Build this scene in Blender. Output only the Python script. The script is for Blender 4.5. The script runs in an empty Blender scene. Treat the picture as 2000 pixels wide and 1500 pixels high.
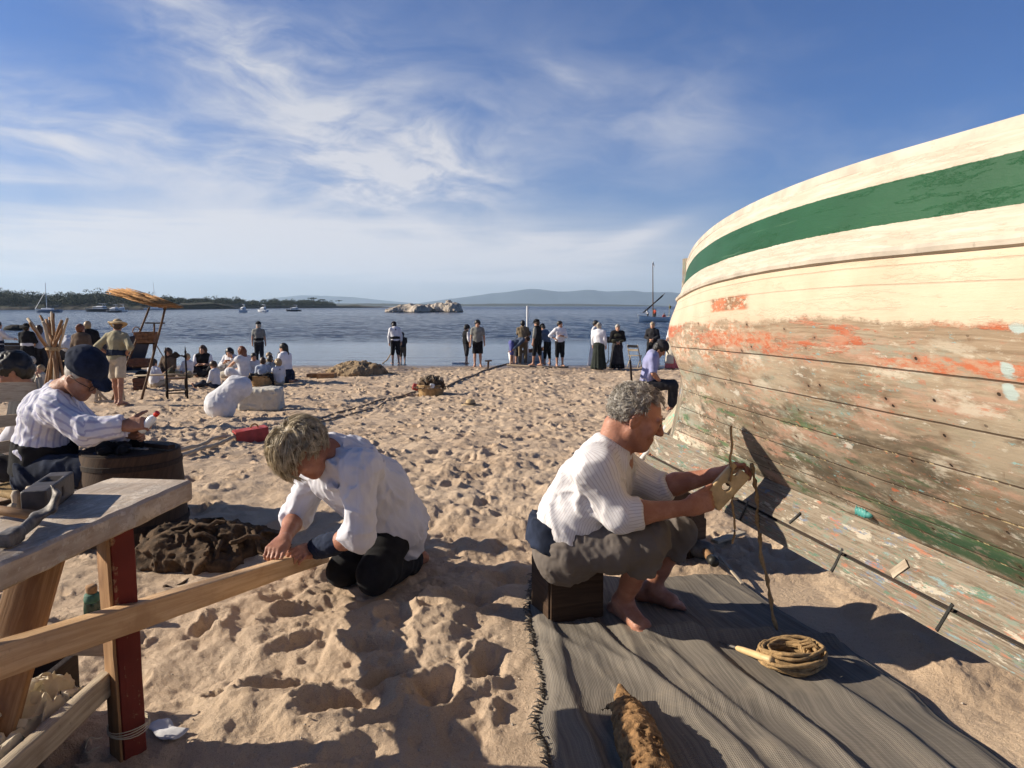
import bpy, math, random
import numpy as np
from mathutils import Vector, Matrix
rnd = random.Random(7)
RNG = np.random.default_rng(11)
V = lambda *a: np.array(a, float)
sc = bpy.context.scene
COL = sc.collection
# ------------------------------------------------------------------ camera, light, sky
FPX = 1444.0
PITCH = math.atan(153 / FPX)
CAMZ = 1.38
cam_d = bpy.data.cameras.new('camera')
cam_d.sensor_width = 36.0
cam_d.lens = 36.0 * FPX / 2000.0
cam_d.clip_start = 0.05
cam_d.clip_end = 60000.0
cam = bpy.data.objects.new('camera', cam_d)
COL.objects.link(cam)
cam.location = (0, 0, CAMZ)
cam.rotation_euler = (math.pi / 2 - PITCH, 0, 0)
sc.camera = cam
SUN_EL = math.radians(24.5)
SUN_AZ = math.atan2(-1.0, 0.09)          # compass bearing of the sun, measured from +Y towards +X
SUNV = V(math.sin(SUN_AZ) * math.cos(SUN_EL), math.cos(SUN_AZ) * math.cos(SUN_EL), math.sin(SUN_EL))
sl = bpy.data.lights.new('sun', 'SUN')
sl.energy = 5.0
sl.angle = math.radians(0.53)
sl.color = (1.0, 0.89, 0.73)
sun = bpy.data.objects.new('sun', sl)
COL.objects.link(sun)
sun.location = (-20, 0, 15)
sun.rotation_euler = Vector(tuple(SUNV)).to_track_quat('Z', 'Y').to_euler()
sc.view_settings.view_transform = 'Standard'
sc.view_settings.look = 'None'
sc.view_settings.gamma = 1.0
sc.view_settings.exposure = 0.72
sc.cycles.max_bounces = 6
sc.cycles.diffuse_bounces = 2
sc.cycles.volume_bounces = 1
sc.cycles.use_denoising = True
sc.cycles.use_adaptive_sampling = True
sc.cycles.adaptive_threshold = 0.02


class NT:
    """small node-tree writer"""
    def __init__(s, tree):
        s.t = tree
        s.n = tree.nodes
        s.l = tree.links

    def node(s, typ, **kw):
        n = s.n.new(typ)
        for k, v in kw.items():
            setattr(n, k, v)
        return n

    def put(s, sock, v):
        if v is None:
            return
        if isinstance(v, bpy.types.NodeSocket):
            s.l.new(v, sock)
        else:
            if isinstance(v, (tuple, list)) and len(v) == 3 and sock.type == 'RGBA':
                v = tuple(v) + (1,)
            sock.default_value = v

    def m(s, op, a, b=None, c=None, clamp=False):
        n = s.node('ShaderNodeMath', operation=op, use_clamp=clamp)
        for i, v in enumerate((a, b, c)):
            s.put(n.inputs[i], v)
        return n.outputs[0]

    def vm(s, op, a, b=None):
        n = s.node('ShaderNodeVectorMath', operation=op)
        s.put(n.inputs[0], a)
        s.put(n.inputs[1], b)
        return n.outputs[0]

    def xyz(s, v):
        n = s.node('ShaderNodeSeparateXYZ')
        s.put(n.inputs[0], v)
        return n.outputs

    def comb(s, x, y, z):
        n = s.node('ShaderNodeCombineXYZ')
        for i, v in enumerate((x, y, z)):
            s.put(n.inputs[i], v)
        return n.outputs[0]

    def noise(s, vec, scale, detail=4, rough=.55, dist=0.0):
        n = s.node('ShaderNodeTexNoise')
        s.put(n.inputs['Vector'], vec)
        n.inputs['Scale'].default_value = scale
        n.inputs['Detail'].default_value = detail
        n.inputs['Roughness'].default_value = rough
        n.inputs['Distortion'].default_value = dist
        return n.outputs[0]

    def voro(s, vec, scale, feature='F1'):
        n = s.node('ShaderNodeTexVoronoi', feature=feature)
        s.put(n.inputs['Vector'], vec)
        n.inputs['Scale'].default_value = scale
        return n.outputs['Distance']

    def ss(s, v, lo, hi):
        n = s.node('ShaderNodeMapRange', interpolation_type='SMOOTHSTEP')
        s.put(n.inputs[0], v)
        s.put(n.inputs[1], lo)
        s.put(n.inputs[2], hi)
        return n.outputs[0]

    def mix(s, f, a, b, blend='MIX'):
        n = s.node('ShaderNodeMix', data_type='RGBA', blend_type=blend)
        s.put(n.inputs[0], f)
        s.put(n.inputs[6], a)
        s.put(n.inputs[7], b)
        return n.outputs[2]

    def ramp(s, f, stops):
        n = s.node('ShaderNodeValToRGB')
        s.put(n.inputs[0], f)
        e = n.color_ramp.elements
        while len(e) < len(stops):
            e.new(.5)
        for el, (p, c) in zip(e, stops):
            el.position = p
            el.color = tuple(c) + (1,)
        return n.outputs[0]

    def sc(s, v, x, y, z):
        return s.vm('MULTIPLY', v, (x, y, z))

    def bump(s, h, strength=.3, dist=.01, normal=None):
        n = s.node('ShaderNodeBump')
        n.inputs['Strength'].default_value = strength
        n.inputs['Distance'].default_value = dist
        s.put(n.inputs['Height'], h)
        if normal is not None:
            s.put(n.inputs['Normal'], normal)
        return n.outputs[0]


world = bpy.data.worlds.new('World')
sc.world = world
world.use_nodes = True
W = NT(world.node_tree)
bg = world.node_tree.nodes['Background']
sky = W.node('ShaderNodeTexSky', sky_type='NISHITA', sun_disc=False)
sky.sun_elevation = SUN_EL
sky.sun_rotation = SUN_AZ
sky.altitude = 0
sky.air_density = 1.0
sky.dust_density = 0.6
sky.ozone_density = 3.0
tc = W.node('ShaderNodeTexCoord')
dx, dy, dz = W.xyz(tc.outputs['Generated'])
az = W.m('ARCTAN2', dx, dy)                      # radians right of +Y
el = W.m('ARCSINE', dz)


def wblob(a, e, ra, re, tilt=0.0):
    """soft elliptical patch of sky at azimuth a, elevation e (degrees)"""
    A = W.m('MULTIPLY', W.m('SUBTRACT', az, math.radians(a)), 1.0)
    E = W.m('SUBTRACT', el, math.radians(e))
    c, s_ = math.cos(tilt), math.sin(tilt)
    p = W.m('ADD', W.m('MULTIPLY', A, c), W.m('MULTIPLY', E, s_))
    q = W.m('SUBTRACT', W.m('MULTIPLY', E, c), W.m('MULTIPLY', A, s_))
    r = W.m('ADD', W.m('POWER', W.m('ABSOLUTE', W.m('DIVIDE', p, math.radians(ra))), 2.0),
            W.m('POWER', W.m('ABSOLUTE', W.m('DIVIDE', q, math.radians(re))), 2.0))
    return W.m('POWER', 2.718, W.m('MULTIPLY', r, -1.0))


def wsum(l):
    o = l[0]
    for v in l[1:]:
        o = W.m('ADD', o, v)
    return o


cuv = W.comb(az, W.m('MULTIPLY', el, 2.2), 0.0)
warp = W.noise(cuv, 3.0, 3, .5)
wv = W.node('ShaderNodeTexNoise')
W.put(wv.inputs['Vector'], cuv)
wv.inputs['Scale'].default_value = 4.0
wv.inputs['Detail'].default_value = 3
cw = W.vm('ADD', cuv, W.vm('MULTIPLY', W.vm('SUBTRACT', wv.outputs['Color'], (.5, .5, .5)), (.22, .22, 0)))
ca, sa = math.cos(.45), math.sin(.45)
cx, cy, cz = W.xyz(cw)
rx = W.m('ADD', W.m('MULTIPLY', cx, ca), W.m('MULTIPLY', cy, -sa))
ry = W.m('ADD', W.m('MULTIPLY', cx, sa), W.m('MULTIPLY', cy, ca))
fine = W.noise(W.comb(W.m('MULTIPLY', rx, 5.0), W.m('MULTIPLY', ry, 11.0), 1.7), 1.0, 9, .58, .15)
puff = W.noise(cw, 6.5, 9, .60, .25)
layer = W.noise(W.comb(W.m('MULTIPLY', az, 3.0), W.m('MULTIPLY', el, 36.0), 4.4), 1.0, 7, .6, .8)
high = wsum([W.m('MULTIPLY', wblob(-14, 13.5, 9, 6.2, -.4), .85), W.m('MULTIPLY', wblob(-7, 10.0, 9, 4.0, .1), .95),
             W.m('MULTIPLY', wblob(-29, 11, 10, 3.2, -.1), .9), W.m('MULTIPLY', wblob(8, 14, 7, 3, -.3), .34),
             W.m('MULTIPLY', wblob(-22, 19, 8, 3, -.6), .6), W.m('MULTIPLY', wblob(14, 13, 5, 3, .4), .25),
             W.m('MULTIPLY', wblob(4.3, 16.3, 2.4, .55, -.55), .5)])
lowb = wsum([W.m('MULTIPLY', wblob(-24, 4.4, 24, 2.2, .02), 1.05), W.m('MULTIPLY', wblob(0, 3.4, 11, 1.9, .0), .95),
             W.m('MULTIPLY', wblob(9, 5.0, 5, .7, .35), .5), W.m('MULTIPLY', wblob(-33, 8.2, 6, .6, .0), .6)])
c1 = W.m('MULTIPLY', high, W.m('ADD', W.m('MULTIPLY', W.ss(fine, .36, .72), .55), W.m('ADD', W.m('MULTIPLY', W.ss(puff, .38, .66), .66), .15)))
c2 = W.m('MULTIPLY', lowb, W.m('ADD', .55, W.m('MULTIPLY', W.ss(layer, .34, .66), .6)))
veil = W.m('MULTIPLY', W.m('MULTIPLY', W.ss(W.noise(cw, 2.2, 6, .6), .40, .72), W.ss(el, .55, .25)), .24)
hor = W.m('MULTIPLY', W.ss(el, .16, .0), .40)
cl = W.m('ADD', W.m('ADD', c1, c2), W.m('ADD', veil, hor), clamp=True)
skyc = W.mix(1.0, sky.outputs[0], (0.47, 0.76, 1.30), 'MULTIPLY')
lumc = W.mix(W.ss(el, 0.0, .35), (10.4, 10.0, 10.2), (8.0, 8.1, 8.7))
deep = W.m('SUBTRACT', 1.0, W.m('MULTIPLY', W.ss(el, .42, .95), .5))           # sky dimmed further above the view to cut fill light
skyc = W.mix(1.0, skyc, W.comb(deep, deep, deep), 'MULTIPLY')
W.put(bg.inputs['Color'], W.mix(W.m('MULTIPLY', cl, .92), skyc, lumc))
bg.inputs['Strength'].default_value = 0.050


def dep(py):
    return PITCH + math.atan((py - 750) / FPX)


def at(px, py, Y):
    """world point seen at photo pixel (px,py) at ground distance Y in front of the camera"""
    cp, sp = math.cos(PITCH), math.sin(PITCH)
    u = (750 - py) / FPX
    d = V((px - 1000) / FPX, cp + u * sp, -sp + u * cp)
    return V(0, 0, CAMZ) + d * (Y / d[1])


_PY = np.array([-30, 5.5, 7.5, 12.5, 15.4, 20, 28.5, 34, 60, 400.])
_PZ = np.array([0, 0, -.10, -.55, -.68, -.77, -.92, -1.15, -2.5, -6.])


def gz(Y):
    Y = np.asarray(Y, float)
    return (np.interp(Y - .9, _PY, _PZ) + np.interp(Y, _PY, _PZ) + np.interp(Y + .9, _PY, _PZ)) / 3


def G(px, py, z0=0.0):
    """point of the beach seen at photo pixel"""
    lo, hi = .8, 60.0
    for _ in range(50):
        mid = (lo + hi) / 2
        if at(px, py, mid)[2] > float(gz(mid)) + z0:
            lo = mid
        else:
            hi = mid
    p = at(px, py, lo)
    return p


WATER = -0.93

# ------------------------------------------------------------------ numpy noise
def _hash(i, j, k, seed):
    h = (i.astype(np.int64) * 374761393 + j.astype(np.int64) * 668265263 + k.astype(np.int64) * 2147483647 + seed * 974711) & 0xffffffff
    h = ((h ^ (h >> 13)) * 1274126177) & 0xffffffff
    h = h ^ (h >> 16)
    return (h & 0xffff) / 65535.0 * 2 - 1


def vn(P, seed=0):
    P = np.asarray(P, float)
    i = np.floor(P).astype(np.int64)
    f = P - i
    f = f * f * (3 - 2 * f)
    r = 0
    for a in (0, 1):
        wa = f[:, 0] if a else 1 - f[:, 0]
        for b in (0, 1):
            wb = f[:, 1] if b else 1 - f[:, 1]
            for c in (0, 1):
                wc = f[:, 2] if c else 1 - f[:, 2]
                r = r + wa * wb * wc * _hash(i[:, 0] + a, i[:, 1] + b, i[:, 2] + c, seed)
    return r


def fbm(P, scale, oct=4, seed=0, rough=.5):
    r, a = 0, 1.0
    for o in range(oct):
        r = r + a * vn(np.asarray(P) * scale * 2 ** o + o * 17.3, seed + o)
        a *= rough
    return r


# ------------------------------------------------------------------ objects and meshes
def tag(o, label=None, cat=None, group=None, kind=None):
    if label:
        o['label'] = label
    if cat:
        o['category'] = cat
    if group:
        o['group'] = group
    if kind:
        o['kind'] = kind
    return o


def mkmesh(name, v, f, smooth=True, attrs=None):
    me = bpy.data.meshes.new(name)
    v = np.asarray(v, np.float32).reshape(-1, 3)
    me.vertices.add(len(v))
    me.vertices.foreach_set('co', v.ravel())
    if isinstance(f, np.ndarray):
        n = f.shape[1]
        loops = f.astype(np.int32).ravel()
        starts = np.arange(0, len(loops), n, dtype=np.int32)
        cnt = len(f)
    else:
        lens = [len(q) for q in f]
        loops = np.array([i for q in f for i in q], np.int32)
        starts = np.concatenate([[0], np.cumsum(lens)[:-1]]).astype(np.int32) if lens else np.zeros(0, np.int32)
        cnt = len(f)
    me.loops.add(len(loops))
    me.loops.foreach_set('vertex_index', loops)
    me.polygons.add(cnt)
    me.polygons.foreach_set('loop_start', starts)
    if smooth is not None:
        me.polygons.foreach_set('use_smooth', np.full(cnt, bool(smooth)))
    me.update(calc_edges=True)
    for k, a in (attrs or {}).items():
        a = np.asarray(a, np.float32)
        if a.ndim == 1:
            me.attributes.new(k, 'FLOAT', 'POINT').data.foreach_set('value', a)
        else:
            me.attributes.new(k, 'FLOAT_VECTOR', 'POINT').data.foreach_set('vector', a.ravel())
    me.validate()
    return me


def ob(name, me, mat, parent=None, loc=None, rotz=0.0):
    o = bpy.data.objects.new(name, me)
    if mat is not None and me is not None:
        me.materials.append(mat)
    COL.objects.link(o)
    if parent is not None:
        o.parent = parent
    if loc is not None:
        o.location = tuple(loc)
    if rotz:
        o.rotation_euler = (0, 0, rotz)
    return o


def empty(name, loc, label, cat, group=None, rotz=0.0):
    o = bpy.data.objects.new(name, None)
    o.empty_display_size = .1
    COL.objects.link(o)
    o.location = tuple(loc)
    o.rotation_euler = (0, 0, rotz)
    return tag(o, label, cat, group)


def copy_tree(o, loc=None, parent=None, rotz=None):
    c = o.copy()
    COL.objects.link(c)
    if parent is not None:
        c.parent = parent
    if loc is not None:
        c.location = tuple(loc)
    if rotz is not None:
        c.rotation_euler = (0, 0, rotz)
    for ch in [q for q in bpy.data.objects if q.parent == o]:
        copy_tree(ch, None, c)
    return c


def nrm(v):
    v = np.asarray(v, float)
    return v / (np.linalg.norm(v) + 1e-12)


def frame(d, up=(0, 0, 1)):
    d = nrm(d)
    up = np.asarray(up, float)
    s = np.cross(up, d)
    if np.linalg.norm(s) < 1e-4:
        s = np.cross(V(0, 1, 0), d)
    s = nrm(s)
    return d, s, np.cross(d, s)


def rotm(axis, ang):
    return np.array(Matrix.Rotation(ang, 3, Vector(tuple(axis))))


class MB:
    """collects bars, tubes, lathes, sheets; builds ONE mesh; uvm = (along, around, piece)"""
    def __init__(s):
        s.v, s.f, s.u = [], [], []

    def add(s, v, f, u=None):
        o = len(s.v)
        v = np.asarray(v, float)
        s.v.extend(v.tolist())
        s.f.extend([[i + o for i in q] for q in f])
        if u is None:
            u = np.column_stack([v[:, 0], v[:, 1], v[:, 2]])
        s.u.extend(np.asarray(u, float).tolist())
        return s

    def loft(s, rings, closed=True, caps=True, us=None):
        n = len(rings[0])
        k = rnd.random() * 9
        v = np.concatenate(rings)
        f = []
        for i in range(len(rings) - 1):
            for j in range(n if closed else n - 1):
                a, b = i * n + j, i * n + (j + 1) % n
                f.append([a, b, b + n, a + n])
        if caps and closed:
            f.append(list(range(n))[::-1])
            f.append([(len(rings) - 1) * n + j for j in range(n)])
        u = []
        L = 0
        for i, r in enumerate(rings):
            if i:
                L += np.linalg.norm(np.mean(r, 0) - np.mean(rings[i - 1], 0))
            per = 0
            for j in range(n):
                if j:
                    per += np.linalg.norm(r[j] - r[j - 1])
                u.append([L, per, k])
        return s.add(v, f, u)

    def bar(s, a, b, w, t, up=(0, 0, 1), ch=.005, seg=5, jit=.0015, taper=1.0, bow=0.0):
        """chamfered timber from a to b, w across, t along up"""
        a, b = np.asarray(a, float), np.asarray(b, float)
        d, sd, u = frame(b - a, up)
        R = []
        for i in range(seg + 1):
            q = i / seg
            k = 1 + (taper - 1) * q
            W_, T_ = w * k / 2, t * k / 2
            c = a + (b - a) * q + u * bow * math.sin(math.pi * q)
            e = min(ch, W_ * .45, T_ * .45)
            if i in (0, seg):
                pass
            pts = [(W_ - e, T_), (W_, T_ - e), (W_, -T_ + e), (W_ - e, -T_), (-W_ + e, -T_), (-W_, -T_ + e), (-W_, T_ - e), (-W_ + e, T_)][::-1]
            R.append(np.array([c + sd * (x + rnd.uniform(-jit, jit)) + u * (y + rnd.uniform(-jit, jit)) for x, y in pts]))
        return s.loft(R)

    def box(s, c, sx, sy, sz, R=None, ch=.005, jit=.001):
        R = np.eye(3) if R is None else R
        c = np.asarray(c, float)
        return s.bar(c - R[:, 0] * sx / 2, c + R[:, 0] * sx / 2, sy, sz, up=R[:, 2], ch=ch, seg=2, jit=jit)

    def tube(s, pts, r, n=8, flat=1.0, up=(0, 0, 1)):
        pts = [np.asarray(p, float) for p in pts]
        rr = r if hasattr(r, '__len__') else [r] * len(pts)
        R = []
        for i, p in enumerate(pts):
            d = pts[min(i + 1, len(pts) - 1)] - pts[max(i - 1, 0)]
            d, sd, u = frame(d, up)
            R.append(np.array([p + sd * math.cos(a) * rr[i] + u * math.sin(a) * rr[i] * flat for a in np.linspace(0, 2 * math.pi, n, endpoint=False)]))
        return s.loft(R)

    def lathe(s, prof, c=(0, 0, 0), n=24, R=None, wob=0.0, caps=True):
        R = np.eye(3) if R is None else R
        rings = []
        ph = rnd.random() * 6
        for r, z in prof:
            rings.append(np.array([np.asarray(c, float) + R @ V(r * math.cos(a) * (1 + wob * math.sin(3 * a + ph + z * 9)), r * math.sin(a) * (1 + wob * math.cos(2 * a + ph)), z) for a in np.linspace(0, 2 * math.pi, n, endpoint=False)]))
        return s.loft(rings, caps=caps)

    def grid(s, P, thick=0.0):
        """P: (n,m,3) sheet; thick>0 gives it an underside"""
        n, m = P.shape[:2]
        f = [[i * m + j, i * m + j + 1, (i + 1) * m + j + 1, (i + 1) * m + j] for i in range(n - 1) for j in range(m - 1)]
        uu = np.array([[i / (n - 1), j / (m - 1), 0] for i in range(n) for j in range(m)])
        s.add(P.reshape(-1, 3), f, uu)
        if thick:
            Q = P.copy()
            Q[..., 2] -= thick
            s.add(Q.reshape(-1, 3), [q[::-1] for q in f], uu)
            o = len(s.v) - 2 * n * m
            rim = [i * m for i in range(n)] + [(n - 1) * m + j for j in range(1, m)] + [i * m + m - 1 for i in range(n - 2, -1, -1)] + [j for j in range(m - 2, 0, -1)]
            N = n * m
            for a, b in zip(rim, rim[1:] + rim[:1]):
                s.f.append([o + a, o + b, o + b + N, o + a + N])
        return s

    def build(s, name, mat, parent=None, smooth=False, loc=None, rotz=0.0, origin=None, auto=40):
        v = np.array(s.v)
        if origin is not None:
            v = v - np.asarray(origin, float)
        me = mkmesh(name, v, s.f, True if auto or smooth else False, {'uvm': np.array(s.u)})
        o = ob(name, me, mat, parent, loc, rotz)
        if auto and not smooth:
            me.set_sharp_from_angle(angle=math.radians(auto))
        return o


# ------------------------------------------------------------------ signed-distance modelling
class SDF:
    def __init__(s):
        s.p = []

    def cone(s, a, b, ra, rb, k=.02, flat=None, cut0=False, cut1=False, op=1, tag_=None):
        s.p.append(('c', np.asarray(a, float), np.asarray(b, float), ra, rb, k, flat, cut0, cut1, op))
        return s

    def ball(s, c, r, k=.02, op=1):
        return s.cone(c, np.asarray(c, float) + V(0, 0, 1e-4), r, r, k, op=op)

    def ell(s, c, rad, R=None, k=.02, op=1):
        s.p.append(('e', np.asarray(c, float), np.asarray(rad, float), np.eye(3) if R is None else R, k, op))
        return s

    def box(s, c, half, R=None, rr=.01, k=.01, op=1):
        s.p.append(('b', np.asarray(c, float), np.asarray(half, float), np.eye(3) if R is None else R, rr, k, op))
        return s

    def plane(s, c, n, op=-1, k=.004):
        """keep only the side the normal points away from"""
        s.p.append(('p', np.asarray(c, float), nrm(n), k, op))
        return s

    def _ext(s, p):
        if p[0] == 'c':
            f = p[6][1] if p[6] else 1.0
            r = max(p[3], p[4]) * max(1, f)
            return np.minimum(p[1], p[2]) - r, np.maximum(p[1], p[2]) + r
        if p[0] == 'e':
            r = np.abs(p[3]) @ p[2]
            return p[1] - r, p[1] + r
        if p[0] == 'b':
            r = np.abs(p[3]) @ (p[2] + p[4])
            return p[1] - r, p[1] + r
        return None

    def mesh(s, h, noise=None, smooth=1, pad=.0, want_u=False):
        ex = [s._ext(p) for p in s.p if p[0] != 'p' and p[-1] == 1]
        lo = np.min([e[0] for e in ex], 0) - 3 * h - pad
        hi = np.max([e[1] for e in ex], 0) + 3 * h + pad
        n = np.ceil((hi - lo) / h).astype(int) + 1
        ax = [lo[i] + h * np.arange(n[i]) for i in range(3)]
        D = np.full(n, .5, np.float32)
        for p in s.p:
            if p[0] == 'p':
                X, Y, Z = np.meshgrid(*ax, indexing='ij', sparse=True)
                d = ((X - p[1][0]) * p[2][0] + (Y - p[1][1]) * p[2][1] + (Z - p[1][2]) * p[2][2]).astype(np.float32)
                D = np.maximum(D, d)
                continue
            k = p[5] if p[0] == 'c' else (p[4] if p[0] == 'e' else p[5])
            e0, e1 = s._ext(p)
            m = k + 3 * h + pad
            i0 = np.maximum(((e0 - m - lo) / h).astype(int), 0)
            i1 = np.minimum(np.ceil((e1 + m - lo) / h).astype(int) + 1, n)
            if np.any(i1 <= i0):
                continue
            X, Y, Z = np.meshgrid(*[ax[i][i0[i]:i1[i]].astype(np.float32) for i in range(3)], indexing='ij', sparse=True)
            if p[0] == 'c':
                _, a, b, ra, rb, k, flat, c0, c1, op = p
                ba = b - a
                L2 = ba @ ba
                px, py, pz = X - a[0], Y - a[1], Z - a[2]
                tt = (px * ba[0] + py * ba[1] + pz * ba[2]) / L2
                t = np.clip(tt, 0, 1)
                vx, vy, vz = px - t * ba[0], py - t * ba[1], pz - t * ba[2]
                if flat:
                    nv, ff = flat
                    cc = (vx * nv[0] + vy * nv[1] + vz * nv[2]) * (1 - 1 / ff)
                    vx, vy, vz = vx - nv[0] * cc, vy - nv[1] * cc, vz - nv[2] * cc
                d = np.sqrt(vx * vx + vy * vy + vz * vz) - (ra + t * (rb - ra))
                L = math.sqrt(L2)
                if c0:
                    d = np.maximum(d, -tt * L)
                if c1:
                    d = np.maximum(d, (tt - 1) * L)
            elif p[0] == 'e':
                _, c, rad, R, k, op = p
                q = [(X - c[0]) * R[0, i] + (Y - c[1]) * R[1, i] + (Z - c[2]) * R[2, i] for i in range(3)]
                k0 = np.sqrt(sum((q[i] / rad[i]) ** 2 for i in range(3)))
                k1 = np.sqrt(sum((q[i] / rad[i] ** 2) ** 2 for i in range(3)))
                d = k0 * (k0 - 1) / np.maximum(k1, 1e-6)
                d = np.where(k0 < .2, -rad.min(), d)
            else:
                _, c, half, R, rr, k, op = p
                q = [np.abs((X - c[0]) * R[0, i] + (Y - c[1]) * R[1, i] + (Z - c[2]) * R[2, i]) - half[i] for i in range(3)]
                d = np.sqrt(sum(np.maximum(a_, 0) ** 2 for a_ in q)) + np.minimum(np.maximum(np.maximum(q[0], q[1]), q[2]), 0) - rr
            sl_ = tuple(slice(i0[i], i1[i]) for i in range(3))
            A = D[sl_]
            if op == 1:
                hh = np.maximum(k - np.abs(A - d), 0) / max(k, 1e-6)
                D[sl_] = np.minimum(A, d) - hh * hh * k * .25
            else:
                d = -d
                hh = np.maximum(k - np.abs(A - d), 0) / max(k, 1e-6)
                D[sl_] = np.maximum(A, d) + hh * hh * k * .25
        if noise is not None:
            I = np.argwhere(np.abs(D) < max(pad, 4 * h))
            P = lo + I * h
            D[I[:, 0], I[:, 1], I[:, 2]] -= noise(P).astype(np.float32)
        # surface nets
        S = D < 0
        cnt = np.zeros(np.array(D.shape) - 1, np.int8)
        for a in (0, 1):
            for b in (0, 1):
                for c in (0, 1):
                    cnt += S[a:S.shape[0] - 1 + a, b:S.shape[1] - 1 + b, c:S.shape[2] - 1 + c]
        act = (cnt > 0) & (cnt < 8)
        I = np.argwhere(act)
        idg = np.full(act.shape, -1, np.int32)
        idg[act] = np.arange(len(I))
        pos = np.zeros((len(I), 3))
        num = np.zeros(len(I))
        for axx in range(3):
            o = [q for q in range(3) if q != axx]
            for b in (0, 1):
                for c in (0, 1):
                    c0 = I.copy()
                    c0[:, o[0]] += b
                    c0[:, o[1]] += c
                    c1 = c0.copy()
                    c1[:, axx] += 1
                    d0 = D[c0[:, 0], c0[:, 1], c0[:, 2]]
                    d1 = D[c1[:, 0], c1[:, 1], c1[:, 2]]
                    mm = (d0 < 0) != (d1 < 0)
                    t = np.where(mm, d0 / np.where(mm, d0 - d1, 1), 0)
                    q = (c0 - I).astype(float)
                    q[:, axx] += t
                    pos += q * mm[:, None]
                    num += mm
        vtx = lo + (I + pos / num[:, None]) * h
        F = []
        for axx in range(3):
            o1, o2 = (axx + 1) % 3, (axx + 2) % 3
            a = [slice(None)] * 3
            b = [slice(None)] * 3
            a[axx] = slice(0, -1)
            b[axx] = slice(1, None)
            ch = S[tuple(a)] != S[tuple(b)]
            E = np.argwhere(ch)
            ok = (E[:, o1] > 0) & (E[:, o2] > 0) & (E[:, o1] < act.shape[o1]) & (E[:, o2] < act.shape[o2])
            E = E[ok]
            ins = S[E[:, 0], E[:, 1], E[:, 2]]
            q = []
            for (m1, m2) in ((-1, -1), (0, -1), (0, 0), (-1, 0)):
                c = E.copy()
                c[:, o1] += m1
                c[:, o2] += m2
                q.append(idg[c[:, 0], c[:, 1], c[:, 2]])
            q = np.stack(q, 1)
            q[~ins] = q[~ins][:, ::-1]
            F.append(q)
        F = np.concatenate(F)
        F = F[(F >= 0).all(1)]
        for _ in range(smooth):
            acc = np.zeros_like(vtx)
            c_ = np.zeros(len(vtx))
            for i in range(4):
                np.add.at(acc, F[:, i], vtx[F[:, (i + 1) % 4]] + vtx[F[:, (i - 1) % 4]])
                np.add.at(c_, F[:, i], 2)
            ok = c_ > 0
            vtx[ok] = vtx[ok] * .5 + acc[ok] / c_[ok][:, None] * .5
        return vtx, F

    def limb_u(s, P):
        """cloth coordinate round the nearest limb (metres), for woven stripes"""
        best = np.full(len(P), 9.)
        u = np.zeros(len(P))
        w = np.zeros(len(P))
        for n_, p in enumerate(s.p):
            if p[0] != 'c' or p[9] != 1:
                continue
            a, b, ra, rb, flat = p[1], p[2], p[3], p[4], p[6]
            ba = b - a
            L = np.linalg.norm(ba)
            if L < .02:
                continue
            t = np.clip(((P - a) @ ba) / L ** 2, 0, 1)
            v = P - a - t[:, None] * ba
            if flat:
                cc = (v @ flat[0]) * (1 - 1 / flat[1])
                v = v - cc[:, None] * flat[0]
            d = np.linalg.norm(v, axis=1) - (ra + t * (rb - ra))
            ref = nrm(np.cross(ba, V(.3, 1, .2) if abs(ba[2]) > abs(ba[0]) else V(.1, .2, 1)))
            r2 = np.cross(ba / L, ref)
            ang = np.arctan2(v @ r2, v @ ref)
            m = d < best
            best[m] = d[m]
            u[m] = ang[m] * (ra + rb) / 2 * (1.18 if flat else 1.0)
            w[m] = t[m] * L
        return u, w


def sdf_ob(name, S, h, mat, parent=None, origin=(0, 0, 0), noise=None, smooth=1, pad=0., stripes=False):
    v, f = S.mesh(h, noise, smooth, pad)
    at_ = None
    if stripes:
        u, w = S.limb_u(v)
        at_ = {'su': u, 'sw': w}
    me = mkmesh(name, v - np.asarray(origin, float), f, True, at_)
    return ob(name, me, mat, parent)


def folds(amp, sc_, seed, A=None):
    """cloth folds: ridged, stretched noise"""
    A = np.eye(3) if A is None else np.asarray(A, float)

    def fn(P):
        Q = (P @ A.T) * sc_
        w = np.stack([vn(Q * .6 + 5, seed), vn(Q * .6 + 9, seed + 1), vn(Q * .6 + 13, seed + 2)], 1)
        n = vn(Q + w * 1.1, seed + 3)
        m = vn(Q * 2.3 + w, seed + 4)
        return amp * ((1 - np.abs(n) * 2.2) * .8 + (1 - np.abs(m) * 2) * .3 - .35)
    return fn
# ------------------------------------------------------------------ materials
def newmat(name):
    m = bpy.data.materials.new(name)
    m.use_nodes = True
    t = NT(m.node_tree)
    b = m.node_tree.nodes['Principled BSDF']
    return m, t, b


def fin(t, b, col, rough=.7, normal=None, spec=.35, sss=0.0, sheen=0.0):
    t.put(b.inputs['Base Color'], col)
    t.put(b.inputs['Roughness'], rough)
    b.inputs['Specular IOR Level'].default_value = spec
    if normal is not None:
        t.put(b.inputs['Normal'], normal)
    if sss:
        b.inputs['Subsurface Weight'].default_value = sss
        b.inputs['Subsurface Radius'].default_value = (.012, .004, .002)
    if sheen:
        b.inputs['Sheen Weight'].default_value = sheen
        b.inputs['Sheen Roughness'].default_value = .5


def objco(t):
    return t.node('ShaderNodeTexCoord').outputs['Object']


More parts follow.
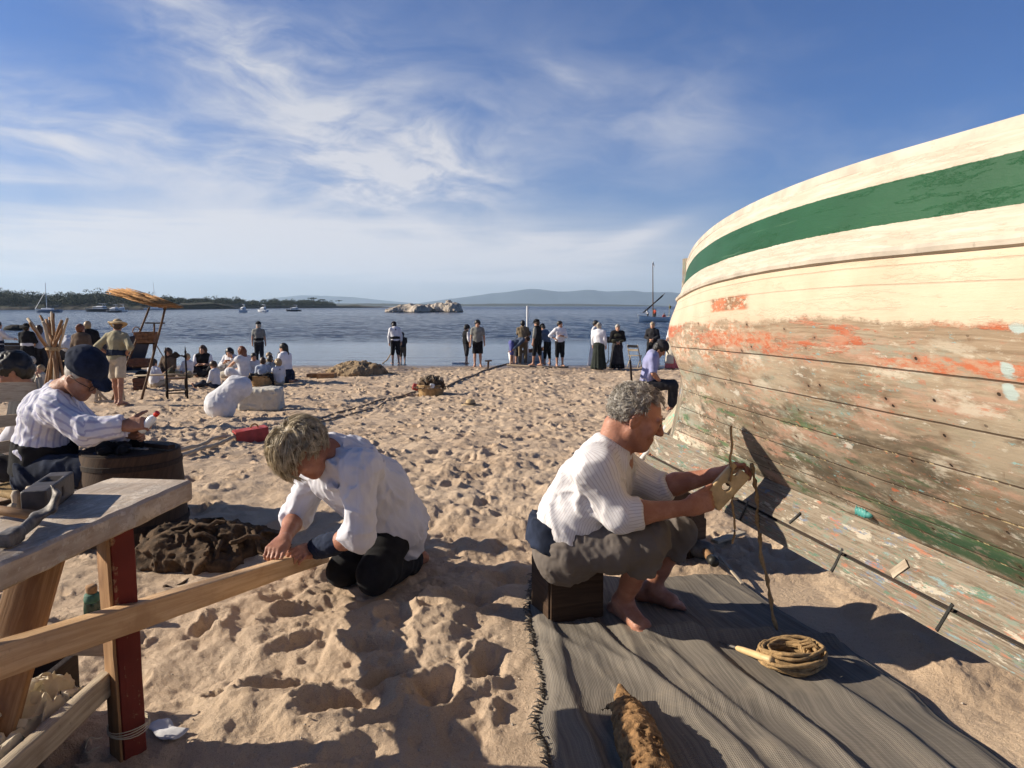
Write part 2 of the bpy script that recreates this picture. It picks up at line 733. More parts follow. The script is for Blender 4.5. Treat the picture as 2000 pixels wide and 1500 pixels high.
def cloth(name, c, var=.25, scale=9, weave=260, rough=.9, c2=None, bump=.25, sheen=.25):
    m, t, b = newmat(name)
    o = objco(t)
    n = t.noise(o, scale, 5, .6)
    d = tuple(x * (1 - var) for x in c) if c2 is None else c2
    col = t.mix(t.ss(n, .32, .7), d, tuple(min(1, x * (1 + var * .4)) for x in c))
    h = t.m('ADD', t.m('MULTIPLY', t.noise(o, 28, 4), .8), t.m('MULTIPLY', t.noise(o, weave, 2), .3))
    fin(t, b, col, rough, t.bump(h, bump, .006), .12, sheen=sheen if sum(c) > .6 else .02)
    return m


def striped(name, base, line, period, width, c_shade=None, soft=.15, var=.12):
    """woven stripes running along the limbs: uses the cloth coordinate of the garment"""
    m, t, b = newmat(name)
    o = objco(t)
    a = t.node('ShaderNodeAttribute', attribute_name='su').outputs['Fac']
    wob = t.m('MULTIPLY', t.m('SUBTRACT', t.noise(o, 14, 3), .5), period * .5)
    fr = t.m('FRACT', t.m('DIVIDE', t.m('ADD', t.m('ADD', a, wob), 10.0), period))
    d = t.m('ABSOLUTE', t.m('SUBTRACT', fr, .5))
    msk = t.ss(d, width, max(width - soft, 0.0))
    n = t.noise(o, 7, 4)
    bc = t.mix(t.ss(n, .3, .7), tuple(x * (1 - var) for x in base), base)
    col = t.mix(t.m('MULTIPLY', msk, .9), bc, line)
    h = t.m('ADD', t.m('MULTIPLY', t.noise(o, 40, 5), .9), t.m('MULTIPLY', t.noise(o, 420, 2), .3))
    fin(t, b, col, .9, t.bump(h, .25, .004), .15, sheen=.1)
    return m


def skinmat(name, c, c2):
    m, t, b = newmat(name)
    o = objco(t)
    col = t.mix(t.ss(t.noise(o, 11, 5, .6), .35, .68), c, c2)
    col = t.mix(t.m('MULTIPLY', t.ss(t.noise(o, 160, 3), .55, .75), .25), col, tuple(x * .6 for x in c))
    h = t.m('ADD', t.noise(t.sc(o, 1, 1, 2.4), 60, 6, .65), t.m('MULTIPLY', t.noise(o, 22, 3), 1.2))
    fin(t, b, col, t.ss(t.noise(o, 20, 3), -.3, 1.2), t.bump(h, .6, .004), .35, sss=.05)
    return m


def hairmat(name, c, c2, scale=30):
    m, t, b = newmat(name)
    a = t.node('ShaderNodeAttribute', attribute_name='uvm').outputs['Vector']
    x, y, z = t.xyz(a)
    n = t.noise(t.comb(z, z, z), 3.3, 2)
    o = objco(t)
    n2 = t.noise(o, scale, 4)
    col = t.mix(t.ss(t.m('ADD', t.m('MULTIPLY', n, .6), t.m('MULTIPLY', n2, .5)), .4, .72), c, c2)
    fin(t, b, col, .48, t.bump(n2, .5, .006), .4)
    return m


def wood(name, c, c2, c3=None, paint=None, pw=.5, rough=.75, sx=3.0, sy=60.0, grey=None):
    """timber with grain along the piece (uvm), optional worn paint over it"""
    m, t, b = newmat(name)
    a = t.node('ShaderNodeAttribute', attribute_name='uvm').outputs['Vector']
    x, y, z = t.xyz(a)
    z9 = t.m('MULTIPLY', z, 7.3)
    p = t.comb(t.m('MULTIPLY', x, sx), t.m('MULTIPLY', y, sy), z9)
    g = t.noise(p, 1.0, 6, .65, .4)
    bl = t.noise(t.comb(t.m('MULTIPLY', x, 4.0), t.m('MULTIPLY', y, 9.0), z9), 1.0, 5, .6)
    col = t.mix(t.ss(g, .34, .68), c, c2)
    if c3:
        col = t.mix(t.ss(bl, .48, .7), col, c3)
    o = objco(t)
    if grey:
        col = t.mix(t.m('MULTIPLY', t.ss(t.noise(o, 13, 5, .7), .42, .62), .75), col, grey)
    h = t.m('MULTIPLY', g, 1.0)
    if paint:
        msk = t.ss(t.m('ADD', t.m('MULTIPLY', bl, .5), t.m('ADD', t.m('MULTIPLY', t.noise(o, 34, 6, .7), .4), t.m('MULTIPLY', g, .2))), pw + .03, pw - .03)
        pv = t.mix(t.ss(t.noise(o, 9, 4), .3, .7), tuple(q * .72 for q in paint), paint)
        col = t.mix(msk, col, pv)
        h = t.m('ADD', h, t.m('MULTIPLY', msk, .8))
    dirt = t.ss(t.noise(o, 46, 6, .7), .58, .74)
    col = t.mix(t.m('MULTIPLY', dirt, .45), col, tuple(q * .35 for q in c))
    fin(t, b, col, rough, t.bump(h, .45, .004), .3)
    return m


def plain(name, c, rough=.6, var=.2, scale=20, bump=.2, metal=0.0, spec=.4, bs=60):
    m, t, b = newmat(name)
    o = objco(t)
    n = t.noise(o, scale, 5, .6)
    col = t.mix(t.ss(n, .3, .72), tuple(x * (1 - var) for x in c), tuple(min(1, x * (1 + var * .5)) for x in c))
    fin(t, b, col, rough, t.bump(t.noise(o, bs, 4), bump, .005), spec)
    b.inputs['Metallic'].default_value = metal
    return m


M = {}
M['white_cloth'] = cloth('white linen', (.62, .62, .64), .12)
M['white_shirt'] = cloth('white shirt cotton', (.70, .70, .73), .10, 6)
M['cream_cloth'] = cloth('cream cloth', (.52, .47, .38), .15)
M['grey_shirt'] = cloth('grey shirt cloth', (.22, .22, .20), .2)
M['khaki'] = cloth('khaki cotton', (.32, .28, .17), .18)
M['beige'] = cloth('beige cotton', (.48, .40, .29), .18)
M['brown_cloth'] = cloth('brown wool', (.12, .085, .06), .25)
M['tan_cloth'] = cloth('tan work cloth', (.20, .155, .10), .2)
M['black_cloth'] = cloth('black wool', (.016, .016, .018), .3)
M['dark_cloth'] = cloth('dark charcoal cloth', (.035, .034, .038), .3)
M['navy'] = cloth('navy cotton', (.022, .03, .055), .3, c2=(.010, .014, .026))
M['slate'] = cloth('slate blue cloth', (.10, .13, .19), .25)
M['lightblue'] = cloth('pale blue cotton', (.40, .46, .55), .15)
M['lilac'] = cloth('faded violet blue cotton', (.27, .28, .46), .15)
M['bluejean'] = cloth('blue work cotton', (.10, .11, .30), .2)
M['pink'] = cloth('faded rose cotton', (.50, .13, .13), .2)
M['greytaupe'] = cloth('taupe grey cotton', (.150, .128, .112), .16, 5)
M['olive'] = cloth('dark olive cloth', (.07, .07, .05), .25)
M['green_dark'] = cloth('dark green skirt cloth', (.03, .036, .03), .3)
M['stripe_fine'] = striped('fine striped cotton', (.70, .68, .68), (.44, .40, .41), .0125, .13, soft=.09)
M['stripe_wide'] = striped('wide blue striped cotton', (.66, .66, .72), (.36, .36, .50), .046, .24, soft=.18)
M['white_plain'] = striped('white creased cotton', (.64, .64, .69), (.60, .60, .66), .03, .2)
M['skin_tan'] = skinmat('tanned skin', (.30, .145, .088), (.40, .205, .13))
M['skin'] = skinmat('skin', (.42, .22, .14), (.52, .30, .20))
M['skin_red'] = skinmat('sunburnt skin', (.30, .125, .075), (.42, .20, .13))
M['hair_black'] = hairmat('black hair', (.008, .007, .006), (.022, .018, .015))
M['hair_brown'] = hairmat('brown hair', (.03, .016, .009), (.075, .04, .02))
M['hair_ginger'] = hairmat('auburn hair', (.12, .035, .012), (.20, .07, .025))
M['hair_blond'] = hairmat('blond hair', (.24, .16, .08), (.40, .29, .16))
M['hair_grey'] = hairmat('grey curly hair', (.16, .135, .105), (.60, .56, .49))
M['hair_mop'] = hairmat('grey blond hair', (.17, .125, .068), (.72, .61, .42))
M['straw'] = plain('straw', (.50, .36, .19), .8, .35, 40, .6, bs=180)
M['straw_dark'] = plain('dry reed thatch', (.46, .24, .085), .8, .45, 25, .5)
M['rope'] = plain('hemp rope', (.40, .255, .115), .85, .4, 60, .8, bs=300)
M['rope_grey'] = plain('weathered rope', (.22, .17, .12), .85, .35, 40, .6, bs=200)
M['yarn'] = plain('tan caulking yarn', (.40, .25, .11), .85, .35, 60, .8, bs=300)
M['tow'] = plain('orange brown tow fibre', (.27, .15, .062), .9, .45, 45, .9, bs=160)
M['net_brown'] = plain('dark brown netting', (.085, .050, .025), .95, .5, 24, .9, bs=120)
M['net_tan'] = plain('tan netting', (.30, .21, .12), .95, .45, 30, .9, bs=150)
M['net_orange'] = plain('salmon netting', (.46, .20, .10), .95, .35, 30, .9, bs=150)
M['metal_dark'] = plain('dark iron', (.05, .048, .045), .5, .4, 40, .3, .7)
M['metal_worn'] = plain('worn steel', (.17, .155, .14), .62, .5, 40, .4, .45)
M['white_paint'] = plain('white paint', (.72, .72, .70), .5, .1, 12)
M['gel_white'] = plain('white glass fibre', (.76, .77, .78), .35, .06, 4, .03)
M['gel_blue'] = plain('grey blue hull paint', (.16, .22, .32), .35, .1, 4, .03)
M['gel_navy'] = plain('navy hull paint', (.02, .026, .045), .3, .15, 4, .03)
M['hull_aqua'] = plain('pale aqua paint', (.74, .80, .80), .5, .12, 4)
M['glass_dark'] = plain('dark cabin glass', (.02, .025, .03), .12, .1, 5, 0.0, spec=.6)
M['red_paint'] = plain('faded red paint', (.40, .055, .045), .6, .25, 12, .3)
M['orange_cloth'] = cloth('orange red cloth', (.65, .10, .05), .15)
M['yellow_cloth'] = cloth('yellow cloth', (.65, .50, .10), .15)
M['green_glass'] = plain('dark green glass', (.02, .045, .03), .12, .3, 30, .05, spec=.6)
M['green_wax'] = plain('green wrapped cloth', (.05, .13, .085), .7, .25, 40, .5)
M['cork'] = plain('cork', (.30, .17, .08), .9, .35, 60, .5)
M['paper'] = cloth('cream crumpled canvas', (.58, .50, .36), .2, 12, 200)
M['clear'] = plain('clear plastic', (.72, .76, .78), .15, .05, 9, .05, spec=.6)
M['red_plastic'] = plain('red plastic', (.65, .03, .015), .35, .1, 9, .02)
M['wood_plank'] = wood('new pine', (.46, .29, .15), (.60, .41, .24), (.40, .24, .12), sy=80, rough=.65)
M['wood_bench'] = wood('weathered bench plank', (.36, .28, .21), (.52, .43, .34), (.27, .21, .16), paint=(.62, .54, .45), pw=.52, grey=(.40, .34, .28))
M['wood_red'] = wood('red painted post', (.24, .13, .07), (.32, .19, .10), None, paint=(.17, .026, .017), pw=.66)
M['wood_tan'] = wood('tan softwood', (.23, .125, .055), (.34, .20, .10), (.17, .085, .04))
M['wood_pale'] = wood('pale weathered wood', (.32, .26, .19), (.50, .42, .31), (.26, .20, .14))
M['wood_brown'] = wood('brown wood', (.10, .055, .028), (.17, .10, .055), (.07, .04, .02))
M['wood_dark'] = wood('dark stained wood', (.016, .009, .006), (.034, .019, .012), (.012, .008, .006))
M['wood_green'] = wood('green painted board', (.30, .26, .18), (.44, .38, .28), None, paint=(.22, .52, .36), pw=.5)
M['wood_box'] = wood('brown box wood', (.036, .019, .010), (.068, .038, .020), None)
M['wood_rush'] = plain('woven rush', (.34, .22, .09), .85, .35, 40, .8, bs=220)


def sandmat():
    m, t, b = newmat('beach sand')
    o = objco(t)
    n1 = t.noise(o, 1.3, 5, .6)
    n2 = t.noise(o, 260, 4, .7)
    n3 = t.noise(o, 38, 5, .65)
    col = t.mix(t.ss(n1, .3, .7), (.48, .352, .24), (.58, .445, .315))
    col = t.mix(t.m('MULTIPLY', t.ss(n2, .50, .72), .55), col, (.60, .46, .33))
    col = t.mix(t.m('MULTIPLY', t.ss(n2, .48, .30), .6), col, (.19, .12, .08))
    col = t.mix(t.m('MULTIPLY', t.ss(n3, .55, .75), .3), col, (.26, .17, .11))
    bits = t.voro(o, 95)
    col = t.mix(t.m('MULTIPLY', t.ss(bits, .16, .08), .8), col, (.66, .55, .42))
    x, y, z = t.xyz(o)
    wet = t.ss(t.m('ADD', z, t.m('MULTIPLY', t.noise(o, .6, 3), .06)), -.80, -.89)
    col = t.mix(t.m('MULTIPLY', wet, .8), col, (.12, .085, .06))
    h = t.m('ADD', t.m('MULTIPLY', n3, .9), t.m('MULTIPLY', n2, .35))
    fin(t, b, col, t.m('SUBTRACT', .95, t.m('MULTIPLY', wet, .65)), t.bump(h, .75, .025), .25)
    return m


def seamat():
    m, t, b = newmat('sea water')
    o = objco(t)
    x, y, z = t.xyz(o)
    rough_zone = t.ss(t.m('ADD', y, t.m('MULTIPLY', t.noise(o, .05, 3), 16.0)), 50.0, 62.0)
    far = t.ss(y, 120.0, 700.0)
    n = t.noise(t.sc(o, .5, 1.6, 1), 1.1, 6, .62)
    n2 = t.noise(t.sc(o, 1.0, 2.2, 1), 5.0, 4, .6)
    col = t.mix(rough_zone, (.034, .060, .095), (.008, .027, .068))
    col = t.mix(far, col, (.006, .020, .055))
    h = t.m('ADD', n, t.m('MULTIPLY', n2, .45))
    b.inputs['IOR'].default_value = 1.33
    fin(t, b, col, t.m('ADD', .10, t.m('MULTIPLY', far, .18)), None, .34)
    bn = t.node('ShaderNodeBump')
    bn.inputs['Distance'].default_value = .25
    t.put(bn.inputs['Height'], h)
    t.put(bn.inputs['Strength'], t.m('ADD', .10, t.m('MULTIPLY', rough_zone, .90)))
    t.l.new(bn.outputs[0], b.inputs['Normal'])
    return m


# ------------------------------------------------------------------ the beach
def fan(azs, rs):
    A, R = np.meshgrid(azs, rs, indexing='ij')
    return R * np.sin(A), R * np.cos(A)


def gridfaces(n, m):
    i, j = np.meshgrid(np.arange(n - 1), np.arange(m - 1), indexing='ij')
    a = (i * m + j).ravel()
    return np.stack([a, a + m, a + m + 1, a + 1], 1)[:, ::-1]


azs = np.radians(np.concatenate([np.linspace(-180, -46, 60)[:-1], np.linspace(-46, 46, 940), np.linspace(46, 180, 60)[1:]]))
r1 = np.geomspace(1.15, 30.5, 900)
rs = np.concatenate([np.linspace(.05, 1.15, 30)[:-1], r1, np.geomspace(30.5, 420, 70)[1:]])
SX, SY = fan(azs, rs)
SZ = gz(SY)
side = np.clip((np.abs(SX) - 60) / 60, 0, 1)
P2 = np.stack([SX.ravel(), SY.ravel(), 0 * SX.ravel()], 1)
near = np.clip(1.3 - np.hypot(SX, SY) / 26, .25, 1)
und = (fbm(P2, .55, 3, 3) * .025 + fbm(P2, 2.2, 4, 9, .58) * .030).reshape(SX.shape)
lump = (fbm(P2, 7.5, 5, 21, .62) * .0125).reshape(SX.shape)
crisp = ((np.abs(vn(P2 * 3.1 + 40, 31)) - .25) * .030 + (np.abs(vn(P2 * 7.3 + 11, 33)) - .25) * .026 + (np.abs(vn(P2 * 15.1 + 7, 35)) - .25) * .010).reshape(SX.shape)
beachm = np.clip((28.3 - SY) / 4.0, 0, 1)
tramp = (.75 + .55 * np.clip(fbm(P2, .45, 3, 44) * 1.3, -.7, .8)).reshape(SX.shape)      # trodden and smoother patches
micro = (fbm(P2, 26.0, 2, 47) * .0032).reshape(SX.shape) * np.clip(1.6 - np.hypot(SX, SY) / 6, 0, 1)
SZ = SZ + (und + (lump + crisp) * tramp * np.clip(.62 + np.hypot(SX, SY) / 18, 0, 1.1) + micro) * (beachm * .88 + .12)
DEL = np.zeros_like(SZ)
WPX = (fbm(P2, 7.0, 4, 71, .65) * .026).reshape(SX.shape)
WPY = (fbm(P2, 7.0, 4, 81, .65) * .026).reshape(SX.shape)


def footprint(x, y, ang, L, wd, depth):
    r = math.hypot(x, y)
    a = math.atan2(x, y)
    R = L * 1.3
    j0, j1 = np.searchsorted(rs, r - R), np.searchsorted(rs, r + R)
    da = R / max(r, .3)
    i0, i1 = np.searchsorted(azs, a - da), np.searchsorted(azs, a + da)
    if i1 <= i0 or j1 <= j0:
        return
    X = SX[i0:i1, j0:j1] - x + WPX[i0:i1, j0:j1]
    Y = SY[i0:i1, j0:j1] - y + WPY[i0:i1, j0:j1]
    u = X * math.cos(ang) + Y * math.sin(ang)
    v = -X * math.sin(ang) + Y * math.cos(ang)
    bend = 1 + .25 * u / L
    q = np.sqrt((u / (L / 2)) ** 2 + (v / (wd / 2 * bend)) ** 2)
    floor_ = 1 - .35 * np.clip(u / L, -1, 1)
    dent = -depth * floor_ * (1 - np.clip((q - .35) / .75, 0, 1) ** 2 * (3 - 2 * np.clip((q - .35) / .75, 0, 1)))
    rim = depth * .55 * np.exp(-((q - 1.22) / .22) ** 2) * (1 + .5 * np.cos(np.arctan2(v, u) * 2 + ang * 3))
    t = DEL[i0:i1, j0:j1]
    w = np.clip(1.25 - q / 1.9, 0, 1)
    DEL[i0:i1, j0:j1] = t * (1 - .6 * w * (q < 1.1)) + (dent + rim) * w


PR = np.random.default_rng(5)
nf = 0
for cell_r0, cell_r1, dens, dk_ in ((1.0, 7.0, 6.2, .80), (7.0, 14.0, 11.0, 1.25), (14.0, 28.0, 7.5, 1.7)):
    A_ = .5 * (cell_r1 ** 2 - cell_r0 ** 2) * math.radians(92)
    for _ in range(int(A_ * dens)):
        r = math.sqrt(PR.uniform(cell_r0 ** 2, cell_r1 ** 2))
        a = PR.uniform(-math.radians(46), math.radians(46))
        x, y = r * math.sin(a), r * math.cos(a)
        if y > 27.6:
            continue
        big = PR.uniform(.45, 1.05)
        footprint(x, y, PR.uniform(0, 2 * math.pi), .26 * big, .125 * big * PR.uniform(.85, 1.5), PR.uniform(.018, .058) * dk_ * min(1, big * 1.2))
        nf += 1
# heel and knee hollows round the workers, drag marks beside the long plank
for (px, py, ang, L_, w_, d_) in ((620, 1180, .5, .42, .16, .035), (600, 1250, .7, .35, .15, .03), (730, 1270, -.3, .3, .16, .05), (930, 1170, .2, .34, .2, .05),
                                  (1000, 1120, .4, .4, .22, .05), (960, 1300, 1.2, .32, .17, .06), (860, 1350, 1.0, .3, .15, .05), (680, 1390, .3, .34, .15, .05),
                                  (760, 1330, .8, .26, .13, .05), (580, 1340, .4, .36, .14, .04), (1010, 1390, 1.3, .28, .14, .05)):
    p_ = G(px, py)
    footprint(p_[0], p_[1], ang, L_, w_, d_)
SZ = SZ + DEL * np.clip((28.6 - SY) / 1.5, 0, 1)
SZ = np.where(np.hypot(SX, SY) < 1.1, SZ * .6, SZ)
# level pads under the mat and the bench feet, and a trodden floor below the keel
mat_m = np.clip((SX + .10) / .10, 0, 1) * np.clip((1.62 - SX) / .12, 0, 1) * np.clip((3.72 - SY) / .12, 0, 1) * np.clip((SY - .8) / .1, 0, 1)
SZ = SZ * (1 - .82 * mat_m) - .012 * mat_m


def sand_z(x, y):
    r, a = math.hypot(x, y), math.atan2(x, y)
    j = int(np.clip(np.searchsorted(rs, r), 1, len(rs) - 2))
    i = int(np.clip(np.searchsorted(azs, a), 1, len(azs) - 2))
    return float(SZ[i - 1:i + 2, j - 1:j + 2].mean())


M['sand'] = sandmat()
sv = np.stack([SX, SY, SZ], -1).reshape(-1, 3)
o = ob('sand', mkmesh('sand', sv, gridfaces(*SX.shape)), M['sand'])
tag(o, kind='structure')

# ------------------------------------------------------------------ the sea
azw = np.radians(np.concatenate([np.linspace(-88, -42, 40)[:-1], np.linspace(-42, 42, 760), np.linspace(42, 88, 40)[1:]]))
rw = np.concatenate([np.geomspace(24, 420, 640), np.geomspace(420, 14000, 60)[1:]])
WX, WY = fan(azw, rw)
PW = np.stack([WX.ravel(), WY.ravel(), 0 * WX.ravel()], 1)
ruf = np.clip((WY - 46 + 6 * vn(PW * .09, 77).reshape(WX.shape)) / 12, 0, 1) * .92 + .08
fade = np.clip(1.2 - np.hypot(WX, WY) / 420, 0, 1)
wz = (vn(PW * V(.55, 1.5, 0) + .3, 51) * .060 + vn(PW * V(1.3, 3.1, 0) + 3, 52) * .034 + vn(PW * V(.12, .35, 0), 53) * .06).reshape(WX.shape)
shore = np.where(WY < 33, .012 * np.sin(WY * 2.4 + vn(PW * .3, 59).reshape(WX.shape) * 2.0), 0)
WZ = WATER + wz * ruf * fade + shore
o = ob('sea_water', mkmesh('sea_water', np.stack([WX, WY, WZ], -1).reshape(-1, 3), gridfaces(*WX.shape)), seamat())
tag(o, kind='structure')

# ------------------------------------------------------------------ far shores and mountains
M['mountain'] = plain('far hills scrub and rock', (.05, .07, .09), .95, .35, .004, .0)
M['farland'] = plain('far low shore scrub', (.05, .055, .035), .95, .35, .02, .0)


def ridge(name, prof, D, depth, mat, seed, rough=.12, n=260):
    """prof: list of (photo px, height px above horizon); a hill range at distance D with real depth"""
    xs = np.array([p[0] for p in prof], float)
    hs = np.array([p[1] for p in prof], float)
    px = np.linspace(xs[0], xs[-1], n)
    H = np.interp(px, xs, hs) / FPX * D
    X = (px - 1000) / FPX * D
    Q = np.stack([X / D * 24, 0 * X, 0 * X], 1)
    H = np.maximum(H * (1 + rough * fbm(Q, 1.0, 5, seed)), 0)
    rows = []
    for k, (dy, hh) in enumerate(((-.5, -.02), (-.32, .22), (-.2, .5), (-.08, .85), (0, 1.0), (.12, .8), (.3, .4), (.5, -.02))):
        wob = fbm(np.stack([X / D * 40, 0 * X + k * 3.1, 0 * X], 1), 1.0, 3, seed + 3)
        z = WATER + H * hh * (1 + (.10 * wob if 0 < k < 7 and k != 4 else 0)) - (2 if hh < 0 else 0)
        rows.append(np.stack([X * (1 + dy * depth / D), np.full(n, D + dy * depth) + wob * depth * .05, z], 1))
    P = np.stack(rows, 0)
    o = ob(name, mkmesh(name, P.reshape(-1, 3), gridfaces(*P.shape[:2])[:, ::-1]), mat)
    return tag(o, kind='structure')


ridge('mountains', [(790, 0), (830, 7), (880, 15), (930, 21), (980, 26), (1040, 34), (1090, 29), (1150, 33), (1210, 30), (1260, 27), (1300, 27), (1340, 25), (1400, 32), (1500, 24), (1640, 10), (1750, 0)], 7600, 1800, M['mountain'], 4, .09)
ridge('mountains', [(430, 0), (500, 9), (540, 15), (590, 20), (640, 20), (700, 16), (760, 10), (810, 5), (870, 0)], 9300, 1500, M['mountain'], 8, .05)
ridge('far_shore', [(560, 4), (640, 6.5), (760, 6), (880, 5.5), (1000, 5), (1100, 4.4), (1180, 3.6), (1260, 2.4), (1320, 0)], 2600, 300, M['farland'], 14, .22)


def headmat():
    m, t, b = newmat('headland earth and rock')
    o = objco(t)
    x, y, z = t.xyz(o)
    n = t.noise(o, .35, 6, .65)
    col = t.mix(t.ss(n, .42, .62), (.055, .05, .036), (.11, .092, .068))
    col = t.mix(t.ss(t.noise(o, .12, 4), .5, .62), col, (.05, .06, .03))
    col = t.mix(t.ss(z, .9, -.4), col, (.035, .03, .027))
    fin(t, b, col, .95, t.bump(n, .8, 1.0), .2)
    return m


M['head'] = headmat()
HP = [(-500, 44), (-300, 40), (-120, 36), (0, 30), (40, 25), (100, 22), (150, 25), (230, 26), (300, 22), (360, 16), (430, 15), (500, 12), (560, 12), (620, 12), (650, 10), (700, 5), (742, 0)]
HPX = np.array([p[0] for p in HP], float)
HPH = np.array([p[1] for p in HP], float) * 1.28


def head_pt(px, D, q):
    return V((px - 1000) / FPX * D, D + q, 0)


hx = np.linspace(-500, 742, 240)
rows = []
for k, (dy, hh) in enumerate(((-6, -.3), (0, .10), (5, .24), (14, .30), (40, .34), (90, .4), (160, -.3))):
    D = 415 + 0.9 * np.maximum(hx - 300, 0)
    z = np.interp(hx, HPX, HPH) / FPX * D * hh
    Q = np.stack([hx * .05, 0 * hx + k, 0 * hx], 1)
    wb = fbm(Q, 1.0, 4, 61)
    rows.append(np.stack([(hx - 1000) / FPX * D, D + dy + wb * 3, WATER + np.where(hh < 0, -2, z * (1 + .35 * wb) + .3 * (z > 0))], 1))
P = np.stack(rows)
tag(ob('headland', mkmesh('headland', P.reshape(-1, 3), gridfaces(*P.shape[:2])[:, ::-1]), M['head']), kind='structure')


def leafmat(name, a, b_):
    m, t, b = newmat(name)
    o = objco(t)
    col = t.mix(t.ss(t.noise(o, .5, 4), .35, .65), a, b_)
    fin(t, b, col, .8, None, .25)
    return m


M['pine'] = leafmat('pine needles', (.022, .032, .014), (.050, .062, .026))
M['bark'] = plain('bark', (.07, .05, .035), .9)


def crown_leaves(c, rx, ry, rz, n, size, rng):
    """leaf tufts spread through clustered sub-crowns"""
    k = 7
    cc = rng.normal(0, .5, (k, 3)) * V(rx, ry, rz * .6)
    who = rng.integers(0, k, n)
    p = rng.normal(0, 1, (n, 3))
    p /= np.linalg.norm(p, axis=1)[:, None]
    p *= rng.uniform(.55, 1.0, (n, 1))
    p = cc[who] + p * V(rx, ry, rz) * .52
    p[:, 2] = np.where(p[:, 2] < -rz * .55, -rz * .55 + rng.normal(0, .06, n) * rz, p[:, 2])
    P0 = p + np.asarray(c)
    d1 = rng.normal(0, 1, (n, 3))
    d2 = rng.normal(0, 1, (n, 3))
    d1 *= size / np.linalg.norm(d1, axis=1)[:, None]
    d2 *= size / np.linalg.norm(d2, axis=1)[:, None]
    return np.stack([P0 - d1, P0 + d2 * .7, P0 + d1, P0 - d2 * .7], 1).reshape(-1, 3)


wr = np.random.default_rng(3)
lv = []
for i in range(560):
    px = wr.uniform(-420, 655)
    base = np.interp(px, HPX, HPH)
    row = wr.integers(0, 3)
    D = 425 + row * 22 + 0.9 * max(px - 300, 0) + wr.uniform(-6, 6)
    top = base / FPX * D * wr.uniform(.82, 1.10) * (.80, .95, 1.04)[row]
    rz = max(.9, top * wr.uniform(.28, .42))
    rx = rz * wr.uniform(1.2, 2.2)
    lv.append(crown_leaves(((px - 1000) / FPX * D, D, WATER + top - rz * .8), rx, rx, rz, 210, .5, wr))
for i in range(170):      # scrub along the waterside slope
    px = wr.uniform(-420, 690)
    D = 416 + 0.9 * max(px - 300, 0) + wr.uniform(0, 8)
    base = np.interp(px, HPX, HPH) / FPX * D
    rz = max(.4, base * wr.uniform(.06, .13))
    lv.append(crown_leaves(((px - 1000) / FPX * D, D, WATER + base * wr.uniform(.12, .42)), rz * 2, rz * 2, rz, 50, .34, wr))
lv = np.concatenate(lv)
o = ob('woodland', mkmesh('woodland', lv, np.arange(len(lv)).reshape(-1, 4), False), M['pine'])
tag(o, 'dark pine wood covering the low headland across the bay', 'woodland', kind='stuff')


def pine(px, py_base, py_top, D, label, wide=1.0):
    s = D / FPX
    b0 = V((px - 1000) * s, D, CAMZ - (py_base - 597) * s)
    H = (py_base - py_top) * s
    r = empty('pine_tree', b0, label, 'tree', 'lone pines on the headland')
    mb = MB()
    mb.tube([V(0, 0, -.5), V(.1, 0, H * .4), V(-.1, .1, H * .8)], [H * .05, H * .035, H * .015], 7)
    for a in range(5):
        an = a * 1.3
        mb.tube([V(0, 0, H * .45), V(math.cos(an) * H * .3 * wide, math.sin(an) * H * .3, H * .78)], [H * .02, H * .006], 5)
    mb.build('trunk', M['bark'], r)
    L = crown_leaves((0, 0, H * .80), H * .52 * wide, H * .5 * wide, H * .20, 320, .3, wr)
    ob('crown', mkmesh('crown', L, np.arange(len(L)).reshape(-1, 4), False), M['pine'], r)


pine(615, 592, 581, 640, 'umbrella pine standing up at the right end of the headland wood', 1.5)
pine(632, 592, 584, 650, 'small pine just right of the umbrella pine on the headland', 1.2)
pine(664, 592, 586.5, 690, 'low pine on the bare tip of the headland', 1.3)


# ------------------------------------------------------------------ rocks in the bay
def rockmat(name, a, b_, dark):
    m, t, b = newmat(name)
    o = objco(t)
    n = t.noise(o, .9, 7, .7)
    col = t.mix(t.ss(n, .36, .64), a, b_)
    col = t.mix(t.ss(t.voro(o, .8), .12, .02), col, tuple(q * .4 for q in a))
    x, y, z = t.xyz(o)
    col = t.mix(t.ss(t.m('ADD', z, t.m('MULTIPLY', n, .6)), .75, .35), col, dark)
    fin(t, b, col, .9, t.bump(n, .9, .3), .25)
    return m


M['rock'] = rockmat('pale granite', (.30, .25, .20), (.52, .45, .37), (.045, .036, .03))
M['rock_dark'] = rockmat('dark wet rock', (.02, .018, .016), (.05, .045, .04), (.012, .011, .01))


def rock(name, px0, px1, py_top, py_bot, lumps, label, mat, seed, h=.16, deep=.4, amp=.5):
    D = (CAMZ - WATER) * FPX / (py_bot - 597)
    s = D / FPX
    c = V(((px0 + px1) / 2 - 1000) * s, D, WATER)
    S = SDF()
    Wd, Ht = (px1 - px0) * s, (py_bot - py_top) * s
    for (u, zt, wl) in lumps:
        S.ell((Wd * (u - .5), rnd.uniform(-.1, .2) * Wd, Ht * zt * .2), (Wd * wl * 1.15, Wd * deep * .5, Ht * zt * .78), rotm((0, 1, 0), rnd.uniform(-.4, .4)), k=Ht * .3)
    f1 = folds(Ht * .22 * amp, 1.1 / Ht, seed, np.array([[1, 0, .5], [0, 1, 0], [-.3, 0, .7]]))
    nz = lambda P: f1(P) + fbm(P, 2.6 / Ht, 3, seed + 9) * Ht * .10 * amp
    o = sdf_ob(name, S, h, mat, noise=nz, smooth=0, pad=Ht * .4)
    o.location = tuple(c)
    return tag(o, label, 'rock')


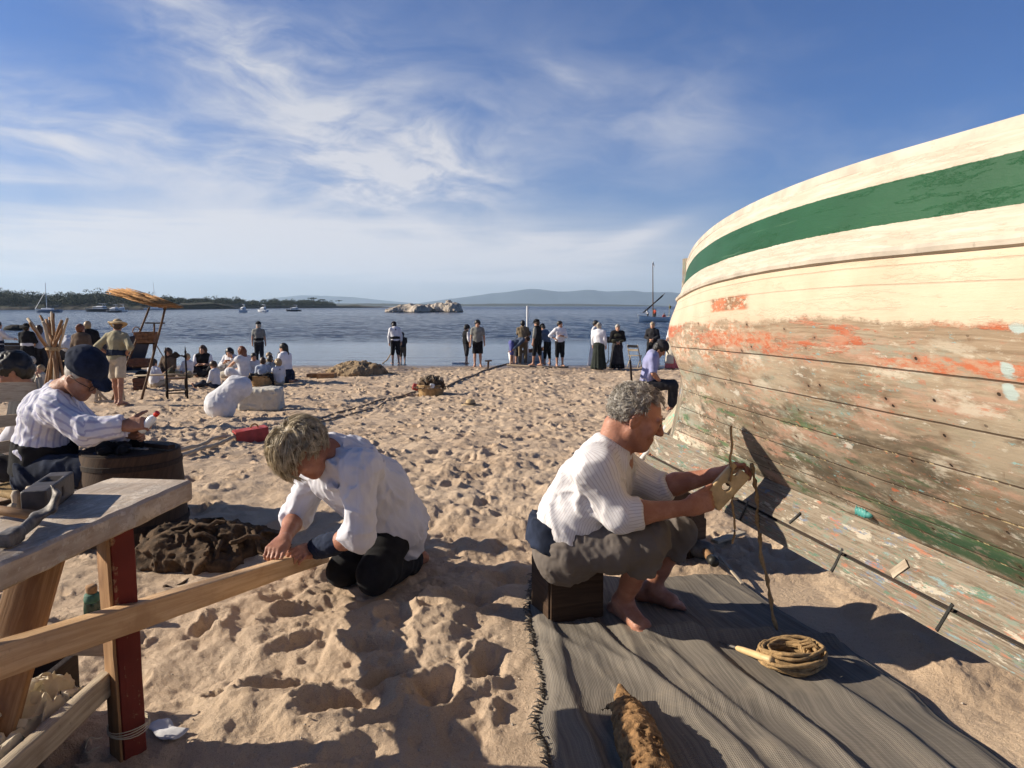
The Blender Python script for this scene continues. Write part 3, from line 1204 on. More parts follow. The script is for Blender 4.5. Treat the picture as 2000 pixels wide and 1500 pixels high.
rock('sea_rock', 757, 836, 592, 610, [(.10, .45, .12), (.3, .75, .16), (.55, .95, .17), (.75, .8, .17), (.93, .5, .12)], 'jagged low left half of the pale rock islet', M['rock'], 5)
rock('sea_rock', 824, 901, 589, 609.5, [(.12, .5, .16), (.35, .8, .2), (.6, 1.0, .22), (.83, .95, .18)], 'taller rounded right half of the pale rock islet', M['rock'], 17)
rock('sea_rock', 10, 44, 633.5, 644.5, [(.5, 1.0, .5)], 'smooth dark boulder showing above the water on the left', M['rock_dark'], 23, .05, .7, .12)
# ------------------------------------------------------------------ the beached boat being caulked
BK = .66                                      # metres per hull unit
BF = V(0, 0, CAMZ) + BK * (V(1.232, 6.147, -.023) - V(0, 0, CAMZ))
BU = V(math.sin(.204), -math.cos(.204), 0)
BN0 = V(BU[1], -BU[0], 0)
BTH = .236                                    # she lies over on her far bilge
BN = BN0 * math.cos(BTH) + V(0, 0, 1) * math.sin(BTH)
BZ = V(0, 0, 1) * math.cos(BTH) - BN0 * math.sin(BTH)
BLEN = 8.5


def bw(s, b, z):
    s, b, z = np.broadcast_arrays(np.asarray(s, float), b, z)
    return BK * (s[..., None] * BU + b[..., None] * BN + z[..., None] * BZ)


def bsec(s, t):
    sx = np.clip(np.minimum(s, BLEN - s) / 3.444, 0, 1)
    bg_ = 1.002 * (1 - (1 - sx) ** 1.897) + .03
    q = np.clip(s / 3.22, 0, 1)
    H = 1.805 - .094 * q * (2 - q) + .018 * np.clip((s - 3.22) / 3.22, 0, 1) ** 2 + .2 * np.clip((s - 6) / 2.5, 0, 1) ** 2
    e = 1.8 + .6 * sx
    b = .035 + (bg_ - .035) * (1 - (1 - t) ** e)
    sm = np.minimum(s, BLEN - s)
    b = b + .16 * np.exp(-((t - .58) / .22) ** 2) * (1 - np.exp(-sm / .06)) * np.exp(-sm / 1.2) * np.clip((1 - t) * 6, 0, 1)      # bluff cheeks
    g = np.clip((.58 - t) / .30, 0, 1)
    g = g * g * (3 - 2 * g)
    z = .32 + t * (H - .32)
    so = s + .2 * g * np.exp(-s / .9) - .386 * t ** 2 * np.exp(-s / 1.38) + .386 * t ** 2 * np.exp(-(BLEN - s) / 1.38)
    return so, b, z


SEAMS = (.055, .10, .185, .28, .385, .495)


def hullmat():
    m, t, b = newmat('worn painted hull planking')
    a = t.node('ShaderNodeAttribute', attribute_name='uvm').outputs['Vector']
    u, v, w = t.xyz(a)
    P = t.comb(u, t.m('MULTIPLY', v, 1.9), 0.0)                    # metres along and up the skin

    def ns(sx, sy, z, d=5, r=.62, dist=.4):
        return t.noise(t.comb(t.m('MULTIPLY', u, sx), t.m('MULTIPLY', v, sy), z), 1.0, d, r, dist)
    wig = t.m('MULTIPLY', t.m('SUBTRACT', ns(1.6, 7, 201.0, 3), .5), .04)
    grain = t.noise(t.comb(t.m('MULTIPLY', u, 2.0), t.m('MULTIPLY', t.m('ADD', v, wig), 95.0), 1.0), 1.0, 6, .62, .25)
    big = ns(1.1, 7.0, 5.0)
    med = ns(4.0, 20.0, 9.0, 6, .7, .2)
    finen = ns(26, 90, 13.0, 5, .7)
    fleck = ns(12, 44, 17.0, 7, .72, .15)
    col = t.ramp(grain, [(.25, (.14, .096, .06)), (.48, (.27, .195, .125)), (.62, (.36, .275, .19)), (.8, (.20, .145, .092))])
    knot = t.ss(t.voro(t.comb(t.m('MULTIPLY', u, 1.6), t.m('MULTIPLY', v, 8.0), 0.0), 1.0), .10, .03)
    col = t.mix(t.m('MULTIPLY', knot, .7), col, (.10, .045, .02))
    # silver-grey weathering, old undercoat and painted shade low down
    col = t.mix(t.m('MULTIPLY', t.ss(big, .40, .60), t.m('MULTIPLY', t.ss(v, .62, .40), .75)), col, (.40, .335, .245))
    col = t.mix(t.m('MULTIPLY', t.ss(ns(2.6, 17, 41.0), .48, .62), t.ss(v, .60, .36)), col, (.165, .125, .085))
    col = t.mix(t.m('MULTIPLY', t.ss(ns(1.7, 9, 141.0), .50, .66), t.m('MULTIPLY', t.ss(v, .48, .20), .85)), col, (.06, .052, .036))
    col = t.mix(t.m('MULTIPLY', t.ss(v, .40, .14), .48), col, (.075, .062, .040))  # lower planks darkened: dim underside put into the colour
    col = t.mix(t.m('MULTIPLY', t.m('MULTIPLY', t.ss(fleck, .56, .64), .7), t.ss(ns(1.3, 8, 77.0), .42, .56)), col, (.52, .47, .37))
    for zc, sx_, sy_, lo_, cc_, am_ in ((401, 1.6, 10, .52, (.44, .27, .19), .75), (405, 1.3, 9, .53, (.27, .29, .23), .7), (409, 1.9, 12, .54, (.52, .46, .36), .8)):
        col = t.mix(t.m('MULTIPLY', t.m('MULTIPLY', t.ss(ns(sx_, sy_, zc, 8, .7, .1), lo_, lo_ + .09), t.ss(v, .61, .52)), t.m('MULTIPLY', t.ss(fleck, .30, .48), am_)), col, cc_)
    orange = t.m('MULTIPLY', t.m('MULTIPLY', t.ss(ns(3.2, 17, 123.0, 8, .72, .1), .47, .56), t.ss(u, 3.0, 1.8)), t.ss(v, .40, .48))
    col = t.mix(t.m('MULTIPLY', orange, .8), col, t.mix(t.ss(fleck, .42, .56), (.48, .19, .09), (.60, .50, .38)))
    # red primer high up, green antifouling low down
    red = t.m('MULTIPLY', t.m('MULTIPLY', t.ss(ns(1.5, 13, 23.0, 8, .72, .15), .52, .57), t.ss(v, .46, .52)), t.ss(fleck, .38, .50))
    col = t.mix(red, col, t.mix(t.ss(med, .4, .6), (.40, .11, .05), (.42, .22, .14)))
    red2 = t.m('MULTIPLY', t.ss(ns(3.5, 26, 29.0, 7, .72, .1), .62, .67), t.ss(v, .60, .35))
    col = t.mix(t.m('MULTIPLY', red2, .85), col, (.46, .13, .06))
    grn = t.m('MULTIPLY', t.m('MULTIPLY', t.ss(ns(1.4, 15, 31.0, 8, .72, .15), .54, .63), t.ss(v, .40, .26)), t.ss(fleck, .34, .48))
    col = t.mix(t.m('MULTIPLY', grn, .9), col, t.mix(t.ss(med, .4, .6), (.035, .085, .035), (.10, .17, .07)))
    tq = t.m('MULTIPLY', t.ss(ns(4.5, 34, 37.0, 7, .72, .1), .655, .68), t.ss(v, .62, .56))
    col = t.mix(tq, col, (.26, .44, .42))
    wht = t.m('MULTIPLY', t.ss(ns(3.0, 24, 43.0, 8, .72, .1), .60, .66), t.ss(v, .62, .50))
    col = t.mix(t.m('MULTIPLY', wht, .8), col, (.60, .55, .46))
    for zc, lo_, cc_ in ((211, .62, (.50, .46, .38)), (223, .635, (.10, .16, .09)), (227, .60, (.44, .14, .07)), (229, .615, (.20, .34, .34))):
        col = t.mix(t.m('MULTIPLY', t.m('MULTIPLY', t.ss(ns(16, 60, zc, 5, .7, .1), lo_, lo_ + .04), t.ss(ns(1.8, 8, zc + 5), .40, .58)), t.m('MULTIPLY', t.ss(v, .62, .58), .85)), col, cc_)
    # a long green scar above the keel
    scar = t.m('MULTIPLY', t.m('MULTIPLY', t.ss(t.m('ABSOLUTE', t.m('SUBTRACT', v, .055)), .055, .02), t.ss(u, 2.6, 2.95)), t.ss(fleck, .36, .5))
    col = t.mix(t.m('MULTIPLY', scar, .92), col, (.022, .085, .035))
    pale = t.m('MULTIPLY', t.ss(v, .10, .02), t.ss(u, 1.0, .2))
    col = t.mix(t.m('MULTIPLY', pale, t.ss(fleck, .4, .55)), col, (.58, .52, .40))
    for u0_, u1_, v_, dv_ in ((3.2, 4.9, .515, .024), (3.5, 4.4, .603, .012), (1.5, 3.0, .540, .034)):
        rz_ = t.m('MULTIPLY', t.m('MULTIPLY', t.ss(u, u0_, u0_ + .35), t.ss(u, u1_, u1_ - .35)), t.ss(t.m('ABSOLUTE', t.m('SUBTRACT', t.m('ADD', v, t.m('MULTIPLY', t.m('SUBTRACT', med, .5), .06)), v_)), dv_, dv_ * .5))
        rz_ = t.m('MULTIPLY', rz_, t.ss(ns(7, 30, 300 + v_ * 40, 7, .72, .1), .40, .52))
        col = t.mix(t.m('MULTIPLY', rz_, .9), col, t.mix(t.ss(fleck, .42, .58), (.46, .12, .05), (.44, .24, .15)))
    for u_, v_ in ((4.02, .603), (3.96, .517), (3.95, .478)):
        rr_ = t.m('ADD', t.m('POWER', t.m('SUBTRACT', u, u_), 2.0), t.m('POWER', t.m('MULTIPLY', t.m('SUBTRACT', v, v_), 1.7), 2.0))
        col = t.mix(t.ss(t.m('ADD', rr_, t.m('MULTIPLY', t.m('SUBTRACT', fleck, .5), .003)), .0009, .0004), col, (.38, .45, .42))
    # cream paint above a ragged edge
    edge = t.m('ADD', v, t.m('ADD', t.m('MULTIPLY', t.m('SUBTRACT', ns(2.2, 4, 3.0, 6, .7), .5), .085), t.m('MULTIPLY', t.m('SUBTRACT', finen, .5), .022)))
    cream = t.ss(t.m('ADD', edge, t.m('MULTIPLY', t.m('SUBTRACT', fleck, .5), .03)), .598, .616)
    chip = t.m('MULTIPLY', t.ss(ns(2.2, 13, 47.0, 6, .7), .665, .685), t.ss(v, .80, .70))
    ur = t.m('MULTIPLY', t.m('ABSOLUTE', t.m('SUBTRACT', u, 2.1)), 1.0)
    scrape = t.m('MULTIPLY', t.m('MULTIPLY', t.ss(ur, .36, .26), t.ss(t.m('ABSOLUTE', t.m('SUBTRACT', v, .668)), .032, .02)), t.ss(fleck, .40, .50))
    cream = t.m('MULTIPLY', cream, t.m('SUBTRACT', 1.0, t.m('MAXIMUM', scrape, t.m('MULTIPLY', chip, .0))))
    col = t.mix(scrape, col, t.mix(t.ss(med, .45, .6), (.50, .16, .075), (.22, .13, .07)))
    cc = t.mix(t.ss(t.noise(P, 3.0, 5), .3, .7), (.52, .40, .285), (.58, .47, .345))
    col = t.mix(cream, col, cc)
    # white sheer strakes and the green band
    white = t.ss(v, .764, .766)
    wc = t.mix(t.ss(ns(3, 60, 51.0, 6, .7), .40, .68), (.46, .385, .30), (.56, .49, .405))
    wear = t.m('MULTIPLY', t.ss(ns(5, 70, 55.0, 6, .75), .60, .70), .65)
    wc = t.mix(wear, wc, (.42, .30, .20))
    col = t.mix(white, col, wc)
    bandlo = t.m('ADD', .838, t.m('MULTIPLY', t.m('POWER', 2.718, t.m('MULTIPLY', u, -1.0)), .012))
    wv_ = t.m('MULTIPLY', t.m('SUBTRACT', finen, .5), .006)
    band = t.m('MULTIPLY', t.ss(t.m('ADD', v, wv_), bandlo, t.m('ADD', bandlo, .002)), t.ss(t.m('ADD', v, wv_), .949, .946))
    gc = t.mix(t.ss(t.noise(P, 2.4, 5), .3, .7), (.006, .056, .017), (.008, .070, .023))
    gc = t.mix(t.m('MULTIPLY', t.ss(ns(9, 160, 61.0, 6, .75), .62, .72), t.ss(v, .895, .845)), gc, (.10, .22, .06))
    gc = t.mix(t.m('MULTIPLY', t.ss(ns(1.0, 50, 63.0), .64, .72), .35), gc, (.20, .32, .20))
    col = t.mix(band, col, gc)
    # plank seams and fastenings
    sea = None
    for sv_ in SEAMS + (.69, .735):
        d = t.m('ABSOLUTE', t.m('SUBTRACT', t.m('ADD', v, t.m('MULTIPLY', t.m('SUBTRACT', ns(3.0, .1, sv_ * 50), .5), .006)), sv_))
        q = t.ss(d, .0028, .0012)
        if sv_ > .6:
            q = t.m('MULTIPLY', q, .22)
        sea = q if sea is None else t.m('MAXIMUM', sea, q)
    caulk = t.ss(ns(18, 2, 71.0), .56, .62)
    seac = t.mix(t.m('MULTIPLY', caulk, t.ss(v, .34, .26)), (.06, .035, .02), (.55, .42, .22))
    col = t.mix(t.m('MULTIPLY', sea, .85), col, seac)
    nv_ = t.node('ShaderNodeTexVoronoi', feature='F1')
    nv_.inputs['Scale'].default_value = 1.0
    nv_.inputs['Randomness'].default_value = .9
    t.put(nv_.inputs['Vector'], t.comb(t.m('MULTIPLY', u, 3.2), t.m('MULTIPLY', v, 13.0), 0.0))
    vx, vy, vz = t.xyz(t.vm('SUBTRACT', nv_.outputs['Position'], t.comb(t.m('MULTIPLY', u, 3.2), t.m('MULTIPLY', v, 13.0), 0.0)))
    nd = t.m('SQRT', t.m('ADD', t.m('POWER', t.m('DIVIDE', vx, 3.2), 2.0), t.m('POWER', t.m('DIVIDE', vy, 7.0), 2.0)))
    gate = t.ss(ns(1.9, 11, 501.0, 2), .46, .54)
    nail = t.m('MULTIPLY', t.m('MULTIPLY', t.ss(nd, .0085, .005), gate), t.ss(v, .62, .60))
    halo = t.m('MULTIPLY', t.m('MULTIPLY', t.ss(nd, .034, .006), gate), t.m('MULTIPLY', t.ss(v, .62, .60), .5))
    col = t.mix(halo, col, (.13, .06, .03))
    col = t.mix(nail, col, (.025, .015, .01))
    h = t.m('ADD', t.m('MULTIPLY', grain, .25), t.m('ADD', t.m('MULTIPLY', cream, .5), t.m('MULTIPLY', fleck, .35)))
    h = t.m('SUBTRACT', h, t.m('MULTIPLY', sea, 1.6))
    h = t.m('SUBTRACT', h, t.m('MULTIPLY', nail, 1.2))
    h = t.m('ADD', h, t.m('MULTIPLY', t.m('ADD', wht, red), .25))
    fin(t, b, col, t.m('SUBTRACT', .72, t.m('MULTIPLY', band, .20)), t.bump(h, .55, .006), .35)
    return m


def keelmat():
    m, t, b = newmat('keel timber with layers of old paint')
    a = t.node('ShaderNodeAttribute', attribute_name='uvm').outputs['Vector']
    u, v, w = t.xyz(a)

    def ns(sx, sy, z, d=6, r=.7):
        return t.noise(t.comb(t.m('MULTIPLY', u, sx), t.m('MULTIPLY', v, sy), t.m('ADD', w, z)), 1.0, d, r, .12)
    col = t.ramp(ns(3, 60, 0), [(.3, (.11, .085, .058)), (.5, (.20, .16, .115)), (.7, (.28, .235, .175))])
    for z, lo, c in ((2, .55, (.17, .20, .155)), (4, .56, (.42, .37, .29)), (6, .575, (.12, .16, .23)), (8, .575, (.36, .14, .08)), (10, .57, (.09, .16, .11)), (12, .64, (.50, .47, .42)), (14, .60, (.18, .27, .27))):
        col = t.mix(t.m('MULTIPLY', t.ss(ns(8.0, 15, z * 5.1, 8, .74), lo, lo + .05), .9), col, c)
    col = t.mix(t.m('MULTIPLY', t.ss(ns(12, 50, 90), .52, .64), .7), col, (.10, .065, .04))
    fin(t, b, col, .75, t.bump(ns(9, 40, 33), .6, .006), .3)
    return m


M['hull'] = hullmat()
M['keel'] = keelmat()
M['rail'] = wood('cream white rail paint', (.42, .33, .24), (.55, .46, .36), None, paint=(.54, .47, .38), pw=.80)
boat = empty('wooden_boat', BF, 'big wooden boat with a green band and scraped planking, heeled over on the beach', 'boat')
ss_ = np.concatenate([1.2 * np.linspace(0, 1, 80)[:-1] ** 1.7, np.linspace(1.2, 7.3, 130)[:-1], np.linspace(7.3, BLEN, 40)])
tt_ = np.linspace(0, 1, 90)
Sg, Tg = np.meshgrid(ss_, np.concatenate([tt_[::-1], tt_[1:]]), indexing='ij')
sgn = np.concatenate([np.full(90, 1.0), np.full(89, -1.0)])[None, :]
so, bb, zz = bsec(Sg, Tg)
groove = np.zeros_like(Tg)
for sv_ in SEAMS:
    groove += .0035 * np.exp(-((Tg - sv_) / .006) ** 2)
groove += -.004 * np.exp(-((Tg - .62) / .05) ** 2)
dent = (fbm(np.stack([Sg.ravel() * 1.3, Tg.ravel() * 6, 0 * Tg.ravel()], 1), 1.0, 3, 91) * .006).reshape(Tg.shape)
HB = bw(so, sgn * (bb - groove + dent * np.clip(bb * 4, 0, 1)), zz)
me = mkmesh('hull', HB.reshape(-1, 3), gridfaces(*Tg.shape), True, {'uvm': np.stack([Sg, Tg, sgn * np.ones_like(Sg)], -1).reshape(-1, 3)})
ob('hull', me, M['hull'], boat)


def along(t, off=0.0, s0=.0, s1=BLEN, n=120, side=1, dz=0.0):
    s = np.linspace(s0, s1, n)
    a, b, z = bsec(s, np.full(n, t))
    return bw(a, side * (b + off), z + dz)


rl = MB()
for sd in (1, -1):
    pts = along(1.0, -.012, .02, BLEN - .02, 120, sd, .016)
    rings = []
    for i, p in enumerate(pts):
        rings.append(np.array([p + BK * (BN * x * sd + BZ * y) for x, y in ((.012, -.02), (.016, 0), (.013, .022), (-.03, .024), (-.036, 0), (-.03, -.02))][::sd]))
    rl.loft(rings)
rl.build('gunwale', M['rail'], boat)
rs_ = MB()
for sd in (1, -1):
    pts = along(.768, .004, .03, BLEN - .03, 160, sd)
    rings = []
    for i, p in enumerate(pts):
        k = 1 + .12 * math.sin(i * .9) + rnd.uniform(-.1, .1)
        rings.append(np.array([p + BK * (BN * x * sd + BZ * y) for x, y in ((-.01, -.019), (.012 * k, -.016), (.020 * k, -.002), (.013 * k, .014), (-.01, .018))][::sd]))
    rs_.loft(rings)
rs_.build('rubbing_strake', M['rail'], boat)
dk = MB()
s = np.linspace(.1, BLEN - .1, 60)
a, b, z = bsec(s, np.full(60, .90))
dk.grid(np.stack([bw(a, b * q, z + .03 * (1 - q * q)) for q in np.linspace(-.985, .985, 12)], 1))
dk.build('deck', M['wood_pale'], boat)
# stem and stern posts
for nm, s_, dr in (('stem_post', 0.0, -1), ('stern_post', BLEN, 1)):
    mb = MB()
    rings = []
    for t_ in np.linspace(-.25, 1.04, 26):
        a, b, z = bsec(np.array([s_]), np.array([max(t_, 0)]))
        z = z if t_ >= 0 else np.array([.32 + t_ * 1.2])
        cur = dr * (.02 if t_ > .05 else .02 + .06 * ((.05 - t_) / .3) ** 1.0)
        c = bw(a, 0.0, z)[0]
        rings.append(np.array([c + BK * (BU * (x + (cur if x * dr > 0 else 0)) + BN * y) for x, y in ((.05, .034), (.05, -.034), (-.05, -.034), (-.05, .034))]))
    mb.loft(rings)
    mb.build(nm, M['keel'], boat)
# keel: deadwood, a dark shadow strip along it, and the shoe below
kl = MB()
for (z0, z1, hb0, hb1) in ((.130, .335, .074, .036), (.0, .110, .062, .070)):
    rings = []
    for s in np.linspace(-.16, BLEN + .1, 90):
        w_ = rnd.uniform(-.0025, .0025)
        lift = .16 * max(0, -s / .16) ** 2 * .3
        rings.append(bw(s, np.array([hb0 + w_, -hb0, -hb1, hb1 + w_]), np.array([z0 + lift, z0 + lift, z1, z1])))
    kl.loft(rings)
kl.build('keel', M['keel'], boat)
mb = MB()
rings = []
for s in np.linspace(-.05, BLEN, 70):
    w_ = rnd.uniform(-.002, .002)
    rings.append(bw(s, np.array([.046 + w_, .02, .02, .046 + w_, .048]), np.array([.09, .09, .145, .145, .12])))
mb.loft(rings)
mb.build('keel_shadow_strip', M['wood_dark'], boat)  # dark strip standing in for the shade under the upper plank
for i, s in enumerate((1.55, 2.02, 2.50, 2.86, 3.22, 3.62, 4.05, 4.5)):
    mb = MB()
    p0, p1 = (bw(s, .076, .142), bw(s + .06, .066, .22)) if i % 2 else (bw(s, .073, .145), bw(s - .05, .066, .008))
    mb.bar(p0, p1, .011 if i not in (3, 5) else .030, .004, up=BN, ch=.001, seg=3, jit=.001)
    mb.build('keel_strap', M['wood_pale'] if i in (3, 5) else M['metal_dark'], boat)
# the small scoop-shaped transducer fairing low on the planking
a, b, z = bsec(np.array([2.62]), np.array([.035]))
c = bw(a, b + .01, z)[0]
S = SDF()
S.ell(c, (.016, .042, .016), np.column_stack([BN, BU, BZ]), k=.01)
for q in (-.03, -.01, .01, .03):
    S.cone(c + BU * q * .74 + BN * .011 - BZ * .015, c + BU * q * .74 + BN * .016 + BZ * .015, .003, .003, k=.003)
M['turq'] = plain('turquoise paint', (.06, .25, .22), .5, .25, 30)
sdf_ob('skin_fitting', S, .004, M['turq'], boat)

# blocking that carries the keel
for i, (s, lab) in enumerate(((.12, 'stacked timber block carrying the stem end of the beached boat keel'), (4.75, 'stacked timber block carrying the near end of the beached boat keel'))):
    c = BF + bw(s, 0.0, 0.0)
    z0 = sand_z(c[0], c[1]) - .04
    r = empty('keel_block', (c[0], c[1], z0), lab, 'block', 'timber blocks under the boat', .5)
    n_ = 4
    h_ = (c[2] - z0) / n_
    for q in range(n_):
        mb = MB()
        d_ = V(.32, 0, 0) if q % 2 else V(0, .30, 0)
        for o_ in (-.09, .09):
            k_ = V(0, o_, 0) if q % 2 else V(o_, 0, 0)
            mb.bar(k_ - d_ * .6 + V(0, 0, h_ * (q + .5)), k_ + d_ * .6 + V(0, 0, h_ * (q + .5)), .10, h_ * .99, ch=.006)
        mb.build('timber', M['wood_brown'], r)


# ------------------------------------------------------------------ boats afloat
def hull_mb(L, B, H, sheer=.25, transom=True, keel=.1, n=28, m=10, rake=.12):
    mb = MB()
    P = np.zeros((n, 2 * m - 1, 3))
    for i, q in enumerate(np.linspace(0, 1, n)):
        w = math.sin(math.pi * min(q * (.86 if transom else 1.0) + (.14 if transom else 0), 1.0)) ** .62 if 0 < q < 1 or transom else 0.0
        w = max(w, .02) * B / 2
        if transom and q < .25:
            w = B / 2 * (.82 + .18 * math.sin(math.pi / 2 * q / .25))
        zt = H * (1 + sheer * (abs(q - .42) / .58) ** 2 * (1.0 if q > .42 else .45))
        for j in range(2 * m - 1):
            a = (j - (m - 1)) / (m - 1)
            t = abs(a)
            x = L * (q - .5) + rake * L * (q ** 4) * t * .6
            P[i, j] = (x, math.copysign(w * (1 - (1 - t) ** 2.2), a), -keel + (zt + keel) * t ** 1.25)
    mb.grid(P)
    if transom:
        k = len(mb.v)
        mb.add(P[0], [list(range(2 * m - 1))])
    return mb, P


def deck_mb(P, drop=.12, inset=.96):
    mb = MB()
    Lr, Rr = P[:, 0].copy(), P[:, -1].copy()
    mid = (Lr + Rr) / 2
    Q = np.stack([mid + (Lr - mid) * inset * k for k in np.linspace(1, -1, 7)], 1)
    Q[..., 2] -= drop
    return mb.grid(Q)


def afloat(px, py, dy=0.0):
    D = (CAMZ - WATER) * FPX / (py - 597)
    return V((px - 1000) / FPX * D, D, WATER)


def lateen():
    c = afloat(1278, 628)
    r = empty('sailing_boat', c, 'pale blue wooden boat with a bare dark mast and slanting yard carrying crew', 'boat', rotz=math.radians(180 + 24))
    hm, P = hull_mb(5.2, 1.7, .62, .6, False, .25)
    hm.build('hull', M['hull_aqua'], r)
    deck_mb(P, .12).build('deck', M['wood_tan'], r)
    mb = MB()
    for sgn_ in (0, -1):
        mb.tube([p + V(0, 0, .015) for p in P[:, sgn_]], .035, 6)
    mb.build('gunwale', M['white_paint'], r)
    mb = MB()
    mb.tube([V(.3, 0, .1), V(.42, 0, 4), V(.55, 0, 8.4)], [.085, .075, .05], 8)
    mb.build('mast', M['wood_brown'], r)
    mb = MB()
    mb.tube([V(.3, 0, 7.9), V(.55, 0, 8.6)], [.06, .07], 8)
    mb.build('masthead', M['white_paint'], r)
    mb = MB()
    mb.tube([V(2.2, .1, 1.3), V(.3, .15, 2.7), V(-1.6, .1, 4.1)], [.04, .07, .035], 7)
    mb.build('yard', M['wood_brown'], r)
    S = SDF()
    for q in np.linspace(0, .9, 10):
        S.cone(V(2.0 - 3.2 * q, .14, 1.38 + 2.4 * q), V(1.68 - 3.2 * q, .14, 1.62 + 2.4 * q), .10 + .03 * math.sin(q * 9), .10, .05)
    sdf_ob('furled_sail', S, .04, M['dark_cloth'], r)
    mb = MB()
    mb.tube([V(-2.3, .2, .6), V(-2.35, .2, 2.5)], .02, 5)
    mb.grid(np.array([[[-2.35, .2 + .15 * math.sin(i), 2.45 - .08 * i], [-2.60, .25 + .15 * math.cos(i), 2.2 - .12 * i]] for i in range(5)], float), .01)
    mb.build('flag', M['yellow_cloth'], r)
    return r


lat = lateen()


def yacht(px, py, L, H, mastpx, name, label, hullm, yaw, kind):
    c = afloat(px, py)
    r = empty(name, c, label, 'boat', rotz=math.radians(yaw))
    hm, P = hull_mb(L, L * .3, H, .35, True, .3)
    hm.build('hull', hullm, r)
    deck_mb(P, .05, 1.0).build('deck', M['gel_white'], r)
    s = (c[1]) / FPX
    cab = SDF()
    if kind == 'sail':
        cab.box((L * .05, 0, H + .2), (L * .2, L * .075, .2), rr=.15)
        sdf_ob('cabin', cab, .12, M['gel_white'], r)
        mb = MB()
        mh = mastpx * s
        mb.tube([V(L * .08, 0, H), V(L * .08, 0, mh)], [.12, .09], 7)
        mb.build('mast', M['gel_white'], r)
        mb = MB()
        mb.tube([V(L * .08, 0, H + 1.0), V(-L * .38, 0, H + 1.05)], [.14, .10], 7)
        mb.build('boom', M['gel_navy'], r)
        mb = MB()
        mb.tube([V(L * .56, 0, H * 1.3), V(L * .09, 0, mh * .72)], [.09, .05], 6)
        mb.build('furled_jib', M['gel_white'], r)
        mb = MB()
        for a in (-.5, .5):
            mb.tube([V(-L * .4, a, H), V(-L * .4, a, H + .8), V(-L * .3, a, H + 1.5), V(-L * .18, a, H + 1.5)], .04, 5)
        mb.grid(np.array([[[-L * .36 + .1 * i, -.9, H + 1.5 + .05 * (i % 2)], [-L * .36 + .1 * i, .9, H + 1.5]] for i in range(12)], float), .04)
        mb.build('sprayhood', M['gel_navy'], r)
    else:
        cab.box((-L * .02, 0, H + .3), (L * .2, L * .10, .32), rr=.2)
        cab.box((-L * .08, 0, H + .85), (L * .11, L * .085, .1), rr=.15, k=.3)
        sdf_ob('cabin', cab, .12, M['gel_white'], r)
        g = SDF()
        g.box((-L * .02, 0, H + .42), (L * .205, L * .102, .10), rr=.2)
        sdf_ob('cabin_windows', g, .10, M['glass_dark'], r)
        mb = MB()
        for a in (-1, 1):
            mb.tube([V(-L * .2, a * L * .07, H + .6), V(-L * .18, a * L * .07, H + 1.9)], .05, 5)
        mb.bar(V(-L * .25, 0, H + 1.9), V(-L * .02, 0, H + 1.95), L * .17, .1)
        mb.build('hardtop', M['gel_white'], r)
    return r


yacht(100, 610.2, 8.3, .95, 57, 'sailing_yacht', 'blue grey sailing yacht with a bare white mast moored by the wooded shore', M['gel_blue'], 180, 'sail')
yacht(198, 608.6, 10.5, 1.1, 0, 'motor_yacht', 'long navy and white motor cruiser moored under the wood', M['gel_navy'], 176, 'motor')
yacht(226, 610.0, 5.2, .7, 0, 'motor_boat', 'small motorboat with a dark hull in front of the stern of the motor cruiser', M['gel_navy'], 172, 'motor')
yacht(240, 609.2, 4.6, .7, 0, 'motor_boat', 'small white motorboat beside the straw canopy, right of the navy cruiser', M['gel_white'], 190, 'motor')
yacht(477, 610.2, 3.6, .8, 0, 'motor_boat', 'white motorboat lying bow on, first right of the straw canopy', M['gel_white'], 250, 'motor')
yacht(516, 609.2, 4.2, .7, 0, 'motor_boat', 'white motorboat with a cabin above the standing man in the beret', M['gel_white'], 160, 'motor')
yacht(576, 607.8, 6.0, .6, 0, 'motor_boat', 'dark low motorboat left of the pale rock islet', M['gel_navy'], 178, 'motor')
yacht(303, 605.2, 9.0, .9, 52, 'sailing_yacht', 'white sailing yacht whose mast rises behind the straw canopy', M['gel_white'], 10, 'sail')


def rowboat(name, p0, L, B, H, yaw, hm_, label, rim, mast=False):
    r = empty(name, p0, label, 'boat', rotz=yaw)
    hm, P = hull_mb(L, B, H, .45, False, .15)
    hm.build('hull', hm_, r)
    P2_ = P.copy()
    P2_[..., 1] *= .93
    P2_[..., 2] += .03
    mi = MB()
    mi.grid(P2_[:, ::-1])
    mi.build('inner_hull', M['wood_brown'], r)
    mb = MB()
    for sgn_ in (0, -1):
        mb.tube([p + V(0, 0, .01) for p in P[:, sgn_]], .03, 6)
    mb.build('gunwale', rim, r)
    for q in (.3, .52, .72):
        i = int(q * 27)
        mb = MB()
        mb.bar(P[i, 0] * V(1, .96, 1) - V(0, 0, .12), P[i, -1] * V(1, .96, 1) - V(0, 0, .12), .22, .03)
        mb.build('thwart', M['wood_tan'], r)
    if mast:
        mb = MB()
        mb.tube([V(0, 0, .1), V(0, 0, 2.32)], [.05, .045], 10)
        mb.build('mast', M['white_paint'], r)
    return r


p = G(85, 714)
rowboat('rowing_boat', (at(85, 700, 25.5)[0], 25.5, float(gz(25.5)) + .12), 6.4, 1.7, .78, math.radians(4), M['gel_navy'], 'dark navy rowing boat drawn up at the water edge behind the tied poles', M['gel_navy'])
p = at(1030, 700, 31.2)
rowboat('rowing_boat', (p[0], 31.2, WATER - .02), 2.8, 1.15, .36, math.radians(60), M['white_paint'], 'white rowing boat with a short white mast afloat behind the men at the shore', M['white_paint'], True)
# ------------------------------------------------------------------ people
def hframe(f, u=(0, 0, 1)):
    f = nrm(f)
    l = nrm(np.cross(u, f))
    return np.column_stack([f, l, np.cross(f, l)])


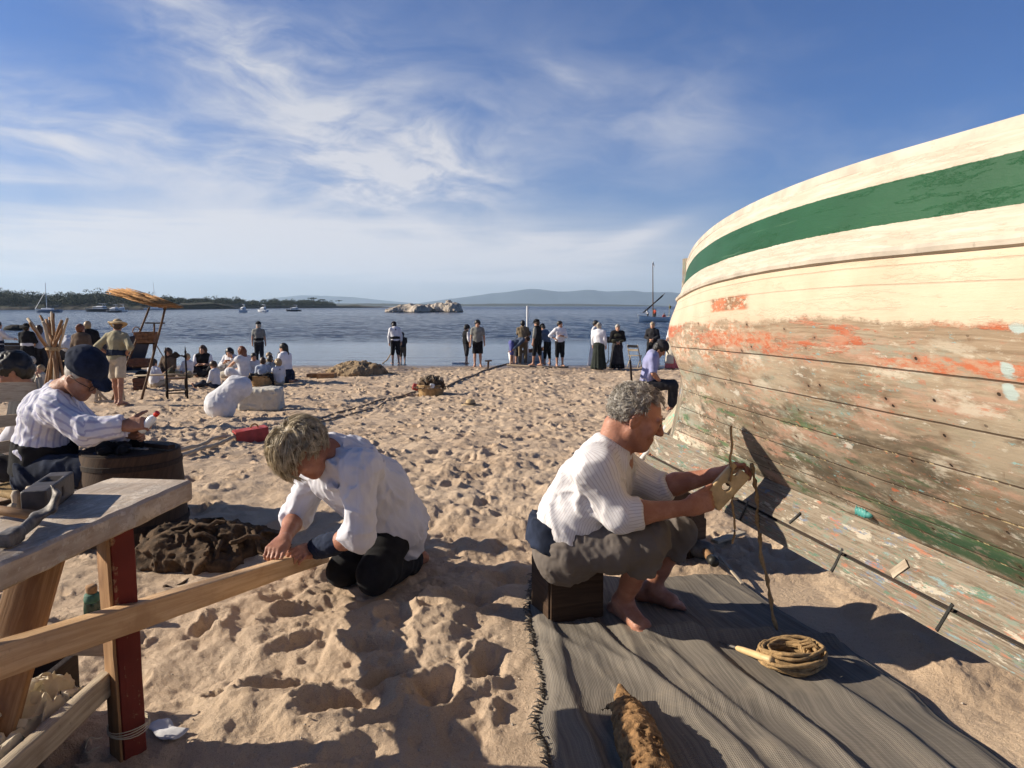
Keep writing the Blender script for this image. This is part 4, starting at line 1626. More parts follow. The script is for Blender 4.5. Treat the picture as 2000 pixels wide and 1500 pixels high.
def add_head(S, c, R, s=1.0, detail=2):
    T = lambda x, y, z: c + R @ V(x, y, z) * s
    S.ell(T(-.012, 0, .030), V(.098, .077, .090) * s, R, k=.02)
    S.ell(T(.030, 0, -.040), V(.062, .060, .078) * s, R, k=.035 * s)
    S.ball(T(.070, 0, -.096), .020 * s, .03 * s)
    for y in (-1, 1):
        S.cone(T(-.005, y * .052, -.055), T(.058, y * .016, -.098), .022 * s, .018 * s, k=.03 * s)
    S.cone(T(.090, 0, .018), T(.113, 0, -.026), .0095 * s, .0135 * s, k=.012 * s)
    for y in (-1, 1):
        S.ell(T(-.012, y * .080, -.006), V(.021, .0085, .034) * s, R @ rotm((1, 0, 0), 0.0) @ rotm((0, 1, 0), .2) @ rotm((0, 0, 1), -.35 * y), k=.006 * s)
    if detail < 2:
        return
    for y in (-1, 1):
        S.ball(T(.102, y * .012, -.031), .0085 * s, .006 * s)
        S.ball(T(.100, y * .033, .010), .0155 * s, .012 * s, op=-1)
        S.ball(T(.082, y * .032, .006), .0135 * s, .004 * s)
        S.cone(T(.090, y * .012, .030), T(.080, y * .052, .027), .0095 * s, .008 * s, k=.014 * s)
        S.ball(T(.062, y * .048, -.022), .021 * s, .028 * s)
        S.ball(T(-.006, y * .090, -.004), .010 * s, .005 * s, op=-1)
        S.cone(T(.090, y * .026, -.040), T(.084, y * .034, -.068), .004 * s, .003 * s, k=.008 * s, op=-1)
    S.cone(T(.088, -.020, -.060), T(.088, .020, -.060), .0070 * s, .0070 * s, k=.008 * s)
    S.cone(T(.086, -.017, -.073), T(.086, .017, -.073), .0078 * s, .0078 * s, k=.008 * s)
    S.cone(T(.100, -.022, -.0665), T(.100, .022, -.0665), .0038 * s, .0038 * s, k=.004 * s, op=-1)


def add_hand(S, w, d, n, side, s=1.0, curl=(.5, .55, .6, .7), thumb=(.5, .4), spread=.08, detail=2, tdir=None):
    """w wrist, d towards the fingers, n out of the palm, side = unit vector towards the thumb"""
    d = nrm(d)
    side = nrm(side - d * (side @ d))
    n = nrm(n - d * (n @ d) - side * (n @ side))
    if detail < 2:
        S.cone(w, w + d * .085 * s, .028 * s, .030 * s, k=.02, flat=(side, 1.35))
        for i in range(4):
            o = side * (.026 - .0175 * i) * s
            S.cone(w + d * .08 * s + o, w + (d * .15 + n * .05) * s + o, .0115 * s, .010 * s, k=.004)
        S.cone(w + d * .03 * s + side * .03 * s, w + d * .085 * s + (side * .055 + n * .025) * s, .014 * s, .011 * s, k=.012)
        return
    S.box(w + d * .048 * s, V(.034, .028, .006) * s, np.column_stack([d, side, n]), rr=.010 * s, k=.014 * s)
    S.cone(w - d * .005 * s, w + d * .03 * s, .023 * s, .018 * s, k=.02 * s, flat=(side, 1.3))
    S.ball(w + (d * .035 + side * .024 + n * .010) * s, .018 * s, .014 * s)
    S.ball(w + (d * .035 - side * .024 + n * .008) * s, .015 * s, .014 * s)
    for i, (ln, rad) in enumerate(((.074, .0090), .0 or (.084, .0094), (.077, .0090), (.060, .0078))):
        o = side * (.029 - .0193 * i) * s
        p = w + d * .090 * s + o + n * 0
        dd = nrm(d + side * spread * (1.5 - i))
        S.ball(p - n * .004 * s, rad * 1.12 * s, .006 * s)
        ang = 0
        for q, (fr, r0, r1) in enumerate(((.44, 1.0, .95), (.31, .97, .88), (.25, .88, .78))):
            ang += curl[i] * (.8, 1.1, .8)[q]
            e = p + (dd * math.cos(ang) + n * math.sin(ang)) * ln * fr * s
            S.cone(p, e, rad * r0 * s, rad * r1 * s, k=.003 * s if q else .005 * s)
            p = e
    p = w + (d * .024 + side * .030 + n * .006) * s
    dd = nrm(d * .62 + side * .74 + n * .30) if tdir is None else nrm(tdir)
    e = p + dd * .042 * s
    S.cone(p, e, .0150 * s, .0115 * s, k=.012 * s)
    ax = nrm(np.cross(dd, np.cross(n, dd)) * .4 + n)
    d2 = nrm(dd * math.cos(thumb[0]) + (d * .8 + n * .5) * math.sin(thumb[0]))
    e2 = e + d2 * .032 * s
    S.cone(e, e2, .0112 * s, .0102 * s, k=.004 * s)
    d3 = nrm(d2 * math.cos(thumb[1]) + (d * .8 + n * .5) * math.sin(thumb[1]))
    S.cone(e2, e2 + d3 * .026 * s, .0102 * s, .0080 * s, k=.004 * s)


def add_foot(S, ank, toe, s=1.0, detail=2, up=(0, 0, 1)):
    """ankle joint and ball-of-foot point; up = top of the foot"""
    f = nrm(np.asarray(toe) - ank)
    up = np.asarray(up, float)
    f2 = nrm(f - up * (f @ up) * 1.0)
    l = np.cross(up, f2)
    base = np.asarray(toe, float)
    heel = ank - f2 * .050 * s - up * .050 * s
    ball = base
    S.ball(heel, .032 * s, .02 * s)
    S.cone(heel, ball, .030 * s, .026 * s, k=.02 * s, flat=(l, 1.15))
    S.cone(ank, ball, .036 * s, .024 * s, k=.03 * s, flat=(l, 1.25))
    S.cone(ball - l * .022 * s, ball + l * .022 * s, .022 * s, .024 * s, k=.014 * s)
    for y in (-1, 1):
        S.ball(ank + l * y * .028 * s + up * .006 * s, .017 * s, .012 * s)
    if detail < 2:
        S.cone(ball, ball + f2 * .05 * s, .024 * s, .018 * s, k=.02, flat=(l, 1.6))
        return l
    return l


def add_toes(S, ball, f2, up, big_side, s=1.0):
    for i, (ln, r, y) in enumerate(((.058, .0125, .030), (.052, .0092, .011), (.046, .0086, -.004), (.040, .0082, -.018), (.032, .0078, -.031))):
        a = ball + big_side * y * s + f2 * .008 * s - up * .004 * s
        S.cone(a, a + (f2 * ln - up * .008) * s, r * 1.05 * s, r * .92 * s, k=.005 * s)


def pose(H=1.7, arms=('down', 'down'), lean=0.0, side=0.0, legs='stand', yaw=0.0, nod=0.0, stride=.06, hunch=0.0):
    """joint positions (facing +x, left +y) for a figure H tall"""
    s = H / 1.7
    J = {}
    pel = V(0, 0, .93)
    ch = V(0, 0, 1.30)
    neck = V(-.005, 0, 1.46)
    head = V(.025, 0, 1.585)
    A = {'down': ((.0, .235, 1.14), (.05, .25, .88)), 'hip': ((-.10, .36, 1.16), (.04, .19, 1.04)), 'fold': ((.07, .235, 1.14), (.20, -.02, 1.17)),
         'clasp': ((.05, .24, 1.14), (.22, .04, 1.05)), 'fwd': ((.16, .20, 1.20), (.40, .12, 1.15)), 'reach': ((.24, .18, 1.28), (.50, .12, 1.20)),
         'dip': ((.15, .20, 1.10), (.30, .16, .86)), 'out': ((.02, .34, 1.17), (.10, .34, .93)), 'play': ((.16, .22, 1.16), (.26, .00, 1.26)),
         'neck': ((.18, .26, 1.22), (.28, .28, 1.42)), 'lap': ((.08, .23, 1.13), (.27, .09, 1.00)), 'knee': ((.16, .22, 1.15), (.40, .16, 1.02)), 'face': ((.14, .2, 1.14), (.17, .07, 1.40))}
    for sd, nm, q in ((1, 'L', 0), (-1, 'R', 1)):
        e, w = A[arms[q]]
        J['sh' + nm] = V(0, .172 * sd, 1.385)
        J['el' + nm] = V(e[0], e[1] * sd, e[2])
        J['wr' + nm] = V(w[0], w[1] * sd, w[2])
    J['chest'], J['neck'], J['head'] = ch, neck, head
    Rl = rotm((0, 1, 0), lean) @ rotm((1, 0, 0), side)
    R2 = rotm((0, 1, 0), lean * .35 + hunch)
    waist = pel + Rl @ V(0, 0, .14)
    for k in list(J):
        v = pel + Rl @ (J[k] - pel)
        J[k] = v
    if hunch:
        for k in ('neck', 'head', 'shL', 'shR', 'elL', 'elR', 'wrL', 'wrR'):
            J[k] = J['chest'] + rotm((0, 1, 0), hunch) @ (J[k] - J['chest'])
    J['pel'], J['waist'] = pel, waist
    hf = Rl @ rotm((0, 1, 0), hunch) @ rotm((0, 0, 1), yaw) @ rotm((0, 1, 0), nod) @ V(1, 0, 0)
    J['hf'] = hf
    J['hu'] = Rl @ rotm((0, 1, 0), hunch) @ rotm((0, 0, 1), yaw) @ rotm((0, 1, 0), nod) @ V(0, 0, 1)
    if nod > .3:
        J['head'] = J['neck'] + J['hu'] * .10 + hf * .05
    for sd, nm in ((1, 'L'), (-1, 'R')):
        hp = pel + V(0, .09 * sd, -.03)
        st = stride * sd
        if legs == 'stand':
            kn, an, to = V(st * .5 + .01, .10 * sd, .49), V(st, .105 * sd, .075), V(st + .13, .13 * sd, .022)
        elif legs == 'ground':      # sitting cross-legged on the sand
            pel_ = .11
            kn, an, to = V(.30, .27 * sd, .22), V(.30, -.03 * sd, .08), V(.34, -.14 * sd, .05)
        elif legs == 'out':
            kn, an, to = V(.40, .12 * sd, .22 if sd > 0 else .12), V(.74, .12 * sd, .07), V(.80, .13 * sd, .17)
        elif legs == 'kneel':
            kn, an, to = V(.30, .11 * sd, .07), V(-.10, .10 * sd, .06), V(-.22, .10 * sd, .04)
        elif legs == 'chair':
            kn, an, to = V(.44, .12 * sd, .45), V(.42, .11 * sd, .075), V(.55, .12 * sd, .022)
        J['hip' + nm], J['kn' + nm], J['an' + nm], J['to' + nm] = hp, kn, an, to
    dz = {'stand': 0, 'ground': -.80, 'out': -.80, 'kneel': -.70, 'chair': -.45}[legs]
    if dz:
        for k in ('pel', 'waist', 'chest', 'neck', 'head', 'shL', 'shR', 'elL', 'elR', 'wrL', 'wrR', 'hipL', 'hipR'):
            J[k] = J[k] + V(0, 0, dz)
    for k in J:
        if k not in ('hf', 'hu'):
            J[k] = J[k] * s
    J['s'] = s
    return J


def lat_(J):
    return nrm(J['shL'] - J['shR'])


def body_sdf(J, detail=1, hands=True, feet=True, hs=None):
    S = SDF()
    s = J['s']
    hs = hs or min(1.0, .42 + .58 * s) if s < 1 else s
    la = lat_(J)
    lh = nrm(J['hipL'] - J['hipR'])
    S.cone(J['pel'], J['waist'], .105 * s, .098 * s, k=.04, flat=(lh, 1.4))
    S.cone(J['waist'], J['chest'], .098 * s, .108 * s, k=.04, flat=(la, 1.38))
    S.cone(J['chest'], J['neck'] - (J['neck'] - J['chest']) * .35, .108 * s, .075 * s, k=.04, flat=(la, 1.5))
    S.cone(J['shL'], J['shR'], .052 * s, .052 * s, k=.05 * s)
    R = hframe(J['hf'], J['hu'])
    S.cone(J['neck'] - (J['neck'] - J['chest']) * .1, J['head'] - R[:, 2] * .05 * hs - R[:, 0] * .02 * hs, .056 * s, .052 * hs, k=.025 * s)
    add_head(S, J['head'], R, hs, detail)
    for sd, nm in ((1, 'L'), (-1, 'R')):
        S.cone(J['sh' + nm], J['el' + nm], .050 * s, .038 * s, k=.03 * s)
        mid = J['el' + nm] + (J['wr' + nm] - J['el' + nm]) * .28
        S.cone(J['el' + nm], mid, .038 * s, .040 * s, k=.02 * s)
        S.cone(mid, J['wr' + nm], .040 * s, .027 * s, k=.02 * s)
        if hands:
            d = nrm(J['wr' + nm] - J['el' + nm])
            n = nrm(np.cross(d, V(.2, .2, 1))) * sd
            n = -la * sd if abs(d[2]) > .6 else V(0, 0, -1)
            side = np.cross(n, d) * -sd
            add_hand(S, J['wr' + nm], d, n, side, s, detail=detail)
        S.cone(J['hip' + nm], J['kn' + nm], .082 * s, .054 * s, k=.03 * s)
        c = J['kn' + nm] + (J['an' + nm] - J['kn' + nm]) * .3
        bk = nrm(np.cross(J['an' + nm] - J['kn' + nm], lh))
        S.cone(J['kn' + nm], c, .052 * s, .054 * s, k=.02 * s)
        S.cone(c, J['an' + nm], .054 * s, .033 * s, k=.02 * s)
        if feet:
            add_foot(S, J['an' + nm], J['to' + nm], s, 1)
    return S, R, hs


def torso_cloth(J, off, la, lo=.0, neck=.55, k=.04):
    S = SDF()
    s = J['s']
    lh = nrm(J['hipL'] - J['hipR'])
    a = J['waist'] + (J['pel'] - J['waist']) * (1 + lo)
    S.cone(a, J['waist'], (.112 + off) * s, (.104 + off) * s, k=k, flat=(lh, 1.4), cut0=lo != 0)
    S.cone(J['waist'], J['chest'], (.104 + off) * s, (.112 + off) * s, k=k, flat=(la, 1.38))
    S.cone(J['chest'], J['chest'] + (J['neck'] - J['chest']) * neck, (.112 + off) * s, (.082 + off) * s, k=k, flat=(la, 1.5))
    for nm in 'LR':
        S.cone(J['sh' + nm], J['neck'] * .75 + J['chest'] * .25, (.046 + off) * s, (.060 + off) * s, k=.05 * s)
    return S


def person(label, loc, face, J, wear, skin='skin', hair=('short', 'hair_brown'), hat=None, h=.019, group=None, detail=1, feet=True):
    s = J['s']
    S, R, hs = body_sdf(J, detail, feet=feet)
    la = lat_(J)
    lh = nrm(J['hipL'] - J['hipR'])
    root = sdf_ob('person', S, h, M[skin])
    root.location = tuple(loc)
    root.rotation_euler = (0, 0, math.radians(face))
    tag(root, label, 'person', group)
    sd0 = rnd.randint(0, 999)
    wr_ = folds(.010 * s, 9 / s, sd0, np.diag([1, 1, .45]))
    for w in wear:
        kind, mat = w[0], w[1]
        arg = w[2] if len(w) > 2 else None
        if kind in ('shirt', 'blouse', 'jacket'):
            off = {'shirt': .020, 'blouse': .024, 'jacket': .036}[kind]
            C = torso_cloth(J, off, la, .15 if kind != 'jacket' else .6)
            sl_ = 1.6 if arg is None else arg
            for nm in ('L', 'R'):
                a, b, c = J['sh' + nm], J['el' + nm], J['wr' + nm]
                e = b if sl_ >= 1 else a + (b - a) * sl_
                C.cone(a, e, (.054 + off) * s, (.048 + off * .8) * s, k=.03 * s, cut1=sl_ < 1)
                if sl_ > 1:
                    C.cone(b, b + (c - b) * (sl_ - 1), (.048 + off * .8) * s, (.036 + off * .7) * s, k=.02 * s, cut1=True)
            sdf_ob(kind if kind != 'jacket' else 'jacket', C, h, M[mat], root, noise=wr_, pad=.03)
        elif kind == 'waistcoat':
            C = torso_cloth(J, .036, la, .1, .5)
            for nm, q in (('L', 1), ('R', -1)):
                C.plane(J['sh' + nm] + la * q * .035 * s, la * q)
            sdf_ob('waistcoat', C, h, M[mat], root, noise=wr_, pad=.02)
        elif kind == 'sash':
            C = SDF()
            a = J['waist'] + (J['pel'] - J['waist']) * .55
            b = J['waist'] + (J['chest'] - J['waist']) * .16
            C.cone(a, b, .144 * s, .140 * s, flat=(lh, 1.36), cut0=True, cut1=True)
            sdf_ob('sash', C, h * .9, M[mat], root, noise=wr_, pad=.02)
        elif kind in ('trousers', 'shorts'):
            C = SDF()
            fr = (2.0 if kind == 'trousers' else .95) if arg is None else arg
            C.cone(J['waist'] * .6 + J['pel'] * .4, J['pel'], .118 * s, .126 * s, k=.04, flat=(lh, 1.36), cut0=True)
            for nm in ('L', 'R'):
                a, b, c = J['hip' + nm], J['kn' + nm], J['an' + nm]
                e = b if fr >= 1 else a + (b - a) * fr
                C.cone(a, e, .104 * s, (.078 if fr >= 1 else .095) * s, k=.045 * s, cut1=fr < 1)
                if fr > 1:
                    C.cone(b, b + (c - b) * (fr - 1), .078 * s, .064 * s, k=.03 * s, cut1=True)
            sdf_ob(kind, C, h, M[mat], root, noise=wr_, pad=.03)
        elif kind == 'skirt':
            C = SDF()
            if J['pel'][2] > .6 * s:
                hem = V(J['pel'][0] * .3, J['pel'][1], .06 * s)
                C.cone(J['waist'], J['pel'] - V(0, 0, .05), .118 * s, .165 * s, k=.05, flat=(lh, 1.25), cut0=True)
                C.cone(J['pel'] - V(0, 0, .05), hem, .165 * s, .250 * s, k=.05, flat=(lh, 1.15), cut1=True)
                nz = lambda P: .016 * s * np.sin(np.arctan2(P[:, 1] - hem[1], P[:, 0] - hem[0]) * 11 + P[:, 2] * 2) * np.clip(1.1 - P[:, 2] / s, 0, 1) + wr_(P) * .6
            else:
                C.cone(J['waist'], J['pel'], .122 * s, .16 * s, k=.05, flat=(lh, 1.3), cut0=True)
                for nm in ('L', 'R'):
                    C.cone(J['hip' + nm], J['kn' + nm], .13 * s, .11 * s, k=.10)
                    C.cone(J['kn' + nm], J['an' + nm] * .9 + J['kn' + nm] * .1, .11 * s, .09 * s, k=.1)
                nz = wr_
            sdf_ob('skirt', C, h, M[mat], root, noise=nz, pad=.03)
        elif kind == 'apron':
            C = SDF()
            hem = V(J['pel'][0] * .3 + .045, J['pel'][1], .22 * s)
            C.cone(J['waist'] + V(.02, 0, 0), J['pel'] + V(.03, 0, -.05), .118 * s, .168 * s, k=.05, flat=(lh, 1.2), cut0=True)
            C.cone(J['pel'] + V(.03, 0, -.05), hem, .168 * s, .235 * s, k=.05, flat=(lh, 1.1), cut1=True)
            C.plane(J['pel'] + V(.02, 0, 0), V(-1, 0, 0))
            sdf_ob('apron', C, h, M[mat], root, noise=wr_, pad=.03)
        elif kind == 'shawl':
            C = SDF()
            C.cone(J['shL'] + V(0, 0, .01), J['shR'] + V(0, 0, .01), .088 * s, .088 * s, k=.05)
            C.cone(J['neck'] * .5 + J['chest'] * .5, J['chest'] * .5 + J['waist'] * .5, .12 * s, .165 * s, k=.06, flat=(la, 1.35), cut1=True)
            for nm in ('L', 'R'):
                C.cone(J['sh' + nm], J['el' + nm], .085 * s, .088 * s, k=.05)
            sdf_ob('shawl', C, h, M[mat], root, noise=wr_, pad=.03)
        elif kind == 'neckerchief':
            C = SDF()
            f = J['hf']
            C.cone(J['neck'] - la * .05 * s - V(0, 0, .02), J['neck'] + la * .05 * s - V(0, 0, .02), .052 * s, .052 * s, k=.03)
            C.cone(J['neck'] - V(0, 0, .02), J['chest'] * .5 + J['neck'] * .5 + nrm(V(f[0], f[1], 0)) * .11 * s, .055 * s, .018 * s, k=.03)
            C.cone(J['neck'] - V(0, 0, .02), J['chest'] * .55 + J['neck'] * .45 - nrm(V(f[0], f[1], 0)) * .12 * s, .055 * s, .03 * s, k=.03)
            sdf_ob('neckerchief', C, h, M[mat], root)
    head = J['head']
    T = lambda x, y, z: head + R @ V(x, y, z) * hs
    if hair:
        C = SDF()
        st, hm = hair
        curly = st == 'curly'
        g = .030 if curly else .014
        C.ell(T(-.020, 0, .040), V(.100 + g, .078 + g, .090 + g) * hs, R, k=.02)
        C.ell(T(-.055, 0, -.010), V(.060 + g * .6, .070 + g * .6, .075) * hs, R, k=.04 * hs)
        if st == 'long':
            C.cone(T(-.06, 0, 0), T(-.085, 0, -.33), .080 * hs, .060 * hs, k=.05, flat=(R[:, 1], 1.3))
            for y in (-1, 1):
                C.cone(T(-.01, y * .075, .03), T(-.02, y * .085, -.22), .035 * hs, .03 * hs, k=.04)
        if st == 'bun':
            C.ball(T(-.115, 0, .055), .048 * hs, .02)
        if st == 'tail':
            C.cone(T(-.10, 0, .03), T(-.14, 0, -.18), .045 * hs, .02 * hs, k=.03)
        # keep the face clear
        C.ell(T(.105, 0, -.045), V(.080, .085, .100) * hs, R, k=.012 * hs, op=-1)
        for y in (-1, 1):
            if st not in ('long',):
                C.ell(T(.02, y * .09, -.06), V(.07, .03, .06) * hs, R, k=.01, op=-1)
        C.plane(T(0, 0, -.085 if st not in ('long', 'tail') else -.6), -R[:, 2])
        nz = folds((.016 if curly else .008) * hs, 38 if curly else 30, sd0 + 7)
        sdf_ob('hair', C, h * .85, M[hm], root, noise=nz, pad=.02, smooth=0 if curly else 1)
    if hat:
        add_hat(hat, T, R, hs, h, root)
    return root


def add_hat(hat, T, R, hs, h, root, origin=(0, 0, 0)):
    kind, mat = hat[0], M[hat[1]]
    C = SDF()
    if kind == 'beret':
        tl = R @ rotm((1, 0, 0), -.15)
        C.ell(T(-.015, .008, .105), V(.125, .118, .040) * hs, tl, k=.02)
        C.cone(T(-.012, 0, .065), T(-.012, 0, .095), .098 * hs, .10 * hs, k=.02, flat=(R[:, 0], 1.12), cut0=True)
        C.ball(T(-.015, .008, .150), .008 * hs, .01)
        sdf_ob('beret', C, h * .8, mat, root, origin, noise=folds(.005, 14, 3), pad=.01)
    elif kind == 'cap':
        tl = R @ rotm((0, 1, 0), .12)
        C.ell(T(-.008, 0, .098), V(.122, .104, .052) * hs, tl, k=.02)
        C.cone(T(-.012, 0, .050), T(-.012, 0, .085), .094 * hs, .098 * hs, k=.02, flat=(R[:, 0], 1.18), cut0=True)
        C.ell(T(.118, 0, .055), V(.062, .075, .010) * hs, R @ rotm((0, 1, 0), .30), k=.012)
        sdf_ob('cap', C, h * .7, mat, root, origin, noise=folds(.004, 16, 5), pad=.01)
    elif kind in ('straw', 'wide'):
        tl = R @ rotm((0, 1, 0), -.10)
        C.ell(T(-.012, 0, .085), V(.108, .094, .078) * hs, tl, k=.02)
        C.plane(T(0, 0, .055), -tl[:, 2])
        up = tl[:, 2]
        for q in range(18):
            an = q * 2 * math.pi / 18
            rr = .185 if kind == 'straw' else .20
            wave = .030 * math.cos(2 * an) + (.012 * math.sin(3 * an))
            a0 = T(-.012, 0, .066) + tl @ V(math.cos(an) * .09, math.sin(an) * .08, 0) * hs
            a1 = T(-.012, 0, .066) + tl @ V(math.cos(an) * rr, math.sin(an) * rr * .9, -.020 - wave) * hs
            C.cone(a0, a1, .010 * hs, .008 * hs, k=.03, flat=(nrm(np.cross(a1 - a0, up)), 3.2))
        sdf_ob('straw_hat' if kind == 'straw' else 'wide_hat', C, h * .8, mat, root, origin)
        if kind == 'straw':
            B = SDF()
            B.cone(T(-.012, 0, .062), T(-.012, 0, .090), .099 * hs, .097 * hs, flat=(R[:, 0], 1.14), cut0=True, cut1=True)
            sdf_ob('hat_band', B, h * .6, M['brown_cloth'], root, origin)
    elif kind == 'scarf':
        C.ell(T(-.022, 0, .036), V(.116, .092, .104) * hs, R, k=.02)
        C.ell(T(.11, 0, -.04), V(.075, .10, .10) * hs, R, k=.012, op=-1)
        C.cone(T(-.10, 0, -.02), T(-.15, 0, -.12), .04 * hs, .03 * hs, k=.04, flat=(R[:, 1], 1.8))
        sdf_ob('headscarf', C, h * .8, mat, root, origin, noise=folds(.006, 14, 9), pad=.01)


def spot(px, py):
    p = G(px, py)
    return V(p[0], p[1], sand_z(p[0], p[1]))


# --- at the water's edge, left to right
ED = 'people standing at the water edge'
person('person in black beret, grey shirt and black sash standing behind the seated children', spot(507, 712), 100, pose(1.68, ('down', 'down'), yaw=.9, stride=.03),
       [('shirt', 'grey_shirt', .9), ('trousers', 'dark_cloth', 2), ('sash', 'black_cloth')], hair=('short', 'hair_grey'), hat=('beret', 'black_cloth'), group=ED)
person('person in white shirt and black neckerchief stooping to hold a rope at the water', spot(773, 712), 115, pose(1.72, ('dip', 'down'), lean=.14, nod=.35),
       [('shirt', 'white_shirt', 1.9), ('trousers', 'black_cloth', 1.3), ('sash', 'black_cloth'), ('neckerchief', 'black_cloth')], hair=('short', 'hair_black'), hat=('cap', 'black_cloth'), group=ED)
person('child in dark brown clothes half hidden behind the person holding the rope', spot(787, 710), 100, pose(1.30, ('down', 'fwd'), lean=.1),
       [('shirt', 'dark_cloth', 1.9), ('shorts', 'brown_cloth', 1.2)], hair=('short', 'hair_black'), group=ED)
person('person in a dark waistcoat, white sleeves and flat cap behind the curly haired boy', spot(911, 712), 30, pose(1.55, ('down', 'down'), nod=.3, stride=.08),
       [('shirt', 'white_shirt', 1.5), ('waistcoat', 'black_cloth'), ('trousers', 'dark_cloth', 1.3)], hair=('short', 'hair_black'), hat=('cap', 'dark_cloth'), group=ED)
person('curly haired boy in an open grey shirt and black shorts, barefoot, facing the camera', spot(933, 717), 272, pose(1.72, ('down', 'down'), stride=.02),
       [('shirt', 'grey_shirt', .85), ('shorts', 'black_cloth', .98)], hair=('curly', 'hair_black'), group=ED)
person('person in a dark grey top bent low over the white rowing boat', spot(1008, 711), 28, pose(1.66, ('dip', 'dip'), lean=1.05),
       [('shirt', 'dark_cloth', 1.8), ('trousers', 'dark_cloth', 1.4)], hair=('short', 'hair_black'), group=ED)
person('person bent double in slate shirt and blue knee breeches beside the white rowing boat', spot(999, 713), 12, pose(1.62, ('dip', 'dip'), lean=1.35),
       [('shirt', 'slate', 1.7), ('trousers', 'bluejean', 1.15)], hair=('short', 'hair_brown'), group=ED)
person('person all in brown seen from behind at the bow of the white rowing boat', spot(1021, 712), 88, pose(1.74, ('fwd', 'fwd'), stride=.02),
       [('shirt', 'tan_cloth', 1.9), ('trousers', 'tan_cloth', 2)], hair=('short', 'hair_black'), group=ED)
person('barefoot person in cap and black waistcoat walking beside the white rowing boat', spot(1049, 714), 150, pose(1.74, ('down', 'down'), stride=.12, nod=.2),
       [('shirt', 'grey_shirt', 1.4), ('waistcoat', 'black_cloth'), ('trousers', 'black_cloth', 1.3)], hair=('short', 'hair_brown'), hat=('cap', 'black_cloth'), group=ED)
person('person in slate shirt leaning forward beside the barefoot one in the black waistcoat', spot(1069, 712), 140, pose(1.62, ('dip', 'dip'), lean=.35, nod=.3),
       [('shirt', 'slate', 1.9), ('trousers', 'black_cloth', 1.6)], hair=('short', 'hair_black'), hat=('cap', 'black_cloth'), group=ED)
person('person in white shirt and black knee trousers standing with hand on hip', spot(1093, 716), 285, pose(1.70, ('fold', 'hip'), yaw=.7, stride=.02),
       [('shirt', 'white_shirt', 1.5), ('trousers', 'black_cloth', 1.35)], hair=('short', 'hair_black'), group=ED)
person('dark haired person in long white dress half hidden behind the grey haired one', spot(1162, 716), 330, pose(1.72, ('down', 'down')),
       [('blouse', 'white_cloth', 1.9), ('skirt', 'white_cloth')], hair=('short', 'hair_black'), group=ED)
person('grey haired person in white blouse and long dark green skirt seen from behind', spot(1169, 722), 60, pose(1.66, ('down', 'down')),
       [('blouse', 'white_shirt', 1.95), ('skirt', 'green_dark')], hair=('bun', 'hair_grey'), group=ED)
person('grey haired person in black shawl, grey apron and black skirt with hands clasped', spot(1205, 721), 268, pose(1.60, ('clasp', 'clasp')),
       [('blouse', 'olive', 1.9), ('skirt', 'black_cloth'), ('apron', 'dark_cloth'), ('shawl', 'black_cloth')], hair=('bun', 'hair_grey'), group=ED)
person('person with a light headscarf and long dark dress behind the seated person in the cap', spot(1273, 716), 250, pose(1.68, ('clasp', 'clasp'), nod=.2),
       [('blouse', 'dark_cloth', 1.9), ('skirt', 'black_cloth')], hair=('bun', 'hair_blond'), hat=('scarf', 'cream_cloth'), group=ED)
person('red haired person in white blouse, dark collar and rose pink skirt beside the beached boat', spot(1313, 722), 200, pose(1.70, ('down', 'clasp'), nod=.15),
       [('blouse', 'white_cloth', 1.4), ('skirt', 'pink'), ('apron', 'cream_cloth'), ('neckerchief', 'navy')], hair=('tail', 'hair_ginger'), group=ED)
# seated by the bow of the beached boat
p = spot(1263, 801)
CH_S = p
person('person in dark cap and violet blue shirt seated on a chair, looking down', p, -8, pose(1.92, ('lap', 'lap'), legs='chair', lean=.16, nod=.42, hunch=.12),
       [('shirt', 'lilac', .95), ('trousers', 'dark_cloth', 1.95)], skin='skin_tan', hair=('short', 'hair_black'), hat=('cap', 'dark_cloth'), h=.014, feet=True)
# --- the seated children and singers
KD = 'people sitting on the sand in the circle'
person('long haired person in white blouse and black waistcoat sitting on the sand with hands folded', spot(398, 734), 285, pose(1.83, ('fold', 'fold'), legs='ground', yaw=-.4),
       [('blouse', 'white_shirt', 1.1), ('waistcoat', 'black_cloth'), ('skirt', 'dark_cloth')], hair=('long', 'hair_brown'), group=KD, h=.016)
person('dark bobbed person in white blouse holding the fiddle up to the chin', spot(452, 738), 250, pose(1.81, ('neck', 'play'), legs='ground', yaw=.3, nod=.35),
       [('blouse', 'white_cloth', 1.9), ('skirt', 'cream_cloth')], hair=('long', 'hair_black'), group=KD, h=.016)
person('auburn haired person in a sleeveless white top leaning toward the fiddle player', spot(480, 744), 150, pose(1.83, ('reach', 'fwd'), legs='ground', lean=.16),
       [('blouse', 'white_cloth', .35), ('skirt', 'white_cloth')], hair=('long', 'hair_ginger'), group=KD, h=.016)
person('small child in pale blouse and blue trousers sitting apart, above the white sack', spot(423, 759), 170, pose(1.30, ('lap', 'lap'), legs='out', lean=.1, nod=.3),
       [('shirt', 'white_cloth', 1.8), ('trousers', 'navy', 2)], hair=('short', 'hair_brown'), group=KD, h=.016)
person('blond child in white shirt sitting between the carved chair and the long haired person', spot(368, 738), 255, pose(1.36, ('lap', 'lap'), legs='ground', nod=.3),
       [('shirt', 'white_cloth', 1.5), ('trousers', 'khaki', 2)], hair=('short', 'hair_blond'), group=KD, h=.016)
person('child in white smock with dark hair sitting behind the canopy pole', spot(302, 757), 70, pose(1.38, ('lap', 'lap'), legs='ground', nod=.2),
       [('shirt', 'white_shirt', 1.9), ('trousers', 'beige', 2)], hair=('short', 'hair_black'), group=KD, h=.016)
